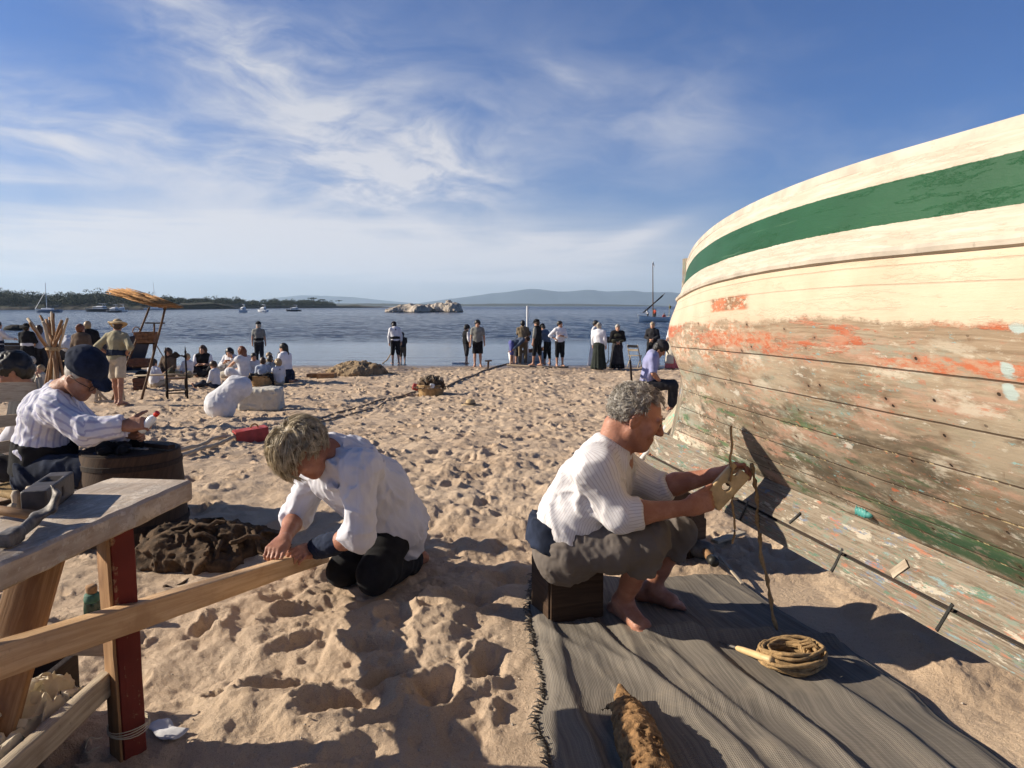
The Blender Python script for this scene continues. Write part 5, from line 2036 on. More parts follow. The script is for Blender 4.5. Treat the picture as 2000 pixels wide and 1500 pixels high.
person('person in drab brown clothes sitting behind the carved chair', spot(331, 738), 260, pose(1.69, ('lap', 'lap'), legs='ground', nod=.2),
       [('shirt', 'brown_cloth', 1.9), ('trousers', 'olive', 2)], hair=('long', 'hair_brown'), group=KD, h=.016)
person('dark haired child in white shirt sitting just below the standing person in the beret', spot(497, 742), 300, pose(1.47, ('lap', 'lap'), legs='ground', nod=.1),
       [('shirt', 'white_cloth', 1.8), ('trousers', 'khaki', 2)], hair=('short', 'hair_black'), group=KD, h=.016)
person('brown haired child in pale blue shirt seen from behind, by the black trimmed basket', spot(515, 752), 110, pose(1.38, ('lap', 'lap'), legs='ground', nod=.1),
       [('shirt', 'lightblue', 1.8), ('trousers', 'khaki', 2)], hair=('short', 'hair_brown'), group=KD, h=.016)
person('dark haired child in grey blue shirt, middle of the row of children seen from behind', spot(529, 747), 95, pose(1.36, ('lap', 'lap'), legs='ground'),
       [('shirt', 'slate', 1.8), ('trousers', 'dark_cloth', 2)], hair=('short', 'hair_black'), group=KD, h=.016)
person('brown haired child in the far side of the circle of children, face toward the camera', spot(527, 736), 280, pose(1.36, ('lap', 'lap'), legs='ground'),
       [('shirt', 'beige', 1.8), ('trousers', 'dark_cloth', 2)], hair=('curly', 'hair_blond'), group=KD, h=.016)
person('child with tousled fair hair, white shirt and tan breeches near the kneeling person', spot(545, 752), 130, pose(1.30, ('knee', 'lap'), legs='ground', nod=.1),
       [('shirt', 'white_cloth', 1.9), ('trousers', 'beige', 2), ('neckerchief', 'grey_shirt')], hair=('curly', 'hair_blond'), group=KD, h=.016)
person('black haired child in pale grey shirt beside the person in the white blouse', spot(549, 746), 110, pose(1.51, ('lap', 'lap'), legs='ground'),
       [('shirt', 'lightblue', 1.8), ('trousers', 'navy', 2)], hair=('short', 'hair_black'), group=KD, h=.016)
person('person in white blouse with dark tied back hair kneeling beside the children', spot(561, 748), 165, pose(1.83, ('lap', 'lap'), legs='kneel', lean=.1),
       [('blouse', 'white_shirt', 1.9), ('skirt', 'navy')], hair=('tail', 'hair_black'), group=KD, h=.016)
# --- on the left
LF = 'people by the navy rowing boat'
person('person in white shirt and dark trousers beyond the navy boat, at the left edge', V(at(0, 700, 24)[0], 24.0, float(gz(24))), 60, pose(1.70, ('fwd', 'fwd')),
       [('shirt', 'white_cloth', 1.9), ('trousers', 'navy', 2), ('sash', 'navy')], hair=('short', 'hair_black'), group=LF)
person('person in wide black hat, black top and white waist cloth by the navy boat', V(at(55, 700, 23.2)[0], 23.2, float(gz(23.2))), 95, pose(1.62, ('lap', 'lap')),
       [('blouse', 'black_cloth', 1.2), ('skirt', 'black_cloth'), ('sash', 'white_cloth')], hair=('short', 'hair_black'), hat=('wide', 'black_cloth'), group=LF)
person('brown haired person in pale shirt standing behind the tied poles', V(at(80, 700, 23.6)[0], 23.6, float(gz(23.6))), 120, pose(1.58, ('lap', 'lap')),
       [('shirt', 'lightblue', 1.6), ('trousers', 'dark_cloth', 2)], hair=('long', 'hair_brown'), group=LF)
person('auburn haired person in dark brown jacket and pale skirt seen from behind', spot(164, 760) + V(0, 0, 0), 80, pose(1.66, ('down', 'down')),
       [('jacket', 'brown_cloth', 1.9), ('skirt', 'lightblue')], hair=('bun', 'hair_ginger'), group=LF, h=.016)
person('light haired person in black jacket close behind the auburn haired one', spot(178, 752), 110, pose(1.68, ('down', 'clasp')),
       [('jacket', 'black_cloth', 1.9), ('trousers', 'dark_cloth', 2)], hair=('short', 'hair_blond'), group=LF, h=.016)
person('grey haired person in grey shirt seated between the black haired youth and the tied poles', spot(66, 762), 250, pose(1.55, ('lap', 'face'), legs='ground', yaw=.3),
       [('shirt', 'grey_shirt', 1.8), ('trousers', 'dark_cloth', 2)], hair=('short', 'hair_grey'), group=LF, h=.016)
person('fair haired child with hand at mouth sitting at the foot of the poles', spot(83, 764), 240, pose(1.2, ('face', 'lap'), legs='ground', yaw=.2),
       [('shirt', 'cream_cloth', 1.2), ('trousers', 'dark_cloth', 2)], hair=('short', 'hair_blond'), group=LF, h=.016)
# --- the basket seller in the straw hat
person('person in a straw hat, khaki shirt, navy sash and cream knee breeches seen from behind', spot(232, 793), 84, pose(1.70, ('hip', 'hip'), lean=.12, yaw=.5, nod=.3, stride=.10),
       [('trousers', 'beige', .86), ('shirt', 'khaki', 1.35), ('sash', 'navy')], skin='skin_tan', hair=('short', 'hair_brown'), hat=('straw', 'straw'), h=.011, detail=2)
# crew of the lateen boat
for i, (x, y, m_, hr, lab) in enumerate(((1.3, .1, 'white_shirt', 'hair_black', 'crew member in white at the bow of the pale blue sailing boat'),
                                         (-.1, -.15, 'orange_cloth', 'hair_brown', 'crew member in orange standing at the mast of the pale blue sailing boat'),
                                         (-1.5, .1, 'red_paint', 'hair_black', 'crew member in dark red sitting at the stern of the pale blue sailing boat'))):
    Rz = rotm((0, 0, 1), math.radians(204))
    q = V(*lat.location) + Rz @ V(x, y, .28)
    person(lab, q, 200 + 40 * i, pose(1.6, ('fwd', 'lap'), legs='kneel' if i == 2 else 'stand', lean=.15), [('shirt', m_, 1.8), ('trousers', 'dark_cloth', 1.9)], hair=('short', hr), h=.035, group='crew of the pale blue sailing boat')
# ------------------------------------------------------------------ the men in front
def strands(name, mat, root, origin, paths, r0=.0022, n=4):
    """each path a list of points: one tapered lock of hair"""
    vs, fs, us = [], [], []
    k = 0
    for p in paths:
        p = np.asarray(p)
        m = len(p)
        q = rnd.random() * 10
        w = r0 * rnd.uniform(.7, 1.35)
        for i in range(m):
            d = nrm(p[min(i + 1, m - 1)] - p[max(i - 1, 0)])
            _, s_, u_ = frame(d, (.31, .2, .93))
            w_ = w * (1 - .75 * (i / (m - 1)) ** 2)
            for a in range(n):
                an = a * 2 * math.pi / n
                vs.append(p[i] + s_ * math.cos(an) * w_ + u_ * math.sin(an) * w_)
                us.append((i, a, q))
        for i in range(m - 1):
            for a in range(n):
                fs.append((k + i * n + a, k + i * n + (a + 1) % n, k + (i + 1) * n + (a + 1) % n, k + (i + 1) * n + a))
        k += m * n
    me = mkmesh(name, np.array(vs) - np.asarray(origin), np.array(fs), True, {'uvm': np.array(us)})
    return ob(name, me, mat, root)


def scalp(T, R, s, count, hairline, length, droop, curl=0.0, lift=.010, steps=7, seed=1, part=(0, 0, 1), jitter=.25, comb=(0, 0, 0), lenf=None):
    rg = np.random.default_rng(seed)
    out = []
    c = T(-.012, 0, .030)
    rad = V(.100, .080, .094) * s
    tries = 0
    while len(out) < count and tries < count * 20:
        tries += 1
        d = nrm(rg.normal(0, 1, 3))
        if not hairline(d):
            continue
        p = d * rad
        pts = [c + R @ p]
        pole = nrm(V(*part))
        t = d - pole * (d @ pole)
        t = nrm(t + V(*comb) + rg.normal(0, jitter, 3))
        L = length * rg.uniform(.65, 1.15) * (lenf(d) if lenf else 1)
        ph, am = rg.uniform(0, 6.3), rg.uniform(.4, 1.2) * curl
        ax = nrm(rg.normal(0, 1, 3))
        pos = p * (1 + lift * .3)
        for i in range(1, steps):
            q = i / (steps - 1)
            nn = nrm(pos / rad)
            t = nrm(t - nn * (t @ nn) * .9)
            g = R.T @ V(0, 0, -1)
            t = nrm(t + g * droop * q)
            pos = pos + t * L / steps
            r_ = np.linalg.norm(pos / rad)
            lim = 1 + lift / .09 * (.6 + .6 * q)
            if r_ < lim:
                pos = pos * (lim / r_)
            off = ax * am * math.sin(ph + q * 7) * q if curl else 0
            pts.append(c + R @ (pos + off))
        out.append(pts)
    return out


def locks(paths, per, spread, seed, tip=.45):
    """thicken guide paths into locks of hair"""
    rg = np.random.default_rng(seed)
    out = []
    for p in paths:
        p = np.asarray(p)
        q = np.linspace(1, tip, len(p))[:, None]
        for _ in range(per):
            o = rg.normal(0, spread, 3)
            w = rg.normal(0, spread * .5, 3)
            L = rg.uniform(.75, 1.0)
            n = len(p)
            pp = p + o * q + w * np.sin(np.linspace(0, 3, n))[:, None]
            k = max(3, int(n * L))
            out.append(pp[:k])
    return out


def limb(S, a, b, ra, rb, mid=None, k=.02, **kw):
    if mid:
        c = a + (b - a) * mid[0]
        S.cone(a, c, ra, mid[1], k=k, **kw)
        S.cone(c, b, mid[1], rb, k=k, **kw)
    else:
        S.cone(a, b, ra, rb, k=k, **kw)


# ===== man on the box, waxing caulking yarn =====
R_ = {}
def j(n, px, py, Y):
    R_[n] = at(px, py, Y)
    return R_[n]


for a in (('pel', 1108, 1052, 3.06), ('waist', 1124, 1010, 3.05), ('chest', 1166, 938, 3.03), ('neck', 1210, 880, 3.0), ('head', 1243, 815, 2.98),
          ('shR', 1160, 918, 2.87), ('shL', 1202, 912, 3.16), ('elR', 1212, 1006, 2.83), ('wrR', 1345, 991, 2.86), ('elL', 1288, 953, 3.13), ('wrL', 1399, 927, 3.02),
          ('hipR', 1125, 1066, 2.96), ('hipL', 1125, 1052, 3.15), ('knR', 1270, 1052, 2.90), ('knL', 1322, 1042, 3.27)):
    j(*a)
R_['anR'], R_['toR'] = V(.482, 3.12, .095), V(.545, 2.995, .034)
R_['anL'], R_['toL'] = at(1272, 1150, 3.30) * V(1, 1, 0) + V(0, 0, .095), at(1312, 1150, 3.26) * V(1, 1, 0) + V(0, 0, .034)
O = V(R_['pel'][0], R_['pel'][1], 0.0)
la = nrm(R_['shL'] - R_['shR'])
lh = nrm(R_['hipL'] - R_['hipR'])
S = SDF()
HR = hframe(V(.93, -.06, -.36))
S.cone(R_['pel'], R_['waist'], .11, .105, k=.04, flat=(lh, 1.35))
S.cone(R_['waist'], R_['chest'], .105, .112, k=.04, flat=(la, 1.3))
S.cone(R_['chest'], R_['neck'] - V(.02, 0, .05), .112, .075, k=.04, flat=(la, 1.4))
S.cone(R_['shL'], R_['shR'], .058, .058, k=.05)
S.cone(R_['neck'] - V(.03, 0, .05), R_['head'] + HR @ V(-.028, 0, -.055), .066, .058, k=.025)
S.cone(R_['head'] + HR @ V(-.07, 0, -.06), R_['neck'] - V(.05, 0, .01), .046, .055, k=.03)
add_head(S, R_['head'], HR, 1.03, 2)
for nm in 'RL':
    limb(S, R_['sh' + nm], R_['el' + nm], .056, .043, k=.03)
    limb(S, R_['el' + nm], R_['wr' + nm], .044, .028, (.3, .047), flat=None)
    limb(S, R_['hip' + nm], R_['kn' + nm], .092, .060, k=.03)
    f = nrm((R_['to' + nm] - R_['an' + nm]) * V(1, 1, 0))
    bk = -f
    kn, an = R_['kn' + nm], R_['an' + nm]
    S.cone(kn, kn + (an - kn) * .32 + bk * .012, .056, .062, k=.02)
    S.cone(kn + (an - kn) * .32 + bk * .012, kn + (an - kn) * .68, .060, .042, k=.02)
    S.cone(kn + (an - kn) * .68, an, .042, .036, k=.02)
    S.cone(kn + (an - kn) * .05 + f * .03, an + f * .012, .020, .016, k=.04)
    l = add_foot(S, an, R_['to' + nm], 1.0, 2)
    add_toes(S, R_['to' + nm], f, V(0, 0, 1), (l if nm == 'R' else -l))
# left hand: fingers pinch the yarn, right fist steadies the block
dL = nrm(at(1470, 900, 2.98) - R_['wrL'])
add_hand(S, R_['wrL'], dL, nrm(V(.25, -.55, -.75)), nrm(V(-.1, -.85, .5)), 1.05, (.85, .80, .75, .7), (.25, .35), .05, tdir=nrm(dL * .85 + V(0, -.35, .2)))
dR = nrm(R_['wrR'] - R_['elR']) + V(.0, 0, .18)
add_hand(S, R_['wrR'], dR, nrm(V(-.25, .9, .1)), nrm(V(.1, .15, 1)), 1.0, (1.0, 1.05, 1.1, 1.15), (.35, .45), .03, tdir=nrm(dR) * .9 + V(0, .05, .35))
man = sdf_ob('person', S, .0056, M['skin_red'], None, O, smooth=1)
man.location = tuple(O)
tag(man, 'barefoot person with grey curls and fine striped shirt sitting on a wooden box', 'person')
# shirt
C = SDF()
C.cone(R_['waist'] * .25 + R_['pel'] * .75 + V(-.005, 0, -.035), R_['waist'], .148, .140, k=.05, flat=(lh, 1.25), cut0=True)
C.cone(R_['waist'], R_['chest'], .140, .136, k=.05, flat=(la, 1.25))
C.cone(R_['chest'], R_['neck'] + V(-.05, 0, -.055), .136, .088, k=.05, flat=(la, 1.4))
C.cone(R_['shL'] * .97 + R_['shR'] * .03, R_['shR'] * .97 + R_['shL'] * .03, .074, .074, k=.06)
C.cone(R_['neck'] + V(-.050, 0, -.05), R_['neck'] + V(-.020, 0, .022), .090, .074, k=.03, cut1=True)
for nm in 'RL':
    C.cone(R_['sh' + nm], R_['neck'] + V(-.045, 0, -.02), .070, .066, k=.06)
for nm, e in (('R', .26), ('L', .16)):
    a, b, c = R_['sh' + nm], R_['el' + nm], R_['wr' + nm]
    C.cone(a, b, .074, .063, k=.05)
    C.cone(b, b + (c - b) * e, .063, .057, k=.03, cut1=True)
    C.cone(b + (c - b) * (e - .10), b + (c - b) * (e + .015), .061, .059, k=.008, cut1=True, cut0=True)
# open neck slit
C.cone(R_['neck'] + V(.075, -.01, -.02), R_['neck'] + V(.085, -.01, -.15), .030, .010, k=.01, op=-1)
fA = folds(.013, 8, 41, np.array([[.6, 0, .8], [0, 1.1, 0], [-.32, 0, .24]]))
fB = folds(.0055, 19, 47, np.array([[.7, 0, .9], [0, 1.2, 0], [-.4, 0, .5]]))
fz = lambda P: fA(P) + fB(P) * np.clip((1.02 - P[:, 2]) * 3, .3, 1)
sdf_ob('shirt', C, .0062, M['stripe_fine'], man, O, noise=fz, pad=.035, stripes=True)
B = SDF()
B.cone(R_['pel'] + V(-.055, 0, -.03), R_['pel'] + V(-.03, 0, .085), .128, .132, k=.02, flat=(lh, 1.3), cut0=True, cut1=True)
sdf_ob('sash', B, .009, M['navy'], man, O, noise=folds(.006, 18, 3), pad=.02)
# breeches rolled below the knee
C = SDF()
C.cone(R_['pel'] + V(-.02, 0, .035), R_['pel'] + V(.0, 0, -.055), .135, .142, k=.05, flat=(lh, 1.25), cut0=True)
for nm in 'RL':
    hp, kn, an = R_['hip' + nm], R_['kn' + nm], R_['an' + nm]
    C.cone(hp, hp + (kn - hp) * .5 + V(0, 0, -.02), .108, .096, k=.04)
    C.cone(hp + (kn - hp) * .5 + V(0, 0, -.02), kn, .096, .078, k=.04)
    C.cone(kn, kn + (an - kn) * .36, .080, .076, k=.03, cut1=True)
    C.cone(kn + (an - kn) * .25, kn + (an - kn) * .375, .081, .079, k=.010, cut0=True, cut1=True)
    fC = folds(.012, 9.5, 61, np.array([[1.7, 0, .7], [0, .5, 0], [-.25, 0, .45]]))
fD = folds(.0035, 30, 67)
sdf_ob('breeches', C, .0065, M['greytaupe'], man, O, noise=lambda P: fC(P) + fD(P), pad=.035)
# hair: short grey curls
T = lambda x, y, z: R_['head'] + HR @ V(x, y, z) * 1.03
line = lambda d: (d[2] > -.15 - .55 * (d[0] < -.25)) and not (d[0] > .55 and d[2] < .62) and not (d[0] > -.12 and d[2] < .12) and not (d[0] > .3 and d[2] < .45) and (d[2] > -.6)
pth = locks(scalp(T, HR, 1.03, 420, line, .042, .25, .006, .012, 8, 3, (.2, 0, 1), .8, (-.45, 0, 0), lenf=lambda d: 1.25 if d[2] > .5 else .8), 9, .0058, 4)
H0 = SDF()
H0.ell(T(-.022, 0, .036), V(.098, .080, .093), HR, k=.02)
H0.ell(T(.09, 0, -.02), V(.075, .10, .095), HR, k=.02, op=-1)
for y in (-1, 1):
    H0.ell(T(.0, y * .085, -.035), V(.045, .03, .055), HR, k=.01, op=-1)
H0.plane(T(0, 0, -.062), -HR[:, 2])
hob = sdf_ob('hair', H0, .006, M['hair_grey'], man, O, noise=folds(.009, 55, 5), pad=.015, smooth=0)
strands('hair_curls', M['hair_grey'], hob, O, pth, .0011)
mb = MB()
for y in (-1, 1):
    mb.tube([T(.093, y * .012, .031), T(.097, y * .03, .037), T(.084, y * .052, .030)], [.004, .0055, .003], 6)
mb.build('eyebrow', M['hair_grey'], man, origin=O, smooth=True)
for y in (-1, 1):
    E_ = SDF().ball(T(.0865, y * .0325, .0065), .0118)
    sdf_ob('eye', E_, .003, M['glass_dark'], man, O)

# the wooden block with its round hole, wound with yarn, and the yarn itself
bc = at(1417, 950, 2.90)
bx = nrm(at(1445, 918, 2.90) - at(1390, 978, 2.90))
by = nrm(np.cross(V(.12, -.95, .3), bx))
bz = np.cross(bx, by)
BR = np.column_stack([bx, by, bz])
S = SDF()
S.box(bc, V(.086, .040, .011), BR, rr=.006)
S.cone(bc + bz * .03, bc - bz * .03, .0165, .0165, k=.003, op=-1)
S.box(bc + bx * .085 + by * .012, V(.028, .009, .03), BR, rr=.002, k=.003, op=-1)
blk = sdf_ob('netting_block', S, .0034, plain('pale boxwood', (.52, .36, .17), .55, .25, 18, .3), None, bc)
blk.location = tuple(bc)
tag(blk, 'pale wooden block with a round hole, held up in front of the boat', 'tool')
S = SDF()
S.cone(bc + bx * .02 + bz * .0, bc + bx * .02 + bz * .004, .0155, .0155, cut0=True, cut1=True)
sdf_ob('dark_plug', S, .003, M['wood_brown'], blk, bc)


def wander(pts, n, amp, seed):
    rg = np.random.default_rng(seed)
    pts = np.array(pts)
    t = np.linspace(0, len(pts) - 1, n)
    P = np.stack([np.interp(t, np.arange(len(pts)), pts[:, i]) for i in range(3)], 1)
    w = rg.normal(0, 1, (n, 3))
    w = (w + np.roll(w, 1, 0) + np.roll(w, -1, 0)) / 3
    w[0] = w[-1] = 0
    return P + w * amp


mb = MB()
ya = wander([at(1428, 832, 2.93), at(1430, 870, 2.90), at(1427, 905, 2.88), at(1425, 940, 2.88)], 14, .0035, 1)
mb.tube(ya, .0052, 6)
yb = wander([at(1433, 965, 2.90), at(1432, 1000, 2.9), at(1437, 1030, 2.9), at(1430, 1062, 2.9)], 14, .005, 2)
mb.tube(yb, .0045, 6)
yc = wander([at(1468, 905, 2.96), at(1474, 950, 2.95), at(1482, 1000, 2.94), at(1486, 1060, 2.93), at(1496, 1120, 2.92), at(1506, 1180, 2.92), at(1520, 1222, 2.92) * V(1, 1, 0) + V(0, 0, .03)], 34, .006, 3)
mb.tube(yc, [.0075 + .003 * math.sin(i * 1.7) for i in range(34)], 7)
tag(mb.build('caulking_yarn', M['yarn'], smooth=True), 'twisted tan yarn hanging from the raised hand down to the mat', 'yarn')

# ===== man kneeling over the plank =====
PK0, PK1 = at(634, 1082, 3.80), at(0, 1288, 1.66)
PK0[2] = max(PK0[2], sand_z(*PK0[:2]) + .035)
pdir = nrm(PK1 - PK0)


def plank_at(px):
    lo, hi = 0.0, 1.0
    for _ in range(40):
        m_ = (lo + hi) / 2
        p = PK0 + (PK1 - PK0) * m_
        x = 1000 + FPX * p[0] / (p[1] * math.cos(PITCH) - (p[2] - CAMZ) * math.sin(PITCH))
        if x > px:
            lo = m_
        else:
            hi = m_
    return PK0 + (PK1 - PK0) * lo


mb = MB()
mb.bar(PK0, PK0 + pdir * 2.95, .055, .082, ch=.004, seg=14, jit=.0012)
tag(mb.build('plank', M['wood_plank']), 'long fresh pine plank sloping from the sand up past the red bench leg', 'plank')
R_ = {}
for a in (('pel', 766, 1004, 3.74), ('waist', 733, 955, 3.62), ('chest', 680, 912, 3.48), ('neck', 645, 885, 3.40), ('head', 592, 880, 3.30),
          ('shR', 622, 915, 3.58), ('shL', 706, 917, 3.27), ('elR', 577, 1010, 3.62), ('elL', 700, 1046, 3.28),
          ('hipR', 752, 1010, 3.84), ('hipL', 776, 1022, 3.65), ('knL', 733, 1124, 3.42), ('knR', 672, 1112, 3.62), ('anL', 806, 1100, 3.82), ('anR', 785, 1070, 4.0)):
    j(*a)
hR_, hL_ = plank_at(535), plank_at(548)
R_['wrR'] = plank_at(556) + V(-.02, .06, .105)
R_['wrL'] = plank_at(586) + V(.070, -.03, .070)
for k in ('anL', 'anR', 'knL', 'knR'):
    p = R_[k]
    zs = sand_z(p[0], p[1])
    p[2] = max(p[2], zs + (.062 if k[0] == 'k' else .05))
O = V(R_['pel'][0], R_['pel'][1], 0)
la = nrm(R_['shL'] - R_['shR'])
lh = nrm(R_['hipL'] - R_['hipR'])
S = SDF()
hf = nrm(V(-.45, -.30, -.84))
HRk = hframe(hf, nrm(V(-.55, -.38, .58)))
S.cone(R_['pel'], R_['waist'], .12, .11, k=.04, flat=(lh, 1.3))
S.cone(R_['waist'], R_['chest'], .11, .115, k=.04, flat=(la, 1.3))
S.cone(R_['chest'], R_['neck'], .112, .075, k=.04, flat=(la, 1.3))
S.cone(R_['shL'], R_['shR'], .058, .058, k=.05)
S.cone(R_['neck'], R_['head'] + HRk @ V(-.03, 0, -.05), .066, .060, k=.025)
add_head(S, R_['head'], HRk, 1.04, 2)
for nm in 'RL':
    limb(S, R_['sh' + nm], R_['el' + nm], .056, .045, k=.03)
    limb(S, R_['el' + nm], R_['wr' + nm], .042, .029, (.3, .045))
    limb(S, R_['hip' + nm], R_['kn' + nm], .095, .066, k=.03)
    limb(S, R_['kn' + nm], R_['an' + nm], .062, .042, (.4, .060), k=.02)
    an = R_['an' + nm]
    bkd = nrm((R_['an' + nm] - R_['kn' + nm]) * V(1, 1, 0))
    heel = an + bkd * .045 + V(0, 0, .050)
    ballp = V(*(an + bkd * .135)[:2], sand_z(*(an + bkd * .135)[:2]) + .022)
    S.cone(an, heel, .036, .032, k=.02)
    S.cone(heel, ballp, .032, .030, k=.02, flat=(lh, 1.25))
    S.cone(an, ballp, .034, .028, k=.02)
    for q in range(5):
        y = lh * (-.03 + .015 * q)
        S.cone(ballp + y, ballp + y - bkd * .03 - V(0, 0, .012), .011, .009, k=.005)
pd2 = nrm(pdir * V(1, 1, .3))
dR = nrm(plank_at(532) + V(-.05, 0, .045) - R_['wrR'])
dL = nrm(plank_at(540) + V(.005, -.03, .062) - R_['wrL'])
acr = nrm(np.cross(pdir, V(0, 0, 1)))
add_hand(S, R_['wrR'], dR, V(0, .1, -1), acr if acr[0] > 0 else -acr, 1.05, (.75, .8, .85, .9), (.3, .3), .05, tdir=dR + (acr if acr[0] > 0 else -acr) * .3)
add_hand(S, R_['wrL'], dL, nrm(V(-.05, .25, -1)), nrm(V(-.2, .9, .2)), 1.05, (.8, .85, .9, .95), (.3, .35), .05, tdir=dL + V(-.1, .3, -.1))
km = sdf_ob('person', S, .0058, M['skin_red'], None, O)
km.location = tuple(O)
tag(km, 'person with grey blond mop of hair kneeling and pressing on the long plank', 'person')
C = SDF()
pe, wa, chs, ne = R_['pel'], R_['waist'], R_['chest'], R_['neck']
C.cone(pe + nrm(pe - wa) * .095 + V(-.01, 0, -.05), wa, .178, .142, k=.06, flat=(lh, 1.25), cut0=True)
C.cone(wa, chs, .142, .132, k=.06, flat=(la, 1.25))
C.cone(chs, ne + nrm(chs - ne) * .02, .138, .092, k=.05, flat=(la, 1.3))
C.cone(R_['shL'] * .98 + R_['shR'] * .02, R_['shR'] * .98 + R_['shL'] * .02, .078, .078, k=.06)
C.cone(ne + nrm(chs - ne) * .03, ne + nrm(R_['head'] - ne) * .045, .086, .080, k=.02, cut1=True)
C.cone(R_['hipR'], R_['hipL'], .138, .138, k=.06)
# the shirt front hangs away from the belly
C.cone(chs + V(-.06, -.04, -.06), wa + V(-.05, -.04, -.10), .080, .070, k=.09)
for nm, e in (('R', .10), ('L', .16)):
    a, b, c = R_['sh' + nm], R_['el' + nm], R_['wr' + nm]
    C.cone(a, b, .080, .066, k=.06)
    C.cone(b, b + (c - b) * e, .066, .060, k=.03, cut1=True)
    C.cone(b + (c - b) * (e - .16), b + (c - b) * (e + .02), .068, .064, k=.008, cut0=True, cut1=True)
fA = folds(.019, 7, 141, np.array([[.9, .3, .6], [-.2, 1.0, .3], [-.25, 0, .4]]))
fB = folds(.0075, 17, 147, np.array([[1.0, 0, .3], [0, 1.2, .4], [-.3, -.2, .7]]))
fz = lambda P: fA(P) + fB(P)
C.cone(R_['head'] + V(.0, -.02, -.10), ne + V(-.06, -.07, -.13), .05, .016, k=.01, op=-1)
sdf_ob('shirt', C, .0062, M['white_plain'], km, O, noise=fz, pad=.035, stripes=True)
C = SDF()
C.cone(wa * .02 + pe * .98, pe + V(-.03, 0, -.06), .118, .122, k=.05, flat=(lh, 1.2), cut0=True)
for nm in 'RL':
    hp, kn, an = R_['hip' + nm], R_['kn' + nm], R_['an' + nm]
    C.cone(hp, kn, .112, .082, k=.05)
    C.cone(kn, an, .082, .068, k=.04, cut1=True)
fC = folds(.008, 8, 161)
sdf_ob('trousers', C, .0068, M['black_cloth'], km, O, noise=fC, pad=.03)
B = SDF()
a, b = R_['elL'], R_['wrL']
for q in range(5):
    c0 = a + (b - a) * (.46 + .085 * q)
    B.cone(c0, a + (b - a) * (.46 + .085 * (q + .9)), .052 + .003 * (q % 2), .050 + .003 * ((q + 1) % 2), k=.012)
sdf_ob('wrist_wrap', B, .0055, M['navy'], km, O, noise=folds(.004, 40, 2), pad=.01)
T = lambda x, y, z: R_['head'] + HRk @ V(x, y, z) * 1.04
line = lambda d: (d[2] > -.25 - .4 * (d[0] < -.1)) and not (d[0] > .72 and d[2] < .35) and not (d[0] > .05 and d[2] < .0)
p1 = locks(scalp(T, HRk, 1.04, 170, line, .190, .55, .010, .028, 12, 8, (-.30, 0, 1), .24, lenf=lambda d: .55 if d[1] > .25 and d[0] < .75 else 1.0), 20, .0060, 4)
p2_ = locks(scalp(T, HRk, 1.04, 60, lambda d: d[2] > .25 and d[0] > -.3, .20, .45, .012, .040, 12, 9, (-.45, 0, 1), .25, (.5, -.2, 0)), 20, .0066, 6)
H0 = SDF()
H0.ell(T(-.016, 0, .036), V(.106, .086, .097), HRk, k=.02)
H0.ell(T(.10, 0, -.03), V(.075, .10, .095), HRk, k=.02, op=-1)
H0.plane(T(0, 0, -.06), -HRk[:, 2])
hob = sdf_ob('hair', H0, .006, M['hair_mop'], km, O, noise=folds(.008, 40, 5), pad=.015)
strands('hair_locks', M['hair_mop'], hob, O, p1 + p2_, .0013)

# ===== man in the cap at the tub, and the youth behind him =====
R_ = {}
for a in (('pel', 80, 915, 4.50), ('waist', 82, 872, 4.50), ('chest', 96, 805, 4.50), ('neck', 120, 762, 4.48), ('head', 160, 738, 4.42),
          ('shR', 106, 800, 4.32), ('shL', 124, 792, 4.67), ('elR', 172, 842, 4.26), ('wrR', 246, 831, 4.28), ('elL', 188, 850, 4.62), ('wrL', 252, 846, 4.50),
          ('hipR', 72, 925, 4.40), ('hipL', 82, 915, 4.60), ('knR', 198, 915, 4.33), ('knL', 208, 905, 4.72)):
    j(*a)
for nm, dy in (('R', 0), ('L', .05)):
    kn = R_['kn' + nm]
    R_['an' + nm] = V(kn[0] + .03, kn[1] + .02, .09)
    R_['to' + nm] = V(kn[0] + .17, kn[1] - .02, .035)
O = V(R_['pel'][0], R_['pel'][1], 0)
la = nrm(R_['shL'] - R_['shR'])
lh = nrm(R_['hipL'] - R_['hipR'])
HRc = hframe(V(.80, -.16, -.56))
S = SDF()
S.cone(R_['pel'], R_['waist'], .11, .105, k=.04, flat=(lh, 1.3))
S.cone(R_['waist'], R_['chest'], .105, .11, k=.04, flat=(la, 1.3))
S.cone(R_['chest'], R_['neck'], .11, .07, k=.04, flat=(la, 1.3))
S.cone(R_['shL'], R_['shR'], .056, .056, k=.05)
S.cone(R_['neck'] - V(.02, 0, .02), R_['head'] + HRc @ V(-.035, 0, -.05), .066, .062, k=.025)
add_head(S, R_['head'], HRc, .99, 2)
for nm in 'RL':
    limb(S, R_['sh' + nm], R_['el' + nm], .055, .044, k=.03)
    limb(S, R_['el' + nm], R_['wr' + nm], .044, .028, (.3, .046))
    limb(S, R_['hip' + nm], R_['kn' + nm], .09, .062, k=.03)
    limb(S, R_['kn' + nm], R_['an' + nm], .058, .036, (.3, .058))
    add_foot(S, R_['an' + nm], R_['to' + nm], 1.0, 1)
add_hand(S, R_['wrR'], nrm(V(.95, .05, .12)), nrm(V(.1, .8, -.5)), nrm(V(.1, .5, .85)), 1.05, (.7, .8, .85, .9), (.3, .4), .04)
add_hand(S, R_['wrL'], nrm(V(.95, -.25, .05)), nrm(V(.1, -.8, -.4)), nrm(V(.1, -.4, .9)), 1.05, (.7, .8, .85, .9), (.3, .4), .04)
cm = sdf_ob('person', S, .0072, M['skin_tan'], None, O)
cm.location = tuple(O)
tag(cm, 'person in navy cap, glasses and wide striped shirt bent over an upturned tub', 'person')
C = SDF()
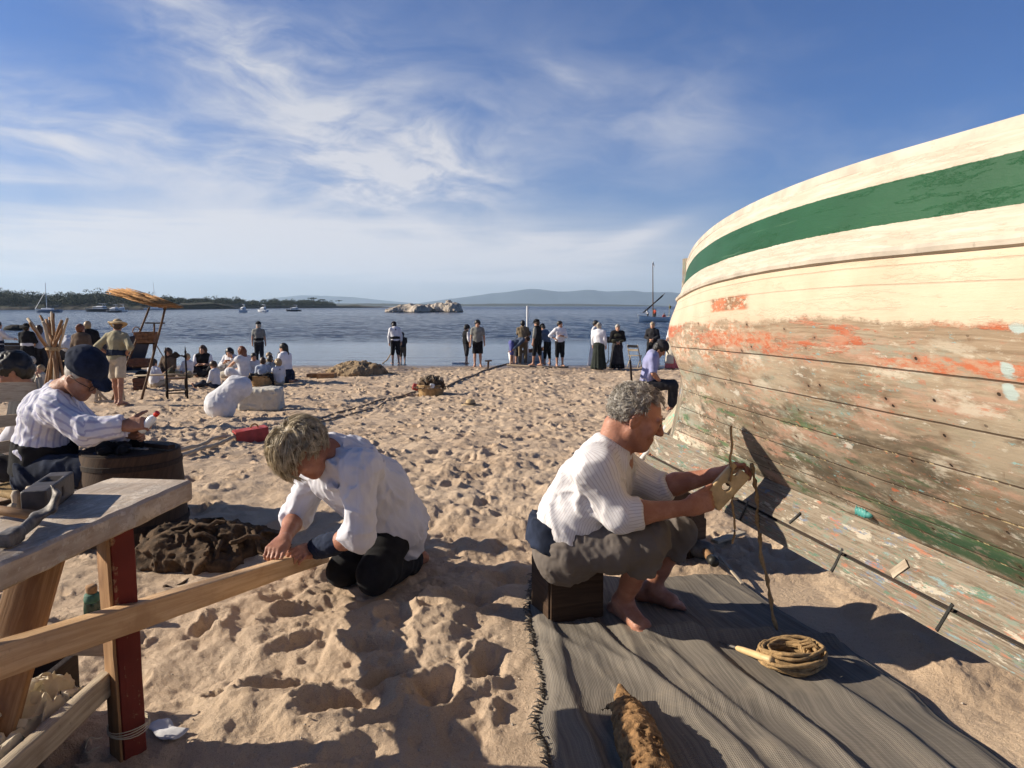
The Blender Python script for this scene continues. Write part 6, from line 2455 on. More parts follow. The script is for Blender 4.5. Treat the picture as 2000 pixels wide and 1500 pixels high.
C.cone(R_['waist'] * .6 + R_['pel'] * .4, R_['waist'], .142, .142, k=.05, flat=(lh, 1.25), cut0=True)
C.cone(R_['waist'], R_['chest'], .144, .146, k=.05, flat=(la, 1.22))
C.cone(R_['chest'], R_['neck'] + V(-.02, 0, -.035), .144, .090, k=.05, flat=(la, 1.3))
C.cone(R_['shL'] * .97 + R_['shR'] * .03, R_['shR'] * .97 + R_['shL'] * .03, .078, .078, k=.06)
C.cone(R_['neck'] + V(-.035, 0, -.04), R_['neck'] + V(-.005, 0, .015), .084, .076, k=.02, cut1=True)
for nm in 'RL':
    a, b, c = R_['sh' + nm], R_['el' + nm], R_['wr' + nm]
    C.cone(a, b, .090, .080, k=.06)
    C.cone(b, b + (c - b) * .92, .080, .058, k=.03, cut1=True)
    C.cone(b + (c - b) * .78, b + (c - b) * .95, .062, .060, k=.008, cut0=True, cut1=True)
fA = folds(.014, 9, 241, np.array([[.6, 0, .8], [0, 1, 0], [-.3, 0, .25]]))
fB = folds(.006, 24, 247)
sdf_ob('shirt', C, .0078, M['stripe_wide'], cm, O, noise=lambda P: fA(P) + fB(P), pad=.035, stripes=True)
C = SDF()
C.cone(R_['pel'] + V(-.01, 0, -.02), R_['waist'] + V(.005, 0, .035), .165, .162, k=.04, flat=(lh, 1.2), cut0=True, cut1=True)
C.cone(R_['pel'] + V(.06, 0, -.01), R_['waist'] + V(.09, 0, .01), .12, .115, k=.06, flat=(lh, 1.3), cut0=True, cut1=True)
sdf_ob('sash', C, .009, M['black_cloth'], cm, O, noise=folds(.006, 16, 3), pad=.02)
C = SDF()
C.cone(R_['pel'] + V(0, 0, .04), R_['pel'] + V(0, 0, -.06), .145, .150, k=.05, flat=(lh, 1.25), cut0=True)
for nm in 'RL':
    hp, kn, an = R_['hip' + nm], R_['kn' + nm], R_['an' + nm]
    C.cone(hp, kn, .125, .092, k=.06)
    C.cone(kn, an, .092, .075, k=.03, cut1=True)
fC = folds(.017, 9, 261, np.array([[.9, 0, .7], [0, .8, 0], [-.4, 0, .4]]))
sdf_ob('trousers', C, .0085, M['navy'], cm, O, noise=fC, pad=.035)
T = lambda x, y, z: R_['head'] + HRc @ V(x, y, z) * .99
H0 = SDF()
H0.ell(T(-.016, 0, .028), V(.102, .0815, .094), HRc, k=.02)
H0.ell(T(.085, 0, -.02), V(.09, .10, .10), HRc, k=.02, op=-1)
H0.plane(T(0, 0, -.055), -HRc[:, 2])
sdf_ob('hair', H0, .008, M['hair_grey'], cm, O, noise=folds(.004, 50, 5), pad=.01)
C = SDF()
tl = HRc @ rotm((0, 1, 0), .10)
C.ell(T(-.012, 0, .099), V(.128, .108, .036), tl, k=.03)
C.cone(T(-.014, 0, .046), T(-.014, 0, .095), .098, .108, k=.02, flat=(HRc[:, 0], 1.2), cut0=True)
C.ell(T(.128, 0, .052), V(.066, .078, .0075), HRc @ rotm((0, 1, 0), .42), k=.012)
sdf_ob('cap', C, .0065, M['navy'], cm, O, noise=folds(.004, 18, 5), pad=.012)
mb = MB()
for y in (-1, 1):
    mb.tube([T(.112 + .001 * math.cos(a), y * (.034 + .021 * math.cos(a)), .004 + .018 * math.sin(a)) for a in np.linspace(0, 6.28, 16)], .0022, 5)
    mb.tube([T(.110, y * .055, .010), T(.05, y * .083, .012), T(-.015, y * .088, .012)], .0022, 5)
mb.tube([T(.113, -.013, .006), T(.117, 0, .010), T(.113, .013, .006)], .002, 5)
mb.build('glasses', M['metal_dark'], cm, origin=O, smooth=True)
# plastic bottle in his hand
bp = R_['wrR'] + V(.125, .02, .015)
bd = nrm(V(.62, -.1, .62))
BRt = np.column_stack([*frame(bd)[1:], bd])
mb = MB()
mb.lathe([(.022, -.075), (.025, -.06), (.025, .02), (.022, .04), (.011, .058), (.011, .066)], bp, 16, BRt)
bot = mb.build('plastic_bottle', M['clear'], smooth=True, origin=bp)
bot.location = tuple(bp)
tag(bot, 'small clear bottle with red cap held by the person in the navy cap', 'bottle')
mb = MB()
mb.lathe([(.0135, .060), (.015, .064), (.015, .086), (.013, .088)], bp, 16, BRt)
mb.build('bottle_cap', M['red_plastic'], bot, origin=bp)

# the youth
R_ = {}
for a in (('pel', 78, 915, 5.05), ('waist', 74, 875, 5.05), ('chest', 66, 815, 5.02), ('neck', 58, 777, 5.0), ('head', 26, 727, 4.93), ('shL', 58, 812, 4.84), ('shR', 62, 808, 5.2),
          ('elL', 16, 868, 4.80), ('wrL', -55, 860, 4.85), ('elR', 16, 860, 5.15), ('wrR', -55, 850, 5.05),
          ('hipL', 70, 920, 4.95), ('hipR', 76, 915, 5.15), ('knL', -50, 910, 4.9), ('knR', -50, 900, 5.25)):
    j(*a)
for nm in 'LR':
    kn = R_['kn' + nm]
    R_['an' + nm], R_['to' + nm] = V(kn[0] + .05, kn[1], .09), V(kn[0] - .08, kn[1] - .03, .035)
R_['s'] = 1.0
R_['hf'], R_['hu'] = nrm(V(-.82, -.30, -.48)), V(-.4, -.1, .9)
O = V(R_['pel'][0], R_['pel'][1], 0)
for k in list(R_):
    if isinstance(R_[k], np.ndarray) and k not in ('hf', 'hu'):
        R_[k] = R_[k] - O
yo = person('black haired person looking down, behind the ladder back chair at the left edge', O, 0, R_,
            [('shirt', 'white_plain', 1.2), ('waistcoat', 'dark_cloth'), ('trousers', 'dark_cloth', 2)], skin='skin_tan', hair=('short', 'hair_black'), h=.010, detail=2)
# ------------------------------------------------------------------ workbench and what is on it
BZT = .79
def tb(px, py, z=BZT):
    """bench-top point"""
    Y = (CAMZ - z) / math.tan(dep(py))
    p = at(px, py, Y)
    return p


A_, B_ = tb(212, 933), tb(374, 937)
N_ = tb(0, 1100)
ed = nrm(N_ - B_)
LEN = 1.55
bench = empty('workbench', V((A_[0] + B_[0]) / 2, B_[1] - .7, 0), 'long narrow weathered bench plank on legs, one of them painted red, at the left', 'workbench')
O = V(*bench.location)
ax = nrm(B_ - A_)
ax = nrm(ax - ed * (ax @ ed))
wid = float((B_ - A_) @ ax)
mid0 = B_ - ax * wid / 2
mb = MB()
rings = []
for i in range(34):
    q = i / 33
    c = mid0 + ed * LEN * q
    w2 = wid / 2
    jx = [rnd.uniform(-.004, .004) for _ in range(4)]
    off = .012 * math.sin(q * 23) * (q < .06)
    rings.append(np.array([c + ax * (x + jx[k % 4]) + V(0, 0, z) for k, (x, z) in enumerate(((w2 - .010, -.001), (w2 - .001, -.010), (w2 - .003, -.066), (w2 - .016, -.076), (-w2 + .016, -.076), (-w2, -.066), (-w2, -.010), (-w2 + .010, -.001)))][::-1]))
mb.loft(rings)
mb.build('bench_top', M['wood_bench'], bench, origin=O)
LG = G(258, 1472)
LG = V(LG[0] - .005, LG[1], -.03)
tp = V(LG[0] - .02, LG[1] + .03, BZT - .076)
mb = MB()
mb.bar(LG, tp, .072, .070, up=(.60, .80, 0), ch=.003, seg=8)
mb.build('leg', M['wood_red'], bench, origin=O)
mb = MB()
mb.bar(LG - V(.60, .80, 0) * .041, tp - V(.60, .80, 0) * .041, .068, .010, up=(.60, .80, 0), ch=.002, seg=8)
mb.build('leg_facing', M['wood_tan'], bench, origin=O)
bl = at(28, 1260, 1.95)
bt = at(98, 1110, 2.12)
bt[2] = BZT - .076
bl2 = bt + (bl - bt) * 1.0
bl2 = bl2 + (bl2 - bt) * (bl2[2] / max(bt[2] - bl2[2], .01))
mb = MB()
mb.bar(bl2, bt, .125, .04, up=(.25, -1, 0), ch=.004, seg=8)
mb.build('leg', M['wood_tan'], bench, origin=O)
for (xa, ya) in ((LG[0] + .0, 1.12), (LG[0] - wid + .03, 1.12)):
    mb = MB()
    mb.bar(V(xa, ya, -.02), V(xa, ya, BZT - .076), .075, .06, up=(0, 1, 0), ch=.004)
    mb.build('leg', M['wood_tan'], bench, origin=O)
s0 = V(LG[0] - .055, LG[1] - .01, .235)
s1 = V(LG[0] - .062, 1.12, .235)
mb = MB()
mb.bar(s0, s1, .035, .075, ch=.004, seg=8)
mb.build('stretcher', M['wood_pale'], bench, origin=O)
mb = MB()
mb.bar(V(LG[0] - .04, LG[1] + .045, .33), V(LG[0] - wid - .18, LG[1] + .06, .33), .030, .06, ch=.003)
mb.build('cross_rail', M['wood_pale'], bench, origin=O)
for q in range(3):
    mb = MB()
    x_ = LG[0] - .10 - q * .105
    mb.bar(V(x_, LG[1] + .02, .20), V(x_, 1.15, .19), .098, .020, ch=.003, seg=6)
    mb.build('low_shelf_board', M['wood_dark'], bench, origin=O)
# knot of string round the red leg
mb = MB()
for q in range(4):
    mb.tube([V(LG[0], LG[1], .085 + q * .006) + V(math.cos(a) * .058, math.sin(a) * .062, .003 * math.sin(a * 2 + q)) for a in np.linspace(0, 6.28, 20)], .0016, 5)
mb.tube(wander([V(LG[0] - .05, LG[1] - .06, .09), V(LG[0] - .085, LG[1] - .08, .10), V(LG[0] - .09, LG[1] - .08, .05), V(LG[0] - .06, LG[1] - .06, .06)], 12, .004, 8), .0016, 5)
tag(mb.build('string', M['paper'], smooth=True), 'pale string knotted round the foot of the red bench leg', 'string')
# wooden plane (dark block with a slot) and adze head
p0, p1 = tb(88, 1012), tb(152, 960)
pd = nrm((p1 - p0) * V(1, 1, 0))
ps = nrm(np.cross(V(0, 0, 1), pd))
pc = (p0 + p1) / 2 * V(1, 1, 0) + V(0, 0, BZT) + ps * .034
PR_ = np.column_stack([pd, ps, V(0, 0, 1)])
S = SDF()
S.box(pc + V(0, 0, .036), V(.128, .031, .034), PR_, rr=.002)
S.box(pc + V(0, 0, .034) + pd * .015, V(.006, .040, .012), PR_ @ rotm((0, 1, 0), .1), rr=.001, k=.003, op=-1)
S.box(pc + V(0, 0, .075) + pd * .03, V(.030, .019, .02), PR_ @ rotm((0, 1, 0), -.5), rr=.002, k=.004, op=-1)
pl = sdf_ob('hand_plane', S, .0042, plain('dark worn beech', (.060, .048, .042), .55, .4, 18, .3), None, pc)
pl.location = tuple(pc)
tag(pl, 'dark wooden plane body with a slot lying on the bench plank', 'hand plane')
q0, q1, q2 = tb(8, 1068), tb(70, 1030), tb(90, 1010)
h0 = q0 * V(1, 1, 0) + V(0, 0, BZT + .017)
S = SDF()
S.box(h0 + V(.010, .010, .004), V(.030, .014, .014), np.column_stack(frame(q1 - q0)), rr=.004, k=.01)
S.cone(h0 + V(.02, .015, .004), q1 * V(1, 1, 0) + V(0, 0, BZT + .022), .010, .013, k=.012, flat=(V(0, 0, 1), 1.5))
e1 = q1 * V(1, 1, 0) + V(0, 0, BZT + .026)
e2 = e1 + V(.028, .030, .018)
e3 = e2 + V(.004, .018, .036)
e4 = e3 + V(-.018, .006, .022)
for a, b, r0, r1 in ((e1, e2, .013, .009), (e2, e3, .011, .008), (e3, e4, .008, .003)):
    S.cone(a, b, r0, r1, k=.010, flat=(nrm(V(.6, -.7, 0)), 2.6))
ad = sdf_ob('adze', S, .0042, M['metal_worn'], None, h0)
ad.location = tuple(h0)
tag(ad, 'worn steel adze head with an upturned blade and wooden handle on the bench plank', 'adze')
mb = MB()
mb.tube([e1 + V(-.01, .02, 0), e1 + V(-.16, .09, -.004), e1 + V(-.34, .15, -.002)], [.014, .013, .015], 10)
mb.build('handle', M['wood_tan'], ad, origin=h0, smooth=True)
for i, (x0, y0, x1, y1, lab) in enumerate(((60, 955, 82, 968, 'short splinter of pale board standing behind the dark plane'), (14, 992, 33, 990, 'pale turned peg lying behind the dark plane'))):
    a, b = tb(x0, y0, BZT + .012), tb(x1, y1, BZT + .012)
    mb = MB()
    if i:
        mb.tube([a, a + (b - a) * .5, b], [.006, .013, .010], 8)
    else:
        mb.bar(a, b, .03, .02)
    tag(mb.build('wood_offcut', M['wood_pale']), lab, 'offcut')
# corked bottle wound with green cloth, standing in the sand behind the plank
c = G(183, 1215)
c = V(c[0], c[1], sand_z(c[0], c[1]) - .005)
bt_ = empty('bottle', c, 'dark corked bottle with a green wrapped neck standing on the sand under the bench', 'bottle')
mb = MB()
mb.lathe([(.030, 0), (.036, .006), (.037, .06), (.034, .085), (.030, .10)], n=20, wob=.03)
mb.build('glass', M['green_glass'], bt_, smooth=True)
mb = MB()
mb.lathe([(.033, .088), (.034, .096), (.031, .118), (.024, .124)], n=20, wob=.05)
mb.build('neck_wrap', M['green_wax'], bt_, smooth=True)
mb = MB()
mb.lathe([(.016, .12), (.0215, .128), (.024, .152), (.022, .158)], n=14, wob=.04)
mb.build('cork', M['cork'], bt_, smooth=True)
# crumpled canvas on the low shelf
c = V(LG[0] - .21, 1.88, .225)
n_ = 44
gx, gy = np.meshgrid(np.linspace(-1, 1, n_), np.linspace(-1, 1, n_), indexing='ij')
Q = np.stack([gx.ravel(), gy.ravel(), 0 * gx.ravel()], 1)
rdg = lambda f_, s_: (1 - np.abs(vn(Q * f_ + vn(Q * 2, s_)[:, None] * .5, s_ + 1)) * 2).reshape(gx.shape)
zc_ = .055 + .036 * rdg(2.6, 3) + .020 * rdg(5.5, 7) - .045 * (gx ** 2 + gy ** 2)
P = np.stack([c[0] + gx * .10 + .03 * rdg(3.1, 11), c[1] + gy * .25 + .03 * rdg(3.3, 17), c[2] + np.maximum(zc_, 0)], -1)
mb = MB()
mb.grid(P, .004)
tag(mb.build('crumpled_canvas', M['paper'], auto=28), 'crumpled cream canvas lying on the dark shelf under the bench', 'cloth')
g0 = G(70, 1380)
cr_ = empty('wooden_trough', V(g0[0] - .02, 1.80, .0), 'long dark wooden trough standing on the sand under the bench', 'trough')
for a, b, w_, t_ in ((V(.17, -.62, .1), V(.17, .62, .1), .022, .20), (V(-.17, -.62, .1), V(-.17, .62, .1), .022, .20), (V(-.16, .61, .1), V(.16, .61, .1), .022, .196), (V(0, -.6, .02), V(0, .6, .02), .32, .02)):
    mb = MB()
    mb.bar(a, b, w_, t_, ch=.003, seg=4)
    mb.build('board', M['wood_dark'], cr_)
# white scrap by the red leg
g0, g1 = G(300, 1428), G(350, 1455)
P = np.zeros((10, 5, 3))
for i in range(10):
    for k in range(5):
        q = i / 9
        p = g0 + (g1 - g0) * q + nrm(np.cross(g1 - g0, V(0, 0, 1))) * (k - 2) * .012 * (1.3 + .35 * math.sin(q * 7 + k)) + V(0, 0, .016 + .006 * math.sin(q * 9 + k))
        P[i, k] = p + V(0, 0, sand_z(p[0], p[1]))
mb = MB()
mb.grid(P, .004)
tag(mb.build('paper_scrap', M['white_cloth'], smooth=True), 'torn white scrap lying on the sand right of the red bench leg', 'scrap')

# ------------------------------------------------------------------ the mat, rope coil, tow and tools by the man on the box
mm, tt2, bb2 = newmat('grey woven rag mat')
o_ = objco(tt2)
uv = tt2.node('ShaderNodeAttribute', attribute_name='uvm').outputs['Vector']
ux, uy, uz = tt2.xyz(uv)
st = tt2.noise(tt2.comb(tt2.m('MULTIPLY', ux, 3.0), tt2.m('MULTIPLY', uy, 95.0), 0.0), 1.0, 5, .7)
wf = tt2.m('SINE', tt2.m('MULTIPLY', ux, 1900.0))
wf2 = tt2.m('SINE', tt2.m('MULTIPLY', uy, 1500.0))
colr = tt2.ramp(st, [(.28, (.12, .105, .088)), (.45, (.165, .145, .12)), (.6, (.235, .205, .168)), (.78, (.15, .13, .107))])
colr = tt2.mix(tt2.m('MULTIPLY', tt2.ss(tt2.noise(o_, 5, 5, .65), .5, .7), .4), colr, (.30, .25, .19))
colr = tt2.mix(tt2.m('MULTIPLY', tt2.ss(wf, .2, .9), .20), colr, (.08, .07, .06))
hh = tt2.m('ADD', tt2.m('MULTIPLY', wf, .32), tt2.m('ADD', tt2.m('MULTIPLY', wf2, .16), tt2.m('MULTIPLY', st, .35)))
fin(tt2, bb2, colr, .92, tt2.bump(hh, .55, .004), .2)
M['mat'] = mm
ML = [(3.62, .10), (3.22, .075), (2.9, .09), (2.6, .105), (2.3, .09), (2.08, .10), (1.75, .12), (1.35, .13)]
MR = [(3.62, 1.12), (3.22, 1.22), (2.85, 1.345), (2.5, 1.42), (2.1, 1.475), (1.75, 1.50), (1.35, 1.52)]
n1, n2 = 220, 130
P = np.zeros((n1, n2, 3))
ys = np.linspace(3.62, 1.35, n1)
xl = np.interp(-ys, [-a for a, b in ML], [b for a, b in ML])
xr = np.interp(-ys, [-a for a, b in MR], [b for a, b in MR])
u2 = np.linspace(0, 1, n2)
X = xl[:, None] + (xr - xl)[:, None] * u2[None, :] + (fbm(np.stack([ys * 6, 0 * ys, 0 * ys], 1), 1.0, 3, 5) * .012)[:, None]
Yg = np.repeat(ys[:, None], n2, 1) + .02 * np.sin(u2 * 9)[None, :]
Pm = np.stack([X.ravel(), Yg.ravel(), 0 * X.ravel()], 1)
dia = X - .33 * (3.0 - Yg)                            # creases run slightly across the mat
r_ = lambda f_, sd_: fbm(np.stack([dia.ravel() * f_, Yg.ravel() * .9, 0 * dia.ravel()], 1), 1.0, 3, sd_).reshape(X.shape)
cre = np.maximum(0, 1 - np.abs(r_(3.0, 11)) * 3.0) ** 1.6 * .014 + np.maximum(0, 1 - np.abs(r_(7.5, 19)) * 3.2) ** 2 * .005
for a_, b_, am_ in ((.36, -.37, .030), (.72, -.30, .034), (1.02, -.26, .026), (.16, -.10, .024), (.52, -.36, .018)):
    dd_ = (X - (a_ + b_ * (Yg - 3.05))) / (.022 + .006 * np.sin(Yg * 5 + a_ * 9)) + .5 * np.sin(Yg * 7 + a_ * 20)
    cre = cre + am_ * .58 * np.where(dd_ > 0, np.exp(-dd_ ** 2 * 1.8), np.exp(-dd_ ** 2 * .16)) * np.clip((3.2 - Yg) / .2, 0, 1)
Z = .014 + cre + fbm(Pm, 2.5, 3, 13).reshape(X.shape) * .008
fold = np.exp(-((Yg - (2.985 - .16 * (X - .55))) / .045) ** 2) * np.clip((X - .50) / .12, 0, 1) * .035     # the folded-over edge
back = np.clip((Yg - (2.985 - .16 * (X - .55))) / .06, 0, 1) * np.clip((X - .50) / .12, 0, 1)
Z = Z + fold - back * .008
Z *= np.clip(np.minimum(u2, 1 - u2) / .03, .35, 1)[None, :]
Z += .006 + np.maximum(0, np.array([[sand_z(X[i, k], Yg[i, k]) for k in range(0, n2)] for i in range(0, n1, 2)]).repeat(2, 0)[:n1])
P = np.stack([X, Yg, Z], -1)
mb = MB()
mb.grid(P[:, ::-1], .012)
mat_o = mb.build('woven_mat', M['mat'], smooth=True)
tag(mat_o, 'creased grey woven mat with a frayed edge spread on the sand under the box', 'mat')
mb = MB()
for i in range(0, n1, 2):
    for _ in range(2):
        p = P[i, 0] + V(.008, rnd.uniform(-.005, .005), 0)
        a_ = rnd.uniform(-.9, .9)
        L_ = rnd.uniform(.018, .05)
        q1_ = p + V(-math.cos(a_) * L_ * .6, math.sin(a_) * L_ * .6, rnd.uniform(.0, .016))
        q2_ = q1_ + V(rnd.uniform(-.02, .008), rnd.uniform(-.02, .02), rnd.uniform(-.012, .004))
        for q_ in (q1_, q2_):
            q_[2] = max(q_[2], sand_z(q_[0], q_[1]) + .004)
        mb.tube([p, q1_, q2_], [.0035, .0028, .0015], 5)
mb.build('fringe', M['mat'], mat_o, smooth=True)


def matz(x, y):
    i = int(np.clip((3.62 - y) / (3.62 - 1.35) * (n1 - 1), 0, n1 - 1))
    k = int(np.clip((x - xl[i]) / (xr[i] - xl[i]) * (n2 - 1), 0, n2 - 1))
    return float(Z[i, k])


# coil of rope
c = G(1548, 1296, .04)
c = V(c[0] - .01, c[1], 0)
c[2] = max(matz(c[0] + a, c[1] + b) for a in (-.1, 0, .1) for b in (-.08, 0, .08)) - .004
mb = MB()
rg = np.random.default_rng(12)
for k in range(20):
    lay = k % 4
    R0 = .116 - .015 * (k % 3) + rg.uniform(-.010, .010)
    z0 = .010 + .0095 * (k // 3) + rg.uniform(-.003, .005)
    ph, ec, tx, ty = rg.uniform(0, 6.3), rg.uniform(.70, .80), rg.uniform(-.10, .10), rg.uniform(-.10, .10)
    cx_, cy_ = rg.uniform(-.010, .010), rg.uniform(-.010, .010)
    pts = []
    for a in np.linspace(0, 2 * math.pi * 1.03, 46):
        r__ = R0 * (1 + .05 * math.sin(2 * a + ph) + .03 * math.sin(5 * a + ph))
        pts.append(V(cx_ + r__ * math.cos(a + ph), cy_ + r__ * ec * math.sin(a + ph), z0 + tx * r__ * math.cos(a + ph) + ty * r__ * math.sin(a + ph) + .004 * math.sin(3 * a + k)))
    mb.tube(pts, [.0074 + .0010 * math.sin(i * 2.2) for i in range(46)], 7)
for q in (-.4, .1, .5):
    mb.tube([V(.10 + .02 * q, q * .04 - .03, .02), V(.112, q * .04, .06), V(.085, q * .05 + .01, .085), V(.05, q * .05 + .02, .07), V(.05, q * .05, .03)], [.007] * 5, 7)
coil = mb.build('rope_coil', M['rope'], smooth=True)
coil.location = tuple(c)
tag(coil, 'coil of tan rope lying on the mat in front of the boat', 'rope')
a0, a1 = G(1432, 1262, .045), G(1497, 1297, .06)
a0[2] = matz(a0[0], a0[1]) + .022
a1[2] = matz(a1[0], a1[1]) + .060
awl = empty('awl', a0, 'awl with a pale wooden handle stuck under the rope coil', 'awl')
d_ = a1 - a0
mb = MB()
mb.tube([d_ * q for q in (.10, .14, .3, .6, .9, 1.12, 1.16)], [.006, .010, .0125, .0135, .0145, .015, .011], 12)
mb.build('handle', plain('pale turned handle', (.58, .40, .20), .5, .2, 20), awl, smooth=True)
mb = MB()
mb.tube([d_ * .11, d_ * -.05, d_ * -.22, d_ * -.62], [.006, .006, .0035, .0015], 8)
mb.build('spike', M['metal_worn'], awl, smooth=True)
# sausage of caulking tow
S = SDF()
t0, t1 = G(1216, 1362, .05), G(1262, 1500, .05)
t2 = t1 + (t1 - t0) * 1.0
for q in np.linspace(0, 1, 12):
    p = t0 + (t2 - t0) * q
    r__ = (.026 + .036 * min(1, q * 4)) * (1 + .06 * math.sin(q * 40))
    p[2] = matz(p[0], p[1]) + r__ * .75
    S.ball(p + V(.004 * math.sin(q * 30), 0, 0), r__, .05)
p = t0.copy()
p[2] = matz(p[0], p[1]) + .03
S.cone(p, p + V(-.004, .035, .022), .020, .006, k=.02)
S.cone(p + V(-.02, -.10, .03), p + V(-.075, -.075, .005), .016, .004, k=.02)
f1 = folds(.011, 22, 71, np.array([[1, .2, 0], [0, 2.2, 0], [.3, 0, 1]]))
tw = sdf_ob('tow_bundle', S, .0055, M['tow'], None, t0, noise=lambda P: f1(P) + fbm(P, 60, 3, 5) * .003, pad=.03)
tw.location = tuple(t0)
tag(tw, 'sausage shaped bundle of orange brown tow fibre on the near end of the mat', 'tow bundle')
paths = []
for i in range(520):
    q = rnd.random()
    p = t0 + (t2 - t0) * q
    r__ = .026 + .036 * min(1, q * 4)
    an = rnd.uniform(.1, 3.0)
    base = p + V(math.cos(an) * r__, 0, 0)
    base[2] = matz(p[0], p[1]) + r__ * .75 + math.sin(an) * r__
    dirv = V(rnd.uniform(-1, 1) * .4, rnd.choice((-1, 1)), rnd.uniform(-.2, .2)) * rnd.uniform(.008, .02)
    paths.append([base, base + dirv * .5 + V(0, 0, .003), base + dirv + V(rnd.uniform(-.006, .006), 0, rnd.uniform(-.002, .004))])
strands('loose_fibres', M['tow'], tw, t0, paths, .0011, 3)
# box seat
bcx, bcy = at(1106, 1150, 3.10)[0], 3.08
seat = empty('wooden_box', V(bcx + .01, bcy + .13, .004), 'brown wooden box used as a seat on the edge of the mat', 'box', rotz=.30)
seat.scale = (.80, .80, .93)
for nm, c_, sx_, sy_, sz_ in (('side_board', V(0, -.15, .135), .30, .02, .27), ('side_board', V(0, .15, .135), .30, .02, .27), ('end_board', V(-.15, 0, .1345), .02, .28, .269), ('end_board', V(.15, 0, .1345), .02, .28, .269), ('top_board', V(0, 0, .262), .29, .276, .018)):
    mb = MB()
    if sx_ > sy_:
        mb.bar(c_ - V(sx_ / 2, 0, 0), c_ + V(sx_ / 2, 0, 0), sy_, sz_, ch=.003, seg=4)
    else:
        mb.bar(c_ - V(0, sy_ / 2, 0), c_ + V(0, sy_ / 2, 0), sx_, sz_, ch=.003, seg=4)
    mb.build(nm, M['wood_box'], seat)
# adze lying in the shade and a marking stick beside it
a0 = G(1358, 1088)
a1 = G(1402, 1135)
zz_ = .055
ml = empty('caulking_hammer', V(a0[0], a0[1], sand_z(a0[0], a0[1])), 'old caulking iron with a wide grey head and stubby handle lying beside the mat', 'tool')
d_ = (a1 - a0) * V(1, 1, 0)
dn = nrm(d_)
sn = V(-dn[1], dn[0], 0)
S = SDF()
S.cone(V(0, 0, .05), dn * .12 + V(0, 0, .045), .018, .045, k=.01, flat=(sn, 1.35))
S.cone(dn * .12 + V(0, 0, .045), dn * .17 + V(0, 0, .045), .045, .022, k=.02, flat=(sn, 1.3))
S.cone(V(-.02, 0, .06), V(-.055, .02, .07), .012, .007, k=.01)
sdf_ob('head', S, .006, plain('grey weathered iron', (.15, .135, .115), .7, .35, 30, .5), ml)
mb = MB()
mb.tube([dn * .14 + V(0, 0, .05), dn * .2 + V(0, 0, .05), dn * .26 + V(0, 0, .045)], [.026, .022, .024], 12)
mb.build('handle', M['wood_tan'], ml, smooth=True)
mb = MB()
mb.lathe([(.0255, -.02), (.0265, .015), (.024, .04)], dn * .27 + V(0, 0, .044), 14, np.column_stack([*frame(dn)[1:], dn]))
mb.build('ferrule', M['metal_dark'], ml, smooth=True)
g0, g1 = G(1405, 1105), G(1450, 1152)
mb = MB()
mb.bar(g0 + V(0, 0, .05), g1 * V(1, 1, 0) + V(0, 0, .03), .016, .008, ch=.002)
tag(mb.build('flat_stick', M['wood_pale']), 'thin flat stick lying right of the caulking iron', 'stick')
g0, g1 = G(1395, 1078), G(1450, 1056)
mb = MB()
mb.bar(g0 + V(0, 0, .06), g1 + V(0, 0, .05), .05, .016, ch=.003)
tag(mb.build('board_offcut', M['wood_pale']), 'pale splintered board half buried in the sand beside the keel', 'offcut')

# ------------------------------------------------------------------ by the stem of the boat: painted oar board, salmon net, float
g0 = at(1258, 890, 5.9)
g1 = at(1352, 772, 5.5)
g0[2] = max(g0[2], sand_z(*g0[:2]) + .05)
oar = empty('painted_board', g0, 'green and white painted board propped against the stem of the beached boat', 'board')
d_ = g1 - g0
mb = MB()
mb.bar(d_ * .46, d_ * 1.05, .15, .030, up=(-.5, -.5, .7), ch=.004, seg=8)
mb.build('blade', M['wood_green'], oar)
mb = MB()
mb.tube([d_ * -.06, d_ * .2, d_ * .5], [.020, .021, .024], 10)
mb.build('loom', M['white_paint'], oar, smooth=True)


def heap(name, c, rx, ry, rz, mat, label, cat, seed, h=.012, rope_mat=None, nrope=40, rr=.008, lumps=12):
    rg = np.random.default_rng(seed)
    S = SDF()
    for i in range(lumps):
        a = rg.uniform(0, 6.3)
        q = math.sqrt(rg.random()) * .72
        S.ell(V(math.cos(a) * rx * q, math.sin(a) * ry * q, rz * .30 * (1 - q * .5)), V(rx * .42, ry * .42, rz * (.9 - .55 * q) * rg.uniform(.6, 1)), k=rz * .3)
    f1, f2 = folds(rz * .16, 2.2 / rz, seed), folds(rz * .07, 6 / rz, seed + 5)
    o = sdf_ob(name, S, h, mat, None, noise=lambda P: f1(P) + f2(P), pad=rz * .3, smooth=0)
    o.location = tuple(c)
    tag(o, label, cat)
    if nrope:
        mb = MB()
        for i in range(nrope):
            a, q = rg.uniform(0, 6.3), math.sqrt(rg.random()) * .85
            p = V(math.cos(a) * rx * q, math.sin(a) * ry * q, 0)
            pts = []
            dr = rg.uniform(0, 6.3)
            for k in range(9):
                p = p + V(math.cos(dr), math.sin(dr), 0) * rx * .13
                dr += rg.normal(0, .7)
                qq = min(1, math.hypot(p[0] / rx, p[1] / ry))
                pts.append(V(p[0], p[1], rz * (.98 * (1 - qq ** 2) ** .7) + rg.normal(0, rz * .06)))
            mb.tube(pts, [rr] * len(pts), 5)
        mb.build('cords', rope_mat or mat, o, smooth=True)
    return o


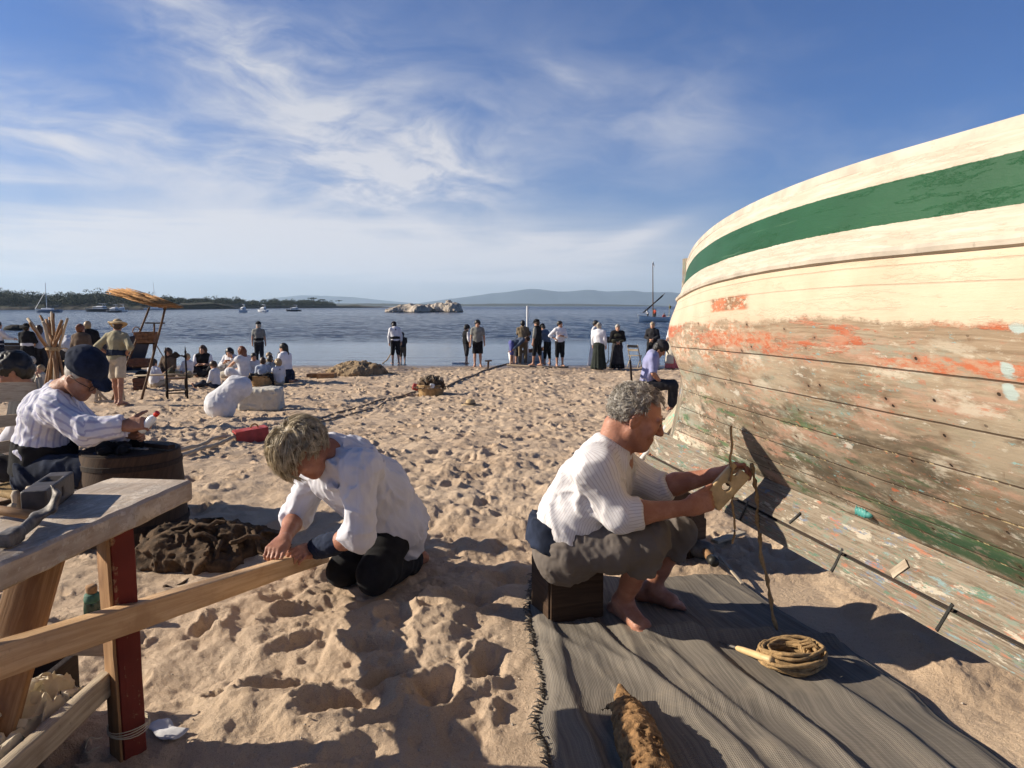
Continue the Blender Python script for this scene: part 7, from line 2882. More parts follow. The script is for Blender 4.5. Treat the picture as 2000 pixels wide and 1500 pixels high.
p = spot(1300, 890)
heap('fishing_net', p + V(.02, .1, -.02), .26, .34, .22, M['net_orange'], 'heap of salmon coloured net at the foot of the boat stem', 'net', 3, .011, None, 46, .009)
fl = p + V(.125, -.14, .12)
S = SDF().ell(V(0, 0, 0), V(.052, .052, .050))
S.cone(V(0, -.04, -.03), V(0, -.06, -.04), .016, .016, k=.008)
ff = sdf_ob('float', S, .008, plain('grey plastic float', (.33, .36, .36), .4, .15, 10))
ff.location = tuple(fl)
tag(ff, 'round grey float lying on the salmon coloured net', 'float')
# dark net heap behind the bench
p = spot(420, 1080)
heap('fishing_net', p + V(-.05, .05, -.03), .42, .28, .21, M['net_brown'], 'dark brown net and sacking heaped on the sand behind the bench', 'net', 8, .011, M['net_brown'], 12, .014, 14)
# upturned tub used as a table
c = at(255, 880, 4.48)
c = V(c[0], c[1], 0)
tub = empty('upturned_tub', c, 'dark upturned wooden tub used as a table by the person in the cap', 'tub')
TH = .50
mb = MB()
mb.lathe([(.315, -.03), (.312, .05), (.300, .25), (.285, .44), (.28, TH), (.26, TH + .002)], n=40, wob=.006)
mb.build('staves', M['wood_box'], tub)
mb = MB()
mb.lathe([(.272, TH - .02), (.272, TH + .006)], n=40)
mb.build('head', M['wood_dark'], tub)
for z in (.07, .22, .43):
    r__ = np.interp(z, [.05, .25, .44], [.312, .300, .285]) + .004
    mb = MB()
    mb.lathe([(r__, z - .016), (r__ + .003, z - .014), (r__ + .002, z + .014), (r__ - .001, z + .016)], n=40, wob=.006, caps=False)
    mb.build('hoop', M['wood_dark'], tub)
S = SDF()
for i in range(9):
    a = V(rnd.uniform(-.18, .05), rnd.uniform(-.16, .12), TH + .02)
    S.cone(a, a + V(rnd.uniform(-.1, .1), rnd.uniform(-.1, .1), .01), .035, .02, k=.03)
o = sdf_ob('work_cloth', S, .010, M['black_cloth'], None, noise=folds(.010, 16, 81), pad=.02)
o.location = tuple(c)
tag(o, 'black cloth bunched up on the upturned tub', 'cloth')
for i, (x, y, a_, L_, m_, lab) in enumerate(((.02, -.10, -.35, .17, 'metal_worn', 'pale bladed knife lying on the upturned tub'), (.10, .02, -.5, .22, 'wood_dark', 'dark flat wooden handle lying at the right of the upturned tub'))):
    mb = MB()
    p0 = c + V(x, y, TH + .028)
    mb.bar(p0, p0 + V(math.cos(a_) * L_, math.sin(a_) * L_, .004), .028 if i == 0 else .05, .008 if i == 0 else .026, ch=.002)
    tag(mb.build('knife' if i == 0 else 'mallet', M[m_]), lab, 'tool')


# ------------------------------------------------------------------ chairs
def ladder_chair(loc, rotz, label, sh=.29):
    r = empty('ladder_back_chair', loc, label, 'chair', rotz=rotz)
    w2, d2 = .21, .19
    for y in (-1, 1):
        mb = MB()
        mb.tube([V(-d2, y * w2, -.02), V(-d2 - .01, y * w2, sh), V(-d2 - .10, y * w2, .92)], [.020, .022, .018], 10)
        mb.build('back_post', M['wood_pale'], r, smooth=True)
        mb = MB()
        mb.tube([V(d2, y * w2 * 1.08, -.02), V(d2, y * w2 * 1.08, sh - .02), V(d2, y * w2 * 1.08, sh + .02), V(d2, y * w2 * 1.08, sh + .045)], [.019, .022, .026, .016], 10)
        mb.build('front_leg', M['wood_pale'], r, smooth=True)
    for z, hh_ in ((.84, .125), (.66, .075), (.50, .075)):
        q = -d2 - .10 * (z - sh) / (.92 - sh) - .01
        P = np.zeros((13, 5, 3))
        for i in range(13):
            y = (i / 12 - .5) * 2 * w2
            bow_ = -.035 * math.cos(y / w2 * 1.4)
            arch = math.cos(y / w2 * 1.35) * .5 + .5
            for k in range(5):
                P[i, k] = (q + bow_, y, z - hh_ / 2 + hh_ * (k / 4) * (.62 + .38 * arch))
        mb = MB()
        Q = P.copy()
        Q[..., 0] -= .014
        mb.grid(P)
        mb.grid(Q[:, ::-1])
        rim0 = [P[i, 0] for i in range(13)] + [P[12, k] for k in range(1, 5)] + [P[i, 4] for i in range(11, -1, -1)] + [P[0, k] for k in range(3, 0, -1)]
        mb.add(rim0 + [p_ - V(.014, 0, 0) for p_ in rim0], [[i, (i + 1) % len(rim0), (i + 1) % len(rim0) + len(rim0), i + len(rim0)] for i in range(len(rim0))])
        mb.build('back_slat', M['wood_pale'], r, smooth=False, auto=50)
    for a, b in ((V(d2, -w2, sh), V(d2, w2, sh)), (V(-d2, -w2, sh), V(-d2, w2, sh)), (V(-d2, -w2, sh), V(d2, -w2, sh)), (V(-d2, w2, sh), V(d2, w2, sh))):
        mb = MB()
        mb.tube([a + (b - a) * q for q in np.linspace(0, 1, 30)], [.019 + .002 * (i % 2) for i in range(30)], 9)
        mb.build('seat_rail', M['wood_rush'], r, smooth=True)
    mb = MB()
    P = np.zeros((22, 22, 3))
    for i in range(22):
        for k in range(22):
            x, y = (i / 21 - .5) * 2 * d2, (k / 21 - .5) * 2 * w2
            P[i, k] = (x, y, sh + .012 - .012 * math.cos(x * 6) * math.cos(y * 6) + .003 * ((i if abs(x) / d2 > abs(y) / w2 else k) % 2))
    mb.grid(P, .018)
    mb.build('rush_seat', M['wood_rush'], r, smooth=True)
    for a, b in ((V(d2, -w2, .12), V(d2, w2, .12)), (V(-d2, -w2, .15), V(d2, -w2, .15)), (V(-d2, w2, .15), V(d2, w2, .15))):
        mb = MB()
        mb.tube([a, (a + b) / 2, b], [.011, .013, .011], 8)
        mb.build('stretcher', M['wood_pale'], r, smooth=True)
    return r


p = at(70, 940, 4.46)
ladder_chair(V(p[0] - .03, 4.52, -.01), -.50, 'pale ladder back chair with rush seat under the person in the navy cap', .27)


def carved_chair(loc, rotz, label, mat):
    r = empty('carved_chair', loc, label, 'chair', rotz=rotz)
    for y in (-.2, .2):
        mb = MB()
        prof = [(.022, 0), (.022, .44), (.028, .46), (.020, .5), (.024, .7), (.019, .85), (.026, .98), (.016, 1.0), (.022, 1.03), (.024, 1.06), (.010, 1.09), (.013, 1.12), (.004, 1.17)]
        mb.lathe(prof, (-.2, y, 0), 10)
        mb.build('back_post', mat, r, smooth=True)
        mb = MB()
        mb.lathe([(.020, 0), (.024, .1), (.018, .2), (.025, .3), (.022, .45)], (.2, y, 0), 10)
        mb.build('front_leg', mat, r, smooth=True)
    P = np.zeros((25, 6, 3))
    for i in range(25):
        y = (i / 24 - .5) * .38
        top = .06 + .045 * math.cos(y * 26) * (abs(y) < .12) + .025 * (math.cos(y * 60) if abs(y) >= .12 else 1)
        for k in range(6):
            P[i, k] = (-.2, y, .93 + (k / 5) * top - (1 - k / 5) * .02 * math.cos(y * 30))
    mb = MB()
    mb.grid(P)
    Q = P.copy()
    Q[..., 0] += .022
    mb.grid(Q[:, ::-1])
    mb.add(list(P[:, 5]) + list(Q[:, 5]), [[i, i + 1, i + 26, i + 25] for i in range(24)])
    mb.add(list(P[:, 0]) + list(Q[:, 0]), [[i + 1, i, i + 25, i + 26] for i in range(24)])
    mb.build('crest_rail', mat, r, auto=50)
    mb = MB()
    mb.bar(V(-.2, 0, .455), V(.22, 0, .455), .42, .03, ch=.006)
    mb.build('seat', M['wood_tan'], r)
    for a, b in ((V(.2, -.2, .16), V(.2, .2, .16)), (V(-.2, -.2, .14), V(-.2, .2, .14)), (V(-.2, -.2, .18), V(.2, -.2, .18)), (V(-.2, .2, .18), V(.2, .2, .18))):
        mb = MB()
        mb.tube([a, (a + b) / 2, b], [.012, .016, .012], 8)
        mb.build('stretcher', mat, r, smooth=True)
    return r


p = spot(338, 781)
cc_ = carved_chair(p + V(0, .2, -.01), math.radians(118), 'dark carved high back chair with turned finials beside the canopy stand', M['wood_dark'])
p = spot(284, 776)
q = spot(384, 776)
mb = MB()
za = sand_z(*p[:2]) + .53
mb.tube([V(p[0] - .22, p[1] - .05, za - .015), V((p[0] + q[0]) / 2, p[1] - .02, za + .01), V(q[0] + .02, p[1], za + .03)], [.019, .021, .016], 8)
tag(mb.build('long_pole', M['wood_pale'], smooth=True), 'pale pole lying level across the seat of the carved chair', 'pole')
p = CH_S
ch2 = empty('wooden_chair', V(p[0] - .05, p[1], p[2] - .01), 'dark plain wooden chair under the seated person in the violet blue shirt', 'chair', rotz=math.radians(-8))
for x, y, z in ((-.2, -.19, .98), (-.2, .19, .98), (.2, -.2, .44), (.2, .2, .44)):
    mb = MB()
    mb.bar(V(x, y, -.02), V(x - (.08 if z > .5 else 0), y, z), .036, .036, ch=.006)
    mb.build('back_post' if z > .5 else 'front_leg', M['wood_dark'], ch2)
mb = MB()
mb.bar(V(-.21, 0, .43), V(.22, 0, .43), .42, .03, ch=.006)
mb.build('seat', M['wood_brown'], ch2)
for z in (.62, .78, .93):
    mb = MB()
    x = -.2 - .08 * z
    mb.bar(V(x, -.19, z), V(x, .19, z), .02, .06, ch=.004)
    mb.build('back_slat', M['wood_dark'], ch2)
p = spot(1239, 718)
ch3 = empty('folding_chair', p, 'pale folding chair standing at the water edge behind the seated person in the cap', 'chair', rotz=math.radians(60))
for y in (-.2, .2):
    for (x0, x1, z1) in ((-.22, .18, .45), (.22, -.24, .85)):
        mb = MB()
        mb.bar(V(x0, y, 0), V(x1, y, z1), .03, .03, ch=.004)
        mb.build('leg', M['wood_pale'], ch3)
for k, (x, z, t_) in enumerate(((-.22, .80, .1), (-.18, .66, .08), (.0, .45, .02))):
    mb = MB()
    mb.bar(V(x, -.2, z), V(x, .2, z), .03 if k < 2 else .4, t_, ch=.004)
    mb.build('back_slat' if k < 2 else 'seat', M['dark_cloth'] if k == 0 else M['wood_pale'], ch3)
# music stand between the singers at the shore
p = spot(1188, 719)
ms = empty('music_stand', p, 'thin black folding music stand between the two grey haired singers', 'stand')
mb = MB()
for a in (0, 2.1, 4.2):
    mb.tube([V(0, 0, .32), V(math.cos(a) * .26, math.sin(a) * .26, 0)], .012, 5)
mb.build('tripod', M['metal_dark'], ms)
mb = MB()
mb.tube([V(0, 0, .2), V(0, 0, 1.05)], .011, 6)
mb.build('pole', M['metal_dark'], ms)
mb = MB()
mb.bar(V(-.17, .0, 1.05), V(.17, .06, 1.05), .012, .24, up=(0, .5, 1))
mb.build('desk', M['metal_dark'], ms)

# ------------------------------------------------------------------ canopy stand with baskets
c = spot(292, 780)
D_ = c[1]


def cp(px, py, dy=0.0):
    return at(px, py, D_ + dy) - c


st_ = empty('canopy_stand', c, 'leaning pole frame with a slanting reed thatch roof beside the straw hatted person', 'stall')
for (a, b, r0, r1, dy0, dy1) in (((275, 786), (323, 600), .030, .024, -.25, -.05), ((256, 690), (292, 600), .028, .022, .0, .25), ((300, 690), (301, 632), .022, .02, .1, .0), ((300, 664), (320, 700), .012, .010, .1, .2)):
    p0, p1 = cp(*a, dy0), cp(*b, dy1)
    if a[1] < 700 and r0 > .025:
        p0 = p0 + (p0 - p1) * ((p0[2] - 0.0) / (p1[2] - p0[2]))
    if a[1] > 780:
        p0[2] = -.04
    mb = MB()
    mb.tube(wander([p0, (p0 + p1) / 2, p1], 9, .006, 3), np.linspace(r0, r1, 9), 9)
    mb.build('pole', M['wood_brown'], st_, smooth=True)
for (a, b) in (((268, 671), (304, 671)), ((258, 718), (296, 716)), ((284, 631), (322, 631))):
    p0, p1 = cp(*a), cp(*b)
    mb = MB()
    mb.bar(p0, p1, .035, .030, ch=.004)
    mb.build('cross_bar', M['wood_dark'], st_)
# thatch: a thick slanting mat of reeds
rp = np.random.default_rng(21)
qa, qb = cp(229, 570, .1), cp(340, 603, -.1)
lx = nrm(qb - qa)
ly = nrm(V(-.27, 1, .10) - lx * (V(-.27, 1, .10) @ lx))
lz = np.cross(lx, ly)
Lr = float(np.linalg.norm(qb - qa))
vs, fs = [], []
mbt = MB()
for i in range(620):
    u0 = rp.uniform(.0, .55) * Lr
    L_ = rp.uniform(.35, .5) * Lr
    v0 = rp.uniform(-.40, .40)
    w0 = rp.uniform(-.05, .05)
    du = rp.normal(0, .05)
    p0 = qa + lx * u0 + ly * v0 + lz * (w0 + .035 * math.cos(v0 * 2.6))
    p1 = qa + lx * min(u0 + L_, Lr * 1.02) + ly * (v0 * .96 + du) + lz * (w0 * .7 + .03 * math.cos(v0 * 2.6))
    if rp.random() < .25:
        p0 = p0 - lx * rp.uniform(.0, .07) + lz * rp.uniform(-.03, .05)
    mbt.tube([p0, (p0 + p1) / 2 + lz * rp.normal(0, .012), p1], [.006, .008, .004], 4)
mbt.build('thatch_roof', M['straw_dark'], st_, smooth=True)


def basket(name, c, r0, r1, hgt, label, mat, handle=True, rot=0.0, sq=1.0, slats=0):
    r = empty(name, c, label, 'basket', rotz=rot)
    mb = MB()
    prof = [(r0 * .2, .012), (r0, .0)]
    n = 16
    for i in range(n + 1):
        q = i / n
        prof.append((r0 + (r1 - r0) * q ** .8 + (.006 if i % 2 else 0), hgt * q))
    prof += [(r1 - .018, hgt), (r0 * .96, .03), (.01, .025)]
    mb.lathe([(a, b) for a, b in prof], n=28, wob=.02)
    for i, v in enumerate(mb.v):
        v[1] *= sq
    mb.build('wicker_body', mat, r, smooth=True)
    mb = MB()
    mb.tube([V(math.cos(a) * r1, math.sin(a) * r1 * sq, hgt + .004 * math.sin(a * 12)) for a in np.linspace(0, 2 * math.pi, 40)], .016, 7)
    mb.build('rim', mat, r, smooth=True)
    if handle:
        for s_ in ((-1, 1) if handle == 2 else (1,)):
            mb = MB()
            mb.tube([V(s_ * r1 * .9 * (1 if handle == 2 else math.cos(a)), math.cos(a) * r1 * (.3 if handle == 2 else .0), hgt - .01 + math.sin(a) * (.09 if handle == 2 else .16)) for a in np.linspace(0, math.pi, 14)], .011, 6)
            mb.build('handle', mat, r, smooth=True)
    return r


M['wicker'] = plain('brown chestnut wicker', (.20, .095, .04), .75, .5, 18, .7, bs=90)
M['wicker_tan'] = plain('tan chestnut wicker', (.40, .25, .11), .75, .4, 16, .7, bs=90)
M['wicker_dark'] = plain('dark red brown slats', (.10, .038, .02), .7, .4, 14, .4, bs=80)


def crate(name, c, sx, sy, sz, flare, label, mat, rot=0.0, cat='crate'):
    r = empty(name, c, label, cat, rotz=rot)
    for (s_, ax_) in ((-1, 'y'), (1, 'y'), (-1, 'x'), (1, 'x')):
        for k in range(3):
            z = sz * (k + .5) / 3
            f_ = 1 + flare * (k + .5) / 3
            mb = MB()
            if ax_ == 'y':
                mb.bar(V(-sx / 2 * f_, s_ * sy / 2 * f_, z), V(sx / 2 * f_, s_ * sy / 2 * f_, z), .014, sz / 3 * .9, ch=.002)
            else:
                mb.bar(V(s_ * sx / 2 * f_, -sy / 2 * f_ + .01, z), V(s_ * sx / 2 * f_, sy / 2 * f_ - .01, z), .014, sz / 3 * .9, ch=.002)
            mb.build('slat', mat, r)
    mb = MB()
    mb.bar(V(-sx / 2, 0, .008), V(sx / 2, 0, .008), sy * .96, .016, ch=.002)
    mb.build('bottom', mat, r)
    return r


bk = crate('slatted_basket', c + cp(288, 671, .02) + V(0, 0, .02), .32, .26, .24, .42, 'chestnut slat basket with a hoop handle on the upper bar of the canopy stand', M['wicker'], .1, 'basket')
mb = MB()
mb.tube([V(-.17 + math.cos(a) * .085, -.12, .22 + math.sin(a) * .13) for a in np.linspace(0, math.pi, 12)], .012, 6)
mb.build('handle', M['wicker'], bk, smooth=True)
crate('slatted_basket', c + cp(274, 717, .02) + V(0, 0, .02), .36, .28, .17, .12, 'dark red brown slatted box on the lower bar of the canopy stand', M['wicker_dark'], .05, 'basket')
g = spot(274, 762)
crate('slatted_basket', g, .26, .26, .30, .1, 'dark red brown slatted box standing on the sand under the canopy stand', M['wicker_dark'], .3, 'basket')
mb = SDF()
mb.ell(V(0, 0, .08), V(.16, .14, .10))
o = sdf_ob('black_bag', mb, .015, M['black_cloth'], None, noise=folds(.012, 12, 4), pad=.02)
o.location = tuple(g + V(-.06, .25, .29))
tag(o, 'round black bag on top of the dark slatted box under the canopy stand', 'bag')
# trestle the straw hatted person leans over
p = spot(216, 786)
tr = empty('trestle', p, 'low pale timber trestle at the bare feet of the person in the straw hat', 'trestle', rotz=.25)
for (a, b) in ((V(-.24, -.15, 0), V(-.22, -.10, .42)), (V(-.24, .18, 0), V(-.22, .10, .42)), (V(.22, -.15, 0), V(.2, -.1, .42)), (V(.22, .18, 0), V(.2, .1, .42))):
    mb = MB()
    mb.bar(a, b, .045, .05, ch=.004)
    mb.build('leg', M['wood_pale'], tr)
for (a, b) in ((V(-.27, -.16, .05), V(.27, -.16, .05)), (V(-.24, -.18, .12), V(-.24, .2, .12)), (V(-.24, -.1, .30), V(-.02, -.13, .06)), (V(.0, .1, .03), V(-.24, .16, .03))):
    mb = MB()
    mb.bar(a, b, .04, .045, ch=.004)
    mb.build('brace', M['wood_pale'], tr)
mb = MB()
mb.bar(V(-.3, 0, .44), V(.3, 0, .44), .16, .04, ch=.005)
mb.build('top_board', M['wood_pale'], tr)

# ------------------------------------------------------------------ tied bundle of poles
c = at(104, 742, 10.5)
c = V(c[0], 10.5, sand_z(c[0], 10.5))
pb = empty('pole_bundle', c, 'sheaf of cut poles tied round the middle and standing on the sand', 'poles')


def bp(px, py, dy=0.0):
    return at(px, py, 10.5 + dy) - c


neck_ = bp(104, 683)
rp = np.random.default_rng(31)
for i, (tx, ty) in enumerate(((54, 622), (58, 630), (78, 616), (84, 628), (90, 624), (97, 620), (101, 609), (104, 612), (121, 626), (132, 622), (126, 634))):
    dy = rp.uniform(-.25, .25)
    top = bp(tx, ty, dy)
    knot = neck_ + V(rp.uniform(-.06, .06), rp.uniform(-.05, .05), 0)
    bot = knot - (top - knot) * .9
    bot = V(knot[0] - (top[0] - knot[0]) * .95 + rp.uniform(-.1, .1), knot[1] - dy * .8, -.03)
    mb = MB()
    r0 = rp.uniform(.015, .024)
    mb.tube(wander([bot, knot, knot + (top - knot) * .5, top], 9, .008, i), [r0 * 1.15, r0 * 1.1, r0, r0, r0, r0, r0 * .95, r0 * .95, r0 * .9], 9)
    mb.build('pole', M['wood_tan'] if i % 3 else M['wood_pale'], pb, smooth=True)
mb = MB()
for q in range(3):
    mb.tube([neck_ + V(math.cos(a) * .092, math.sin(a) * .082, .018 * q + .005 * math.sin(a * 2)) for a in np.linspace(0, 6.28, 20)], .009, 6)
mb.tube(wander([neck_ + V(.12, -.06, .02), neck_ + V(.24, -.08, .03), neck_ + V(.27, -.08, -.10), neck_ + V(.18, -.08, -.16)], 12, .006, 4), .010, 6)
mb.build('binding_rope', M['straw'], pb, smooth=True)
# white bundle in the navy boat
p = at(134, 672, 24.6)
S = SDF()
S.ell(V(0, 0, 0), V(.30, .28, .24))
S.ell(V(.16, 0, -.14), V(.3, .25, .16), k=.1)
S.ball(V(-.02, 0, .22), .08, .1)
o = sdf_ob('white_bundle', S, .03, M['white_cloth'], None, noise=folds(.03, 7, 4), pad=.05)
o.location = tuple(p)
tag(o, 'bundle of white cloth piled in the navy rowing boat', 'bundle')

# ------------------------------------------------------------------ goods on the sand, middle distance
p = G(438, 816)
D_ = p[1]
sx_ = lambda px, py, dy=0.0: at(px, py, D_ + dy) - V(p[0], p[1], 0)
S = SDF()
a0, a1 = sx_(428, 788), sx_(462, 757, .1)
S.cone(a0, a1, .225, .20, k=.1)
S.ball(sx_(433, 795), .215, .1)
S.ball(sx_(470, 755, .1), .175, .12)
S.cone(sx_(415, 800), sx_(440, 805), .09, .10, k=.1)
fS = folds(.020, 3.2, 91, np.array([[1.0, 0, .9], [0, .8, 0], [-.45, 0, .5]]))
fT = folds(.008, 12, 93)
o = sdf_ob('white_sack', S, .014, M['white_cloth'], None, noise=lambda P: fS(P) + fT(P), pad=.06)
o.location = (p[0], p[1], 0)
tag(o, 'big stuffed white sack leaning on the tied beige bale', 'sack')
p2 = spot(506, 802)
bl_ = empty('tied_bale', p2 + V(0, .15, 0), 'beige canvas bale tied with cord lying behind the white sack', 'bale', rotz=.06)
S = SDF()
S.box(V(0, 0, .19), V(.33, .19, .15), rr=.05, k=.05)
S.box(V(.10, -.02, .20), V(.22, .20, .15), rr=.05, k=.06)
S.cone(V(-.15, -.1, .33), V(.2, .05, .36), .06, .06, k=.1)
sdf_ob('canvas', S, .014, M['cream_cloth'], bl_, noise=lambda P: folds(.020, 7, 17)(P), pad=.05)
for x in (-.12, .22):
    mb = MB()
    mb.tube([V(x + .01 * math.sin(a * 3), math.cos(a) * .255, .19 + math.sin(a) * .205) for a in np.linspace(0, 6.28, 26)], .009, 6)
    mb.build('cord', M['rope_grey'], bl_, smooth=True)
p3 = spot(417, 800)
S = SDF().box(V(0, 0, .13), V(.10, .14, .09), rr=.04)
o = sdf_ob('yellow_bale', S, .014, cloth('pale yellow canvas', (.55, .50, .28), .15), None, noise=folds(.014, 9, 5), pad=.03)
o.location = tuple(p3 + V(.06, .42, .06))
tag(o, 'pale yellow bundle half hidden behind the white sack', 'bundle')
p4 = spot(508, 755)
r = basket('market_basket', p4 + V(0, .1, 0), .24, .31, .26, 'tan basket with black cloth trim standing in front of the children', M['wicker_tan'], 2, .4, .7)
S = SDF()
for i in range(10):
    a = rnd.uniform(0, 6.3)
    S.cone(V(math.cos(a) * .24, math.sin(a) * .16, .27), V(math.cos(a + .7) * .25, math.sin(a + .7) * .17, .25), .06, .05, k=.05)
S.cone(V(-.28, -.12, .25), V(-.30, -.16, .02), .05, .03, k=.04)
S.cone(V(.26, -.14, .25), V(.30, -.18, .0), .05, .025, k=.04)
sdf_ob('cloth_trim', S, .016, M['black_cloth'], r, noise=folds(.016, 11, 7), pad=.03)
p5 = spot(692, 733)
heap('fishing_net', p5 + V(0, .5, -.05), 1.0, .8, .46, M['net_tan'], 'large heap of tan net at the water edge, left of the basket tub', 'net', 14, .035, M['net_tan'], 50, .025, 16)
for i, (x0, x1, py, lab) in enumerate(((600, 632, 738, 'low dark plank lying left of the small box near the net heap'), (620, 654, 740, 'low pale box lying at the left foot of the big net heap'))):
    a, b = spot(x0, py), spot(x1, py)
    mb = MB()
    mb.bar(a + V(0, .1, .08), b + V(0, .1, .08), .35, .16 if i else .10, ch=.008)
    tag(mb.build('low_box' if i else 'low_plank', M['wood_tan'] if i else M['wood_brown']), lab, 'box' if i else 'plank')
# tub basket heaped with net and floats
p6 = spot(842, 771)
tb_ = basket('tub_basket', p6, .27, .33, .27, 'round tan tub basket heaped with dark net, alone in the middle of the sand', M['wicker_tan'], 0)
hp_ = heap('fishing_net', p6 + V(0, 0, .22), .31, .31, .27, M['net_brown'], 'dark net and corks heaped in the round tub basket', 'net', 19, .016, M['rope_grey'], 40, .014, 10)
for (x, y, z, s_, m_, nm, lab) in ((.24, -.12, .36, (.05, .03, .12), 'wood_pale', 'cork_board', 'pale flat board sticking out of the tub basket'), (.06, -.30, .27, (.06, .03, .05), 'white_cloth', 'white_float', 'white curved float on the front rim of the tub basket'), (-.36, -.05, .22, (.06, .06, .07), 'red_paint', 'red_float', 'dark red float hanging at the left side of the tub basket')):
    S = SDF().box(V(0, 0, 0), V(*s_) * .7, rotm((0, 1, 0), .25), rr=min(s_) * .5)
    o = sdf_ob(nm, S, .013, M[m_])
    o.location = tuple(p6 + V(x, y, z))
    tag(o, lab, 'float' if 'float' in nm else 'board')
# straw hat on the sand
p7 = spot(919, 793)
hs_ = empty('straw_hat', p7 + V(0, 0, .01), 'straw hat lying alone on the open sand below the tub basket', 'hat')
mb = MB()
mb.lathe([(.19, .012), (.185, .006), (.11, .022), (.10, .06), (.085, .105), (.05, .125), (.005, .13)], n=28, wob=.05)
mb.build('hat_body', M['straw'], hs_, smooth=True)
mb = MB()
mb.lathe([(.112, .026), (.113, .030), (.107, .055), (.104, .056)], n=28, wob=.05, caps=False)
mb.build('hat_band', M['brown_cloth'], hs_, smooth=True)
# red bailer box
p8 = spot(480, 864)
rb_ = empty('red_box', p8 + V(.02, .12, -.02), 'faded red wooden box with a loop handle sunk in the sand beside the long ropes', 'box', rotz=.55)
rb_.scale = (.82, .82, .82)
mb = MB()
mb.bar(V(-.22, 0, .09), V(.22, 0, .13), .26, .19, ch=.008, seg=6)
mb.build('box_body', M['red_paint'], rb_)
mb = MB()
mb.bar(V(-.235, 0, .085), V(-.222, 0, .09), .24, .17, ch=.003)
mb.build('end_panel', M['wood_pale'], rb_)
mb = MB()
mb.tube([V(.05 + math.cos(a) * .05, 0, .215 + math.sin(a) * .05) for a in np.linspace(0, math.pi, 10)], .012, 6)
mb.build('loop_handle', M['rope'], rb_, smooth=True)


# hauling ropes and oars laid across the beach
def ground_line(name, pxs, r, mat, label, cat, seed, lift=.012, n=90, wob=.03, ends=None):
    pts = [spot(*q) for q in pxs]
    t = np.linspace(0, len(pts) - 1, n)
    A = np.stack([np.interp(t, np.arange(len(pts)), np.array(pts)[:, i]) for i in range(2)], 1)
    w = fbm(np.stack([t * 1.7, 0 * t + seed, 0 * t], 1), 1.0, 3, seed) * wob
    d = np.gradient(A, axis=0)
    nn = np.stack([-d[:, 1], d[:, 0]], 1)
    nn /= np.linalg.norm(nn, axis=1)[:, None] + 1e-9
    A = A + nn * w[:, None]
    z = np.array([sand_z(a[0], a[1]) for a in A])
    z = np.convolve(np.pad(z, 3, 'edge'), np.ones(7) / 7, 'valid') + lift
    mb = MB()
    mb.tube([V(A[i, 0], A[i, 1], z[i]) for i in range(n)], [r * (1 + .08 * math.sin(i * 1.9)) for i in range(n)], 7)
    return tag(mb.build(name, mat, smooth=True), label, cat)


ground_line('long_pole', [(344, 893), (430, 862), (520, 838)], .022, M['wood_pale'], 'pale pole on the sand, upper of the two beside the red box', 'pole', 1, .05, 40, .01)
ground_line('long_pole', [(352, 902), (430, 874), (500, 853)], .020, M['wood_pale'], 'pale pole on the sand, lower of the two beside the red box', 'pole', 2, .05, 40, .01)
ground_line('hauling_rope', [(560, 838), (660, 806), (740, 786), (818, 764)], .018, M['rope_grey'], 'thick rope running left from the tub basket, the upper of two', 'rope', 3, .02)
ground_line('hauling_rope', [(560, 848), (660, 815), (745, 792), (822, 768)], .016, M['rope_grey'], 'thick rope running left from the tub basket, the lower of two', 'rope', 4, .02)
ground_line('hauling_rope', [(872, 756), (920, 738), (955, 722), (992, 712), (1010, 711)], .030, M['rope_grey'], 'thick hauling rope running from the tub basket up to the white rowing boat', 'rope', 5, .03)
ground_line('hauling_rope', [(990, 714), (1060, 719), (1110, 718)], .035, M['rope_grey'], 'dark rope lying along the wet sand below the men at the white boat', 'rope', 6, .03)
a, b = spot(744, 712), at(766, 688, spot(773, 712)[1])
mb = MB()
mb.tube(wander([a, (a + b) / 2 - V(0, 0, .08), b], 14, .01, 5), .022, 6)
tag(mb.build('mooring_rope', M['rope'], smooth=True), 'tan rope held up by the person bending at the water edge', 'rope')
p = spot(953, 722)
mb = MB()
mb.bar(p, p + V(.02, 0, .30), .07, .07)
mb.bar(p + V(-.10, 0, .30), p + V(.14, 0, .31), .06, .05)
tag(mb.build('anchor_stake', M['wood_brown']), 'short T shaped wooden stake in the sand below the curly haired boy', 'stake')
p = spot(888, 712)
mb = MB()
mb.bar(p + V(-.1, 0, .05), p + V(.5, .05, .06), .2, .09, ch=.01)
tag(mb.build('flat_board', M['white_paint']), 'white ended board lying on the wet sand left of the curly haired boy', 'board')
# fiddle of the player
p = spot(452, 738)
fd = empty('fiddle', p + V(.10, -.32, .56), 'orange brown fiddle held by the dark bobbed player', 'fiddle', rotz=.9)
S = SDF()
S.ell(V(-.09, 0, 0), V(.10, .095, .025), k=.02)
S.ell(V(.08, 0, 0), V(.09, .078, .025), k=.02)
sdf_ob('body', S, .013, plain('orange violin varnish', (.34, .11, .025), .35, .3, 12), fd)
mb = MB()
mb.bar(V(.15, 0, .01), V(.36, 0, .05), .03, .025)
mb.build('neck', M['wood_dark'], fd)
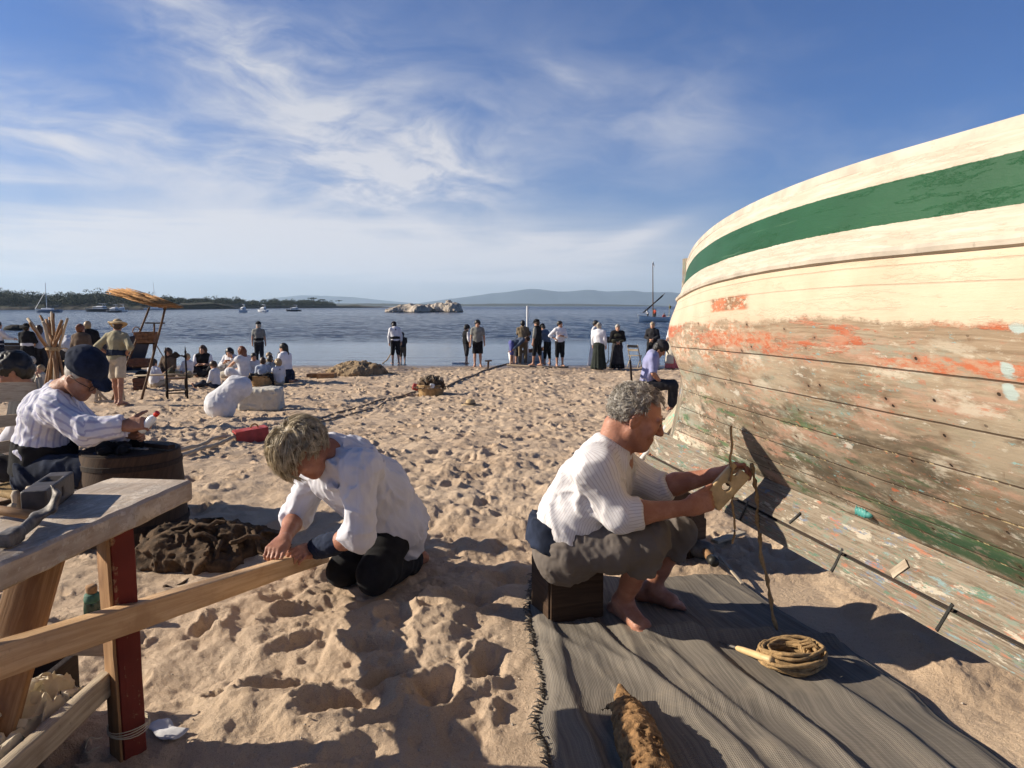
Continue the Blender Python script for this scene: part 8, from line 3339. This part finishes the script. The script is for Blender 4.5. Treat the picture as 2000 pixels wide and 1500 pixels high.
# more old timber under the left bench edge
for i, (x0, y0, x1, y1, lab) in enumerate(((0, 1008, 40, 985, 'dark chair leg lying at the left edge beyond the bench'), (0, 975, 60, 965, 'pale stick lying on the sand behind the bench, at the left edge'))):
    a, b = G(x0, y0), G(x1, y1)
    mb = MB()
    mb.bar(a + V(-.2, 0, .03), b + V(0, 0, .04), .03, .03)
    tag(mb.build('loose_stick', M['wood_brown'] if i == 0 else M['wood_pale']), lab, 'stick')

# shells and chips scattered on the near sand
rp = np.random.default_rng(77)
ch_ = []
mbp = MB()
for i in range(900):
    r = math.sqrt(rp.uniform(1.6 ** 2, 7.0 ** 2))
    a = rp.uniform(-.7, .7)
    x, y = r * math.sin(a), r * math.cos(a)
    if .05 < x < 1.55 and y < 3.65:
        continue
    z = sand_z(x, y)
    s_ = rp.uniform(.003, .008)
    d = nrm(rp.normal(0, 1, 3) * V(1, 1, .3)) * s_
    e = nrm(np.cross(d, V(0, 0, 1))) * s_ * .7
    c_ = V(x, y, z + .003)
    mbp.add([c_ + d, c_ + e, c_ - d, c_ - e, c_ + V(0, 0, s_ * .6), c_ - V(0, 0, s_ * .4)], [[0, 1, 4], [1, 2, 4], [2, 3, 4], [3, 0, 4], [1, 0, 5], [2, 1, 5], [3, 2, 5], [0, 3, 5]])
o = mbp.build('shell_gravel', plain('shell bits and pebbles', (.50, .42, .33), .8, .5, 50, .2), auto=0)
tag(o, 'scattered shell bits and small pebbles on the near sand', 'shell bits', kind='stuff')

# ------------------------------------------------------------------ the hazy air over the bay
hz = bpy.data.materials.new('sea haze')
hz.use_nodes = True
ht = NT(hz.node_tree)
hz.node_tree.nodes.remove(hz.node_tree.nodes['Principled BSDF'])
vol = ht.node('ShaderNodeVolumePrincipled')
vol.inputs['Color'].default_value = (.62, .81, 1.0, 1)
vol.inputs['Density'].default_value = 0.0001
vol.inputs['Anisotropy'].default_value = .2
ht.l.new(vol.outputs[0], hz.node_tree.nodes['Material Output'].inputs['Volume'])
x0, x1, y0, y1, z0, z1 = -9000., 9000., -600., 10800., -14., 420.
hv = np.array([(x, y, z) for x in (x0, x1) for y in (y0, y1) for z in (z0, z1)])
hf_ = [[0, 1, 3, 2], [4, 6, 7, 5], [0, 4, 5, 1], [2, 3, 7, 6], [0, 2, 6, 4], [1, 5, 7, 3]]
o = ob('haze', mkmesh('haze', hv, hf_, False), hz)
tag(o, kind='stuff')
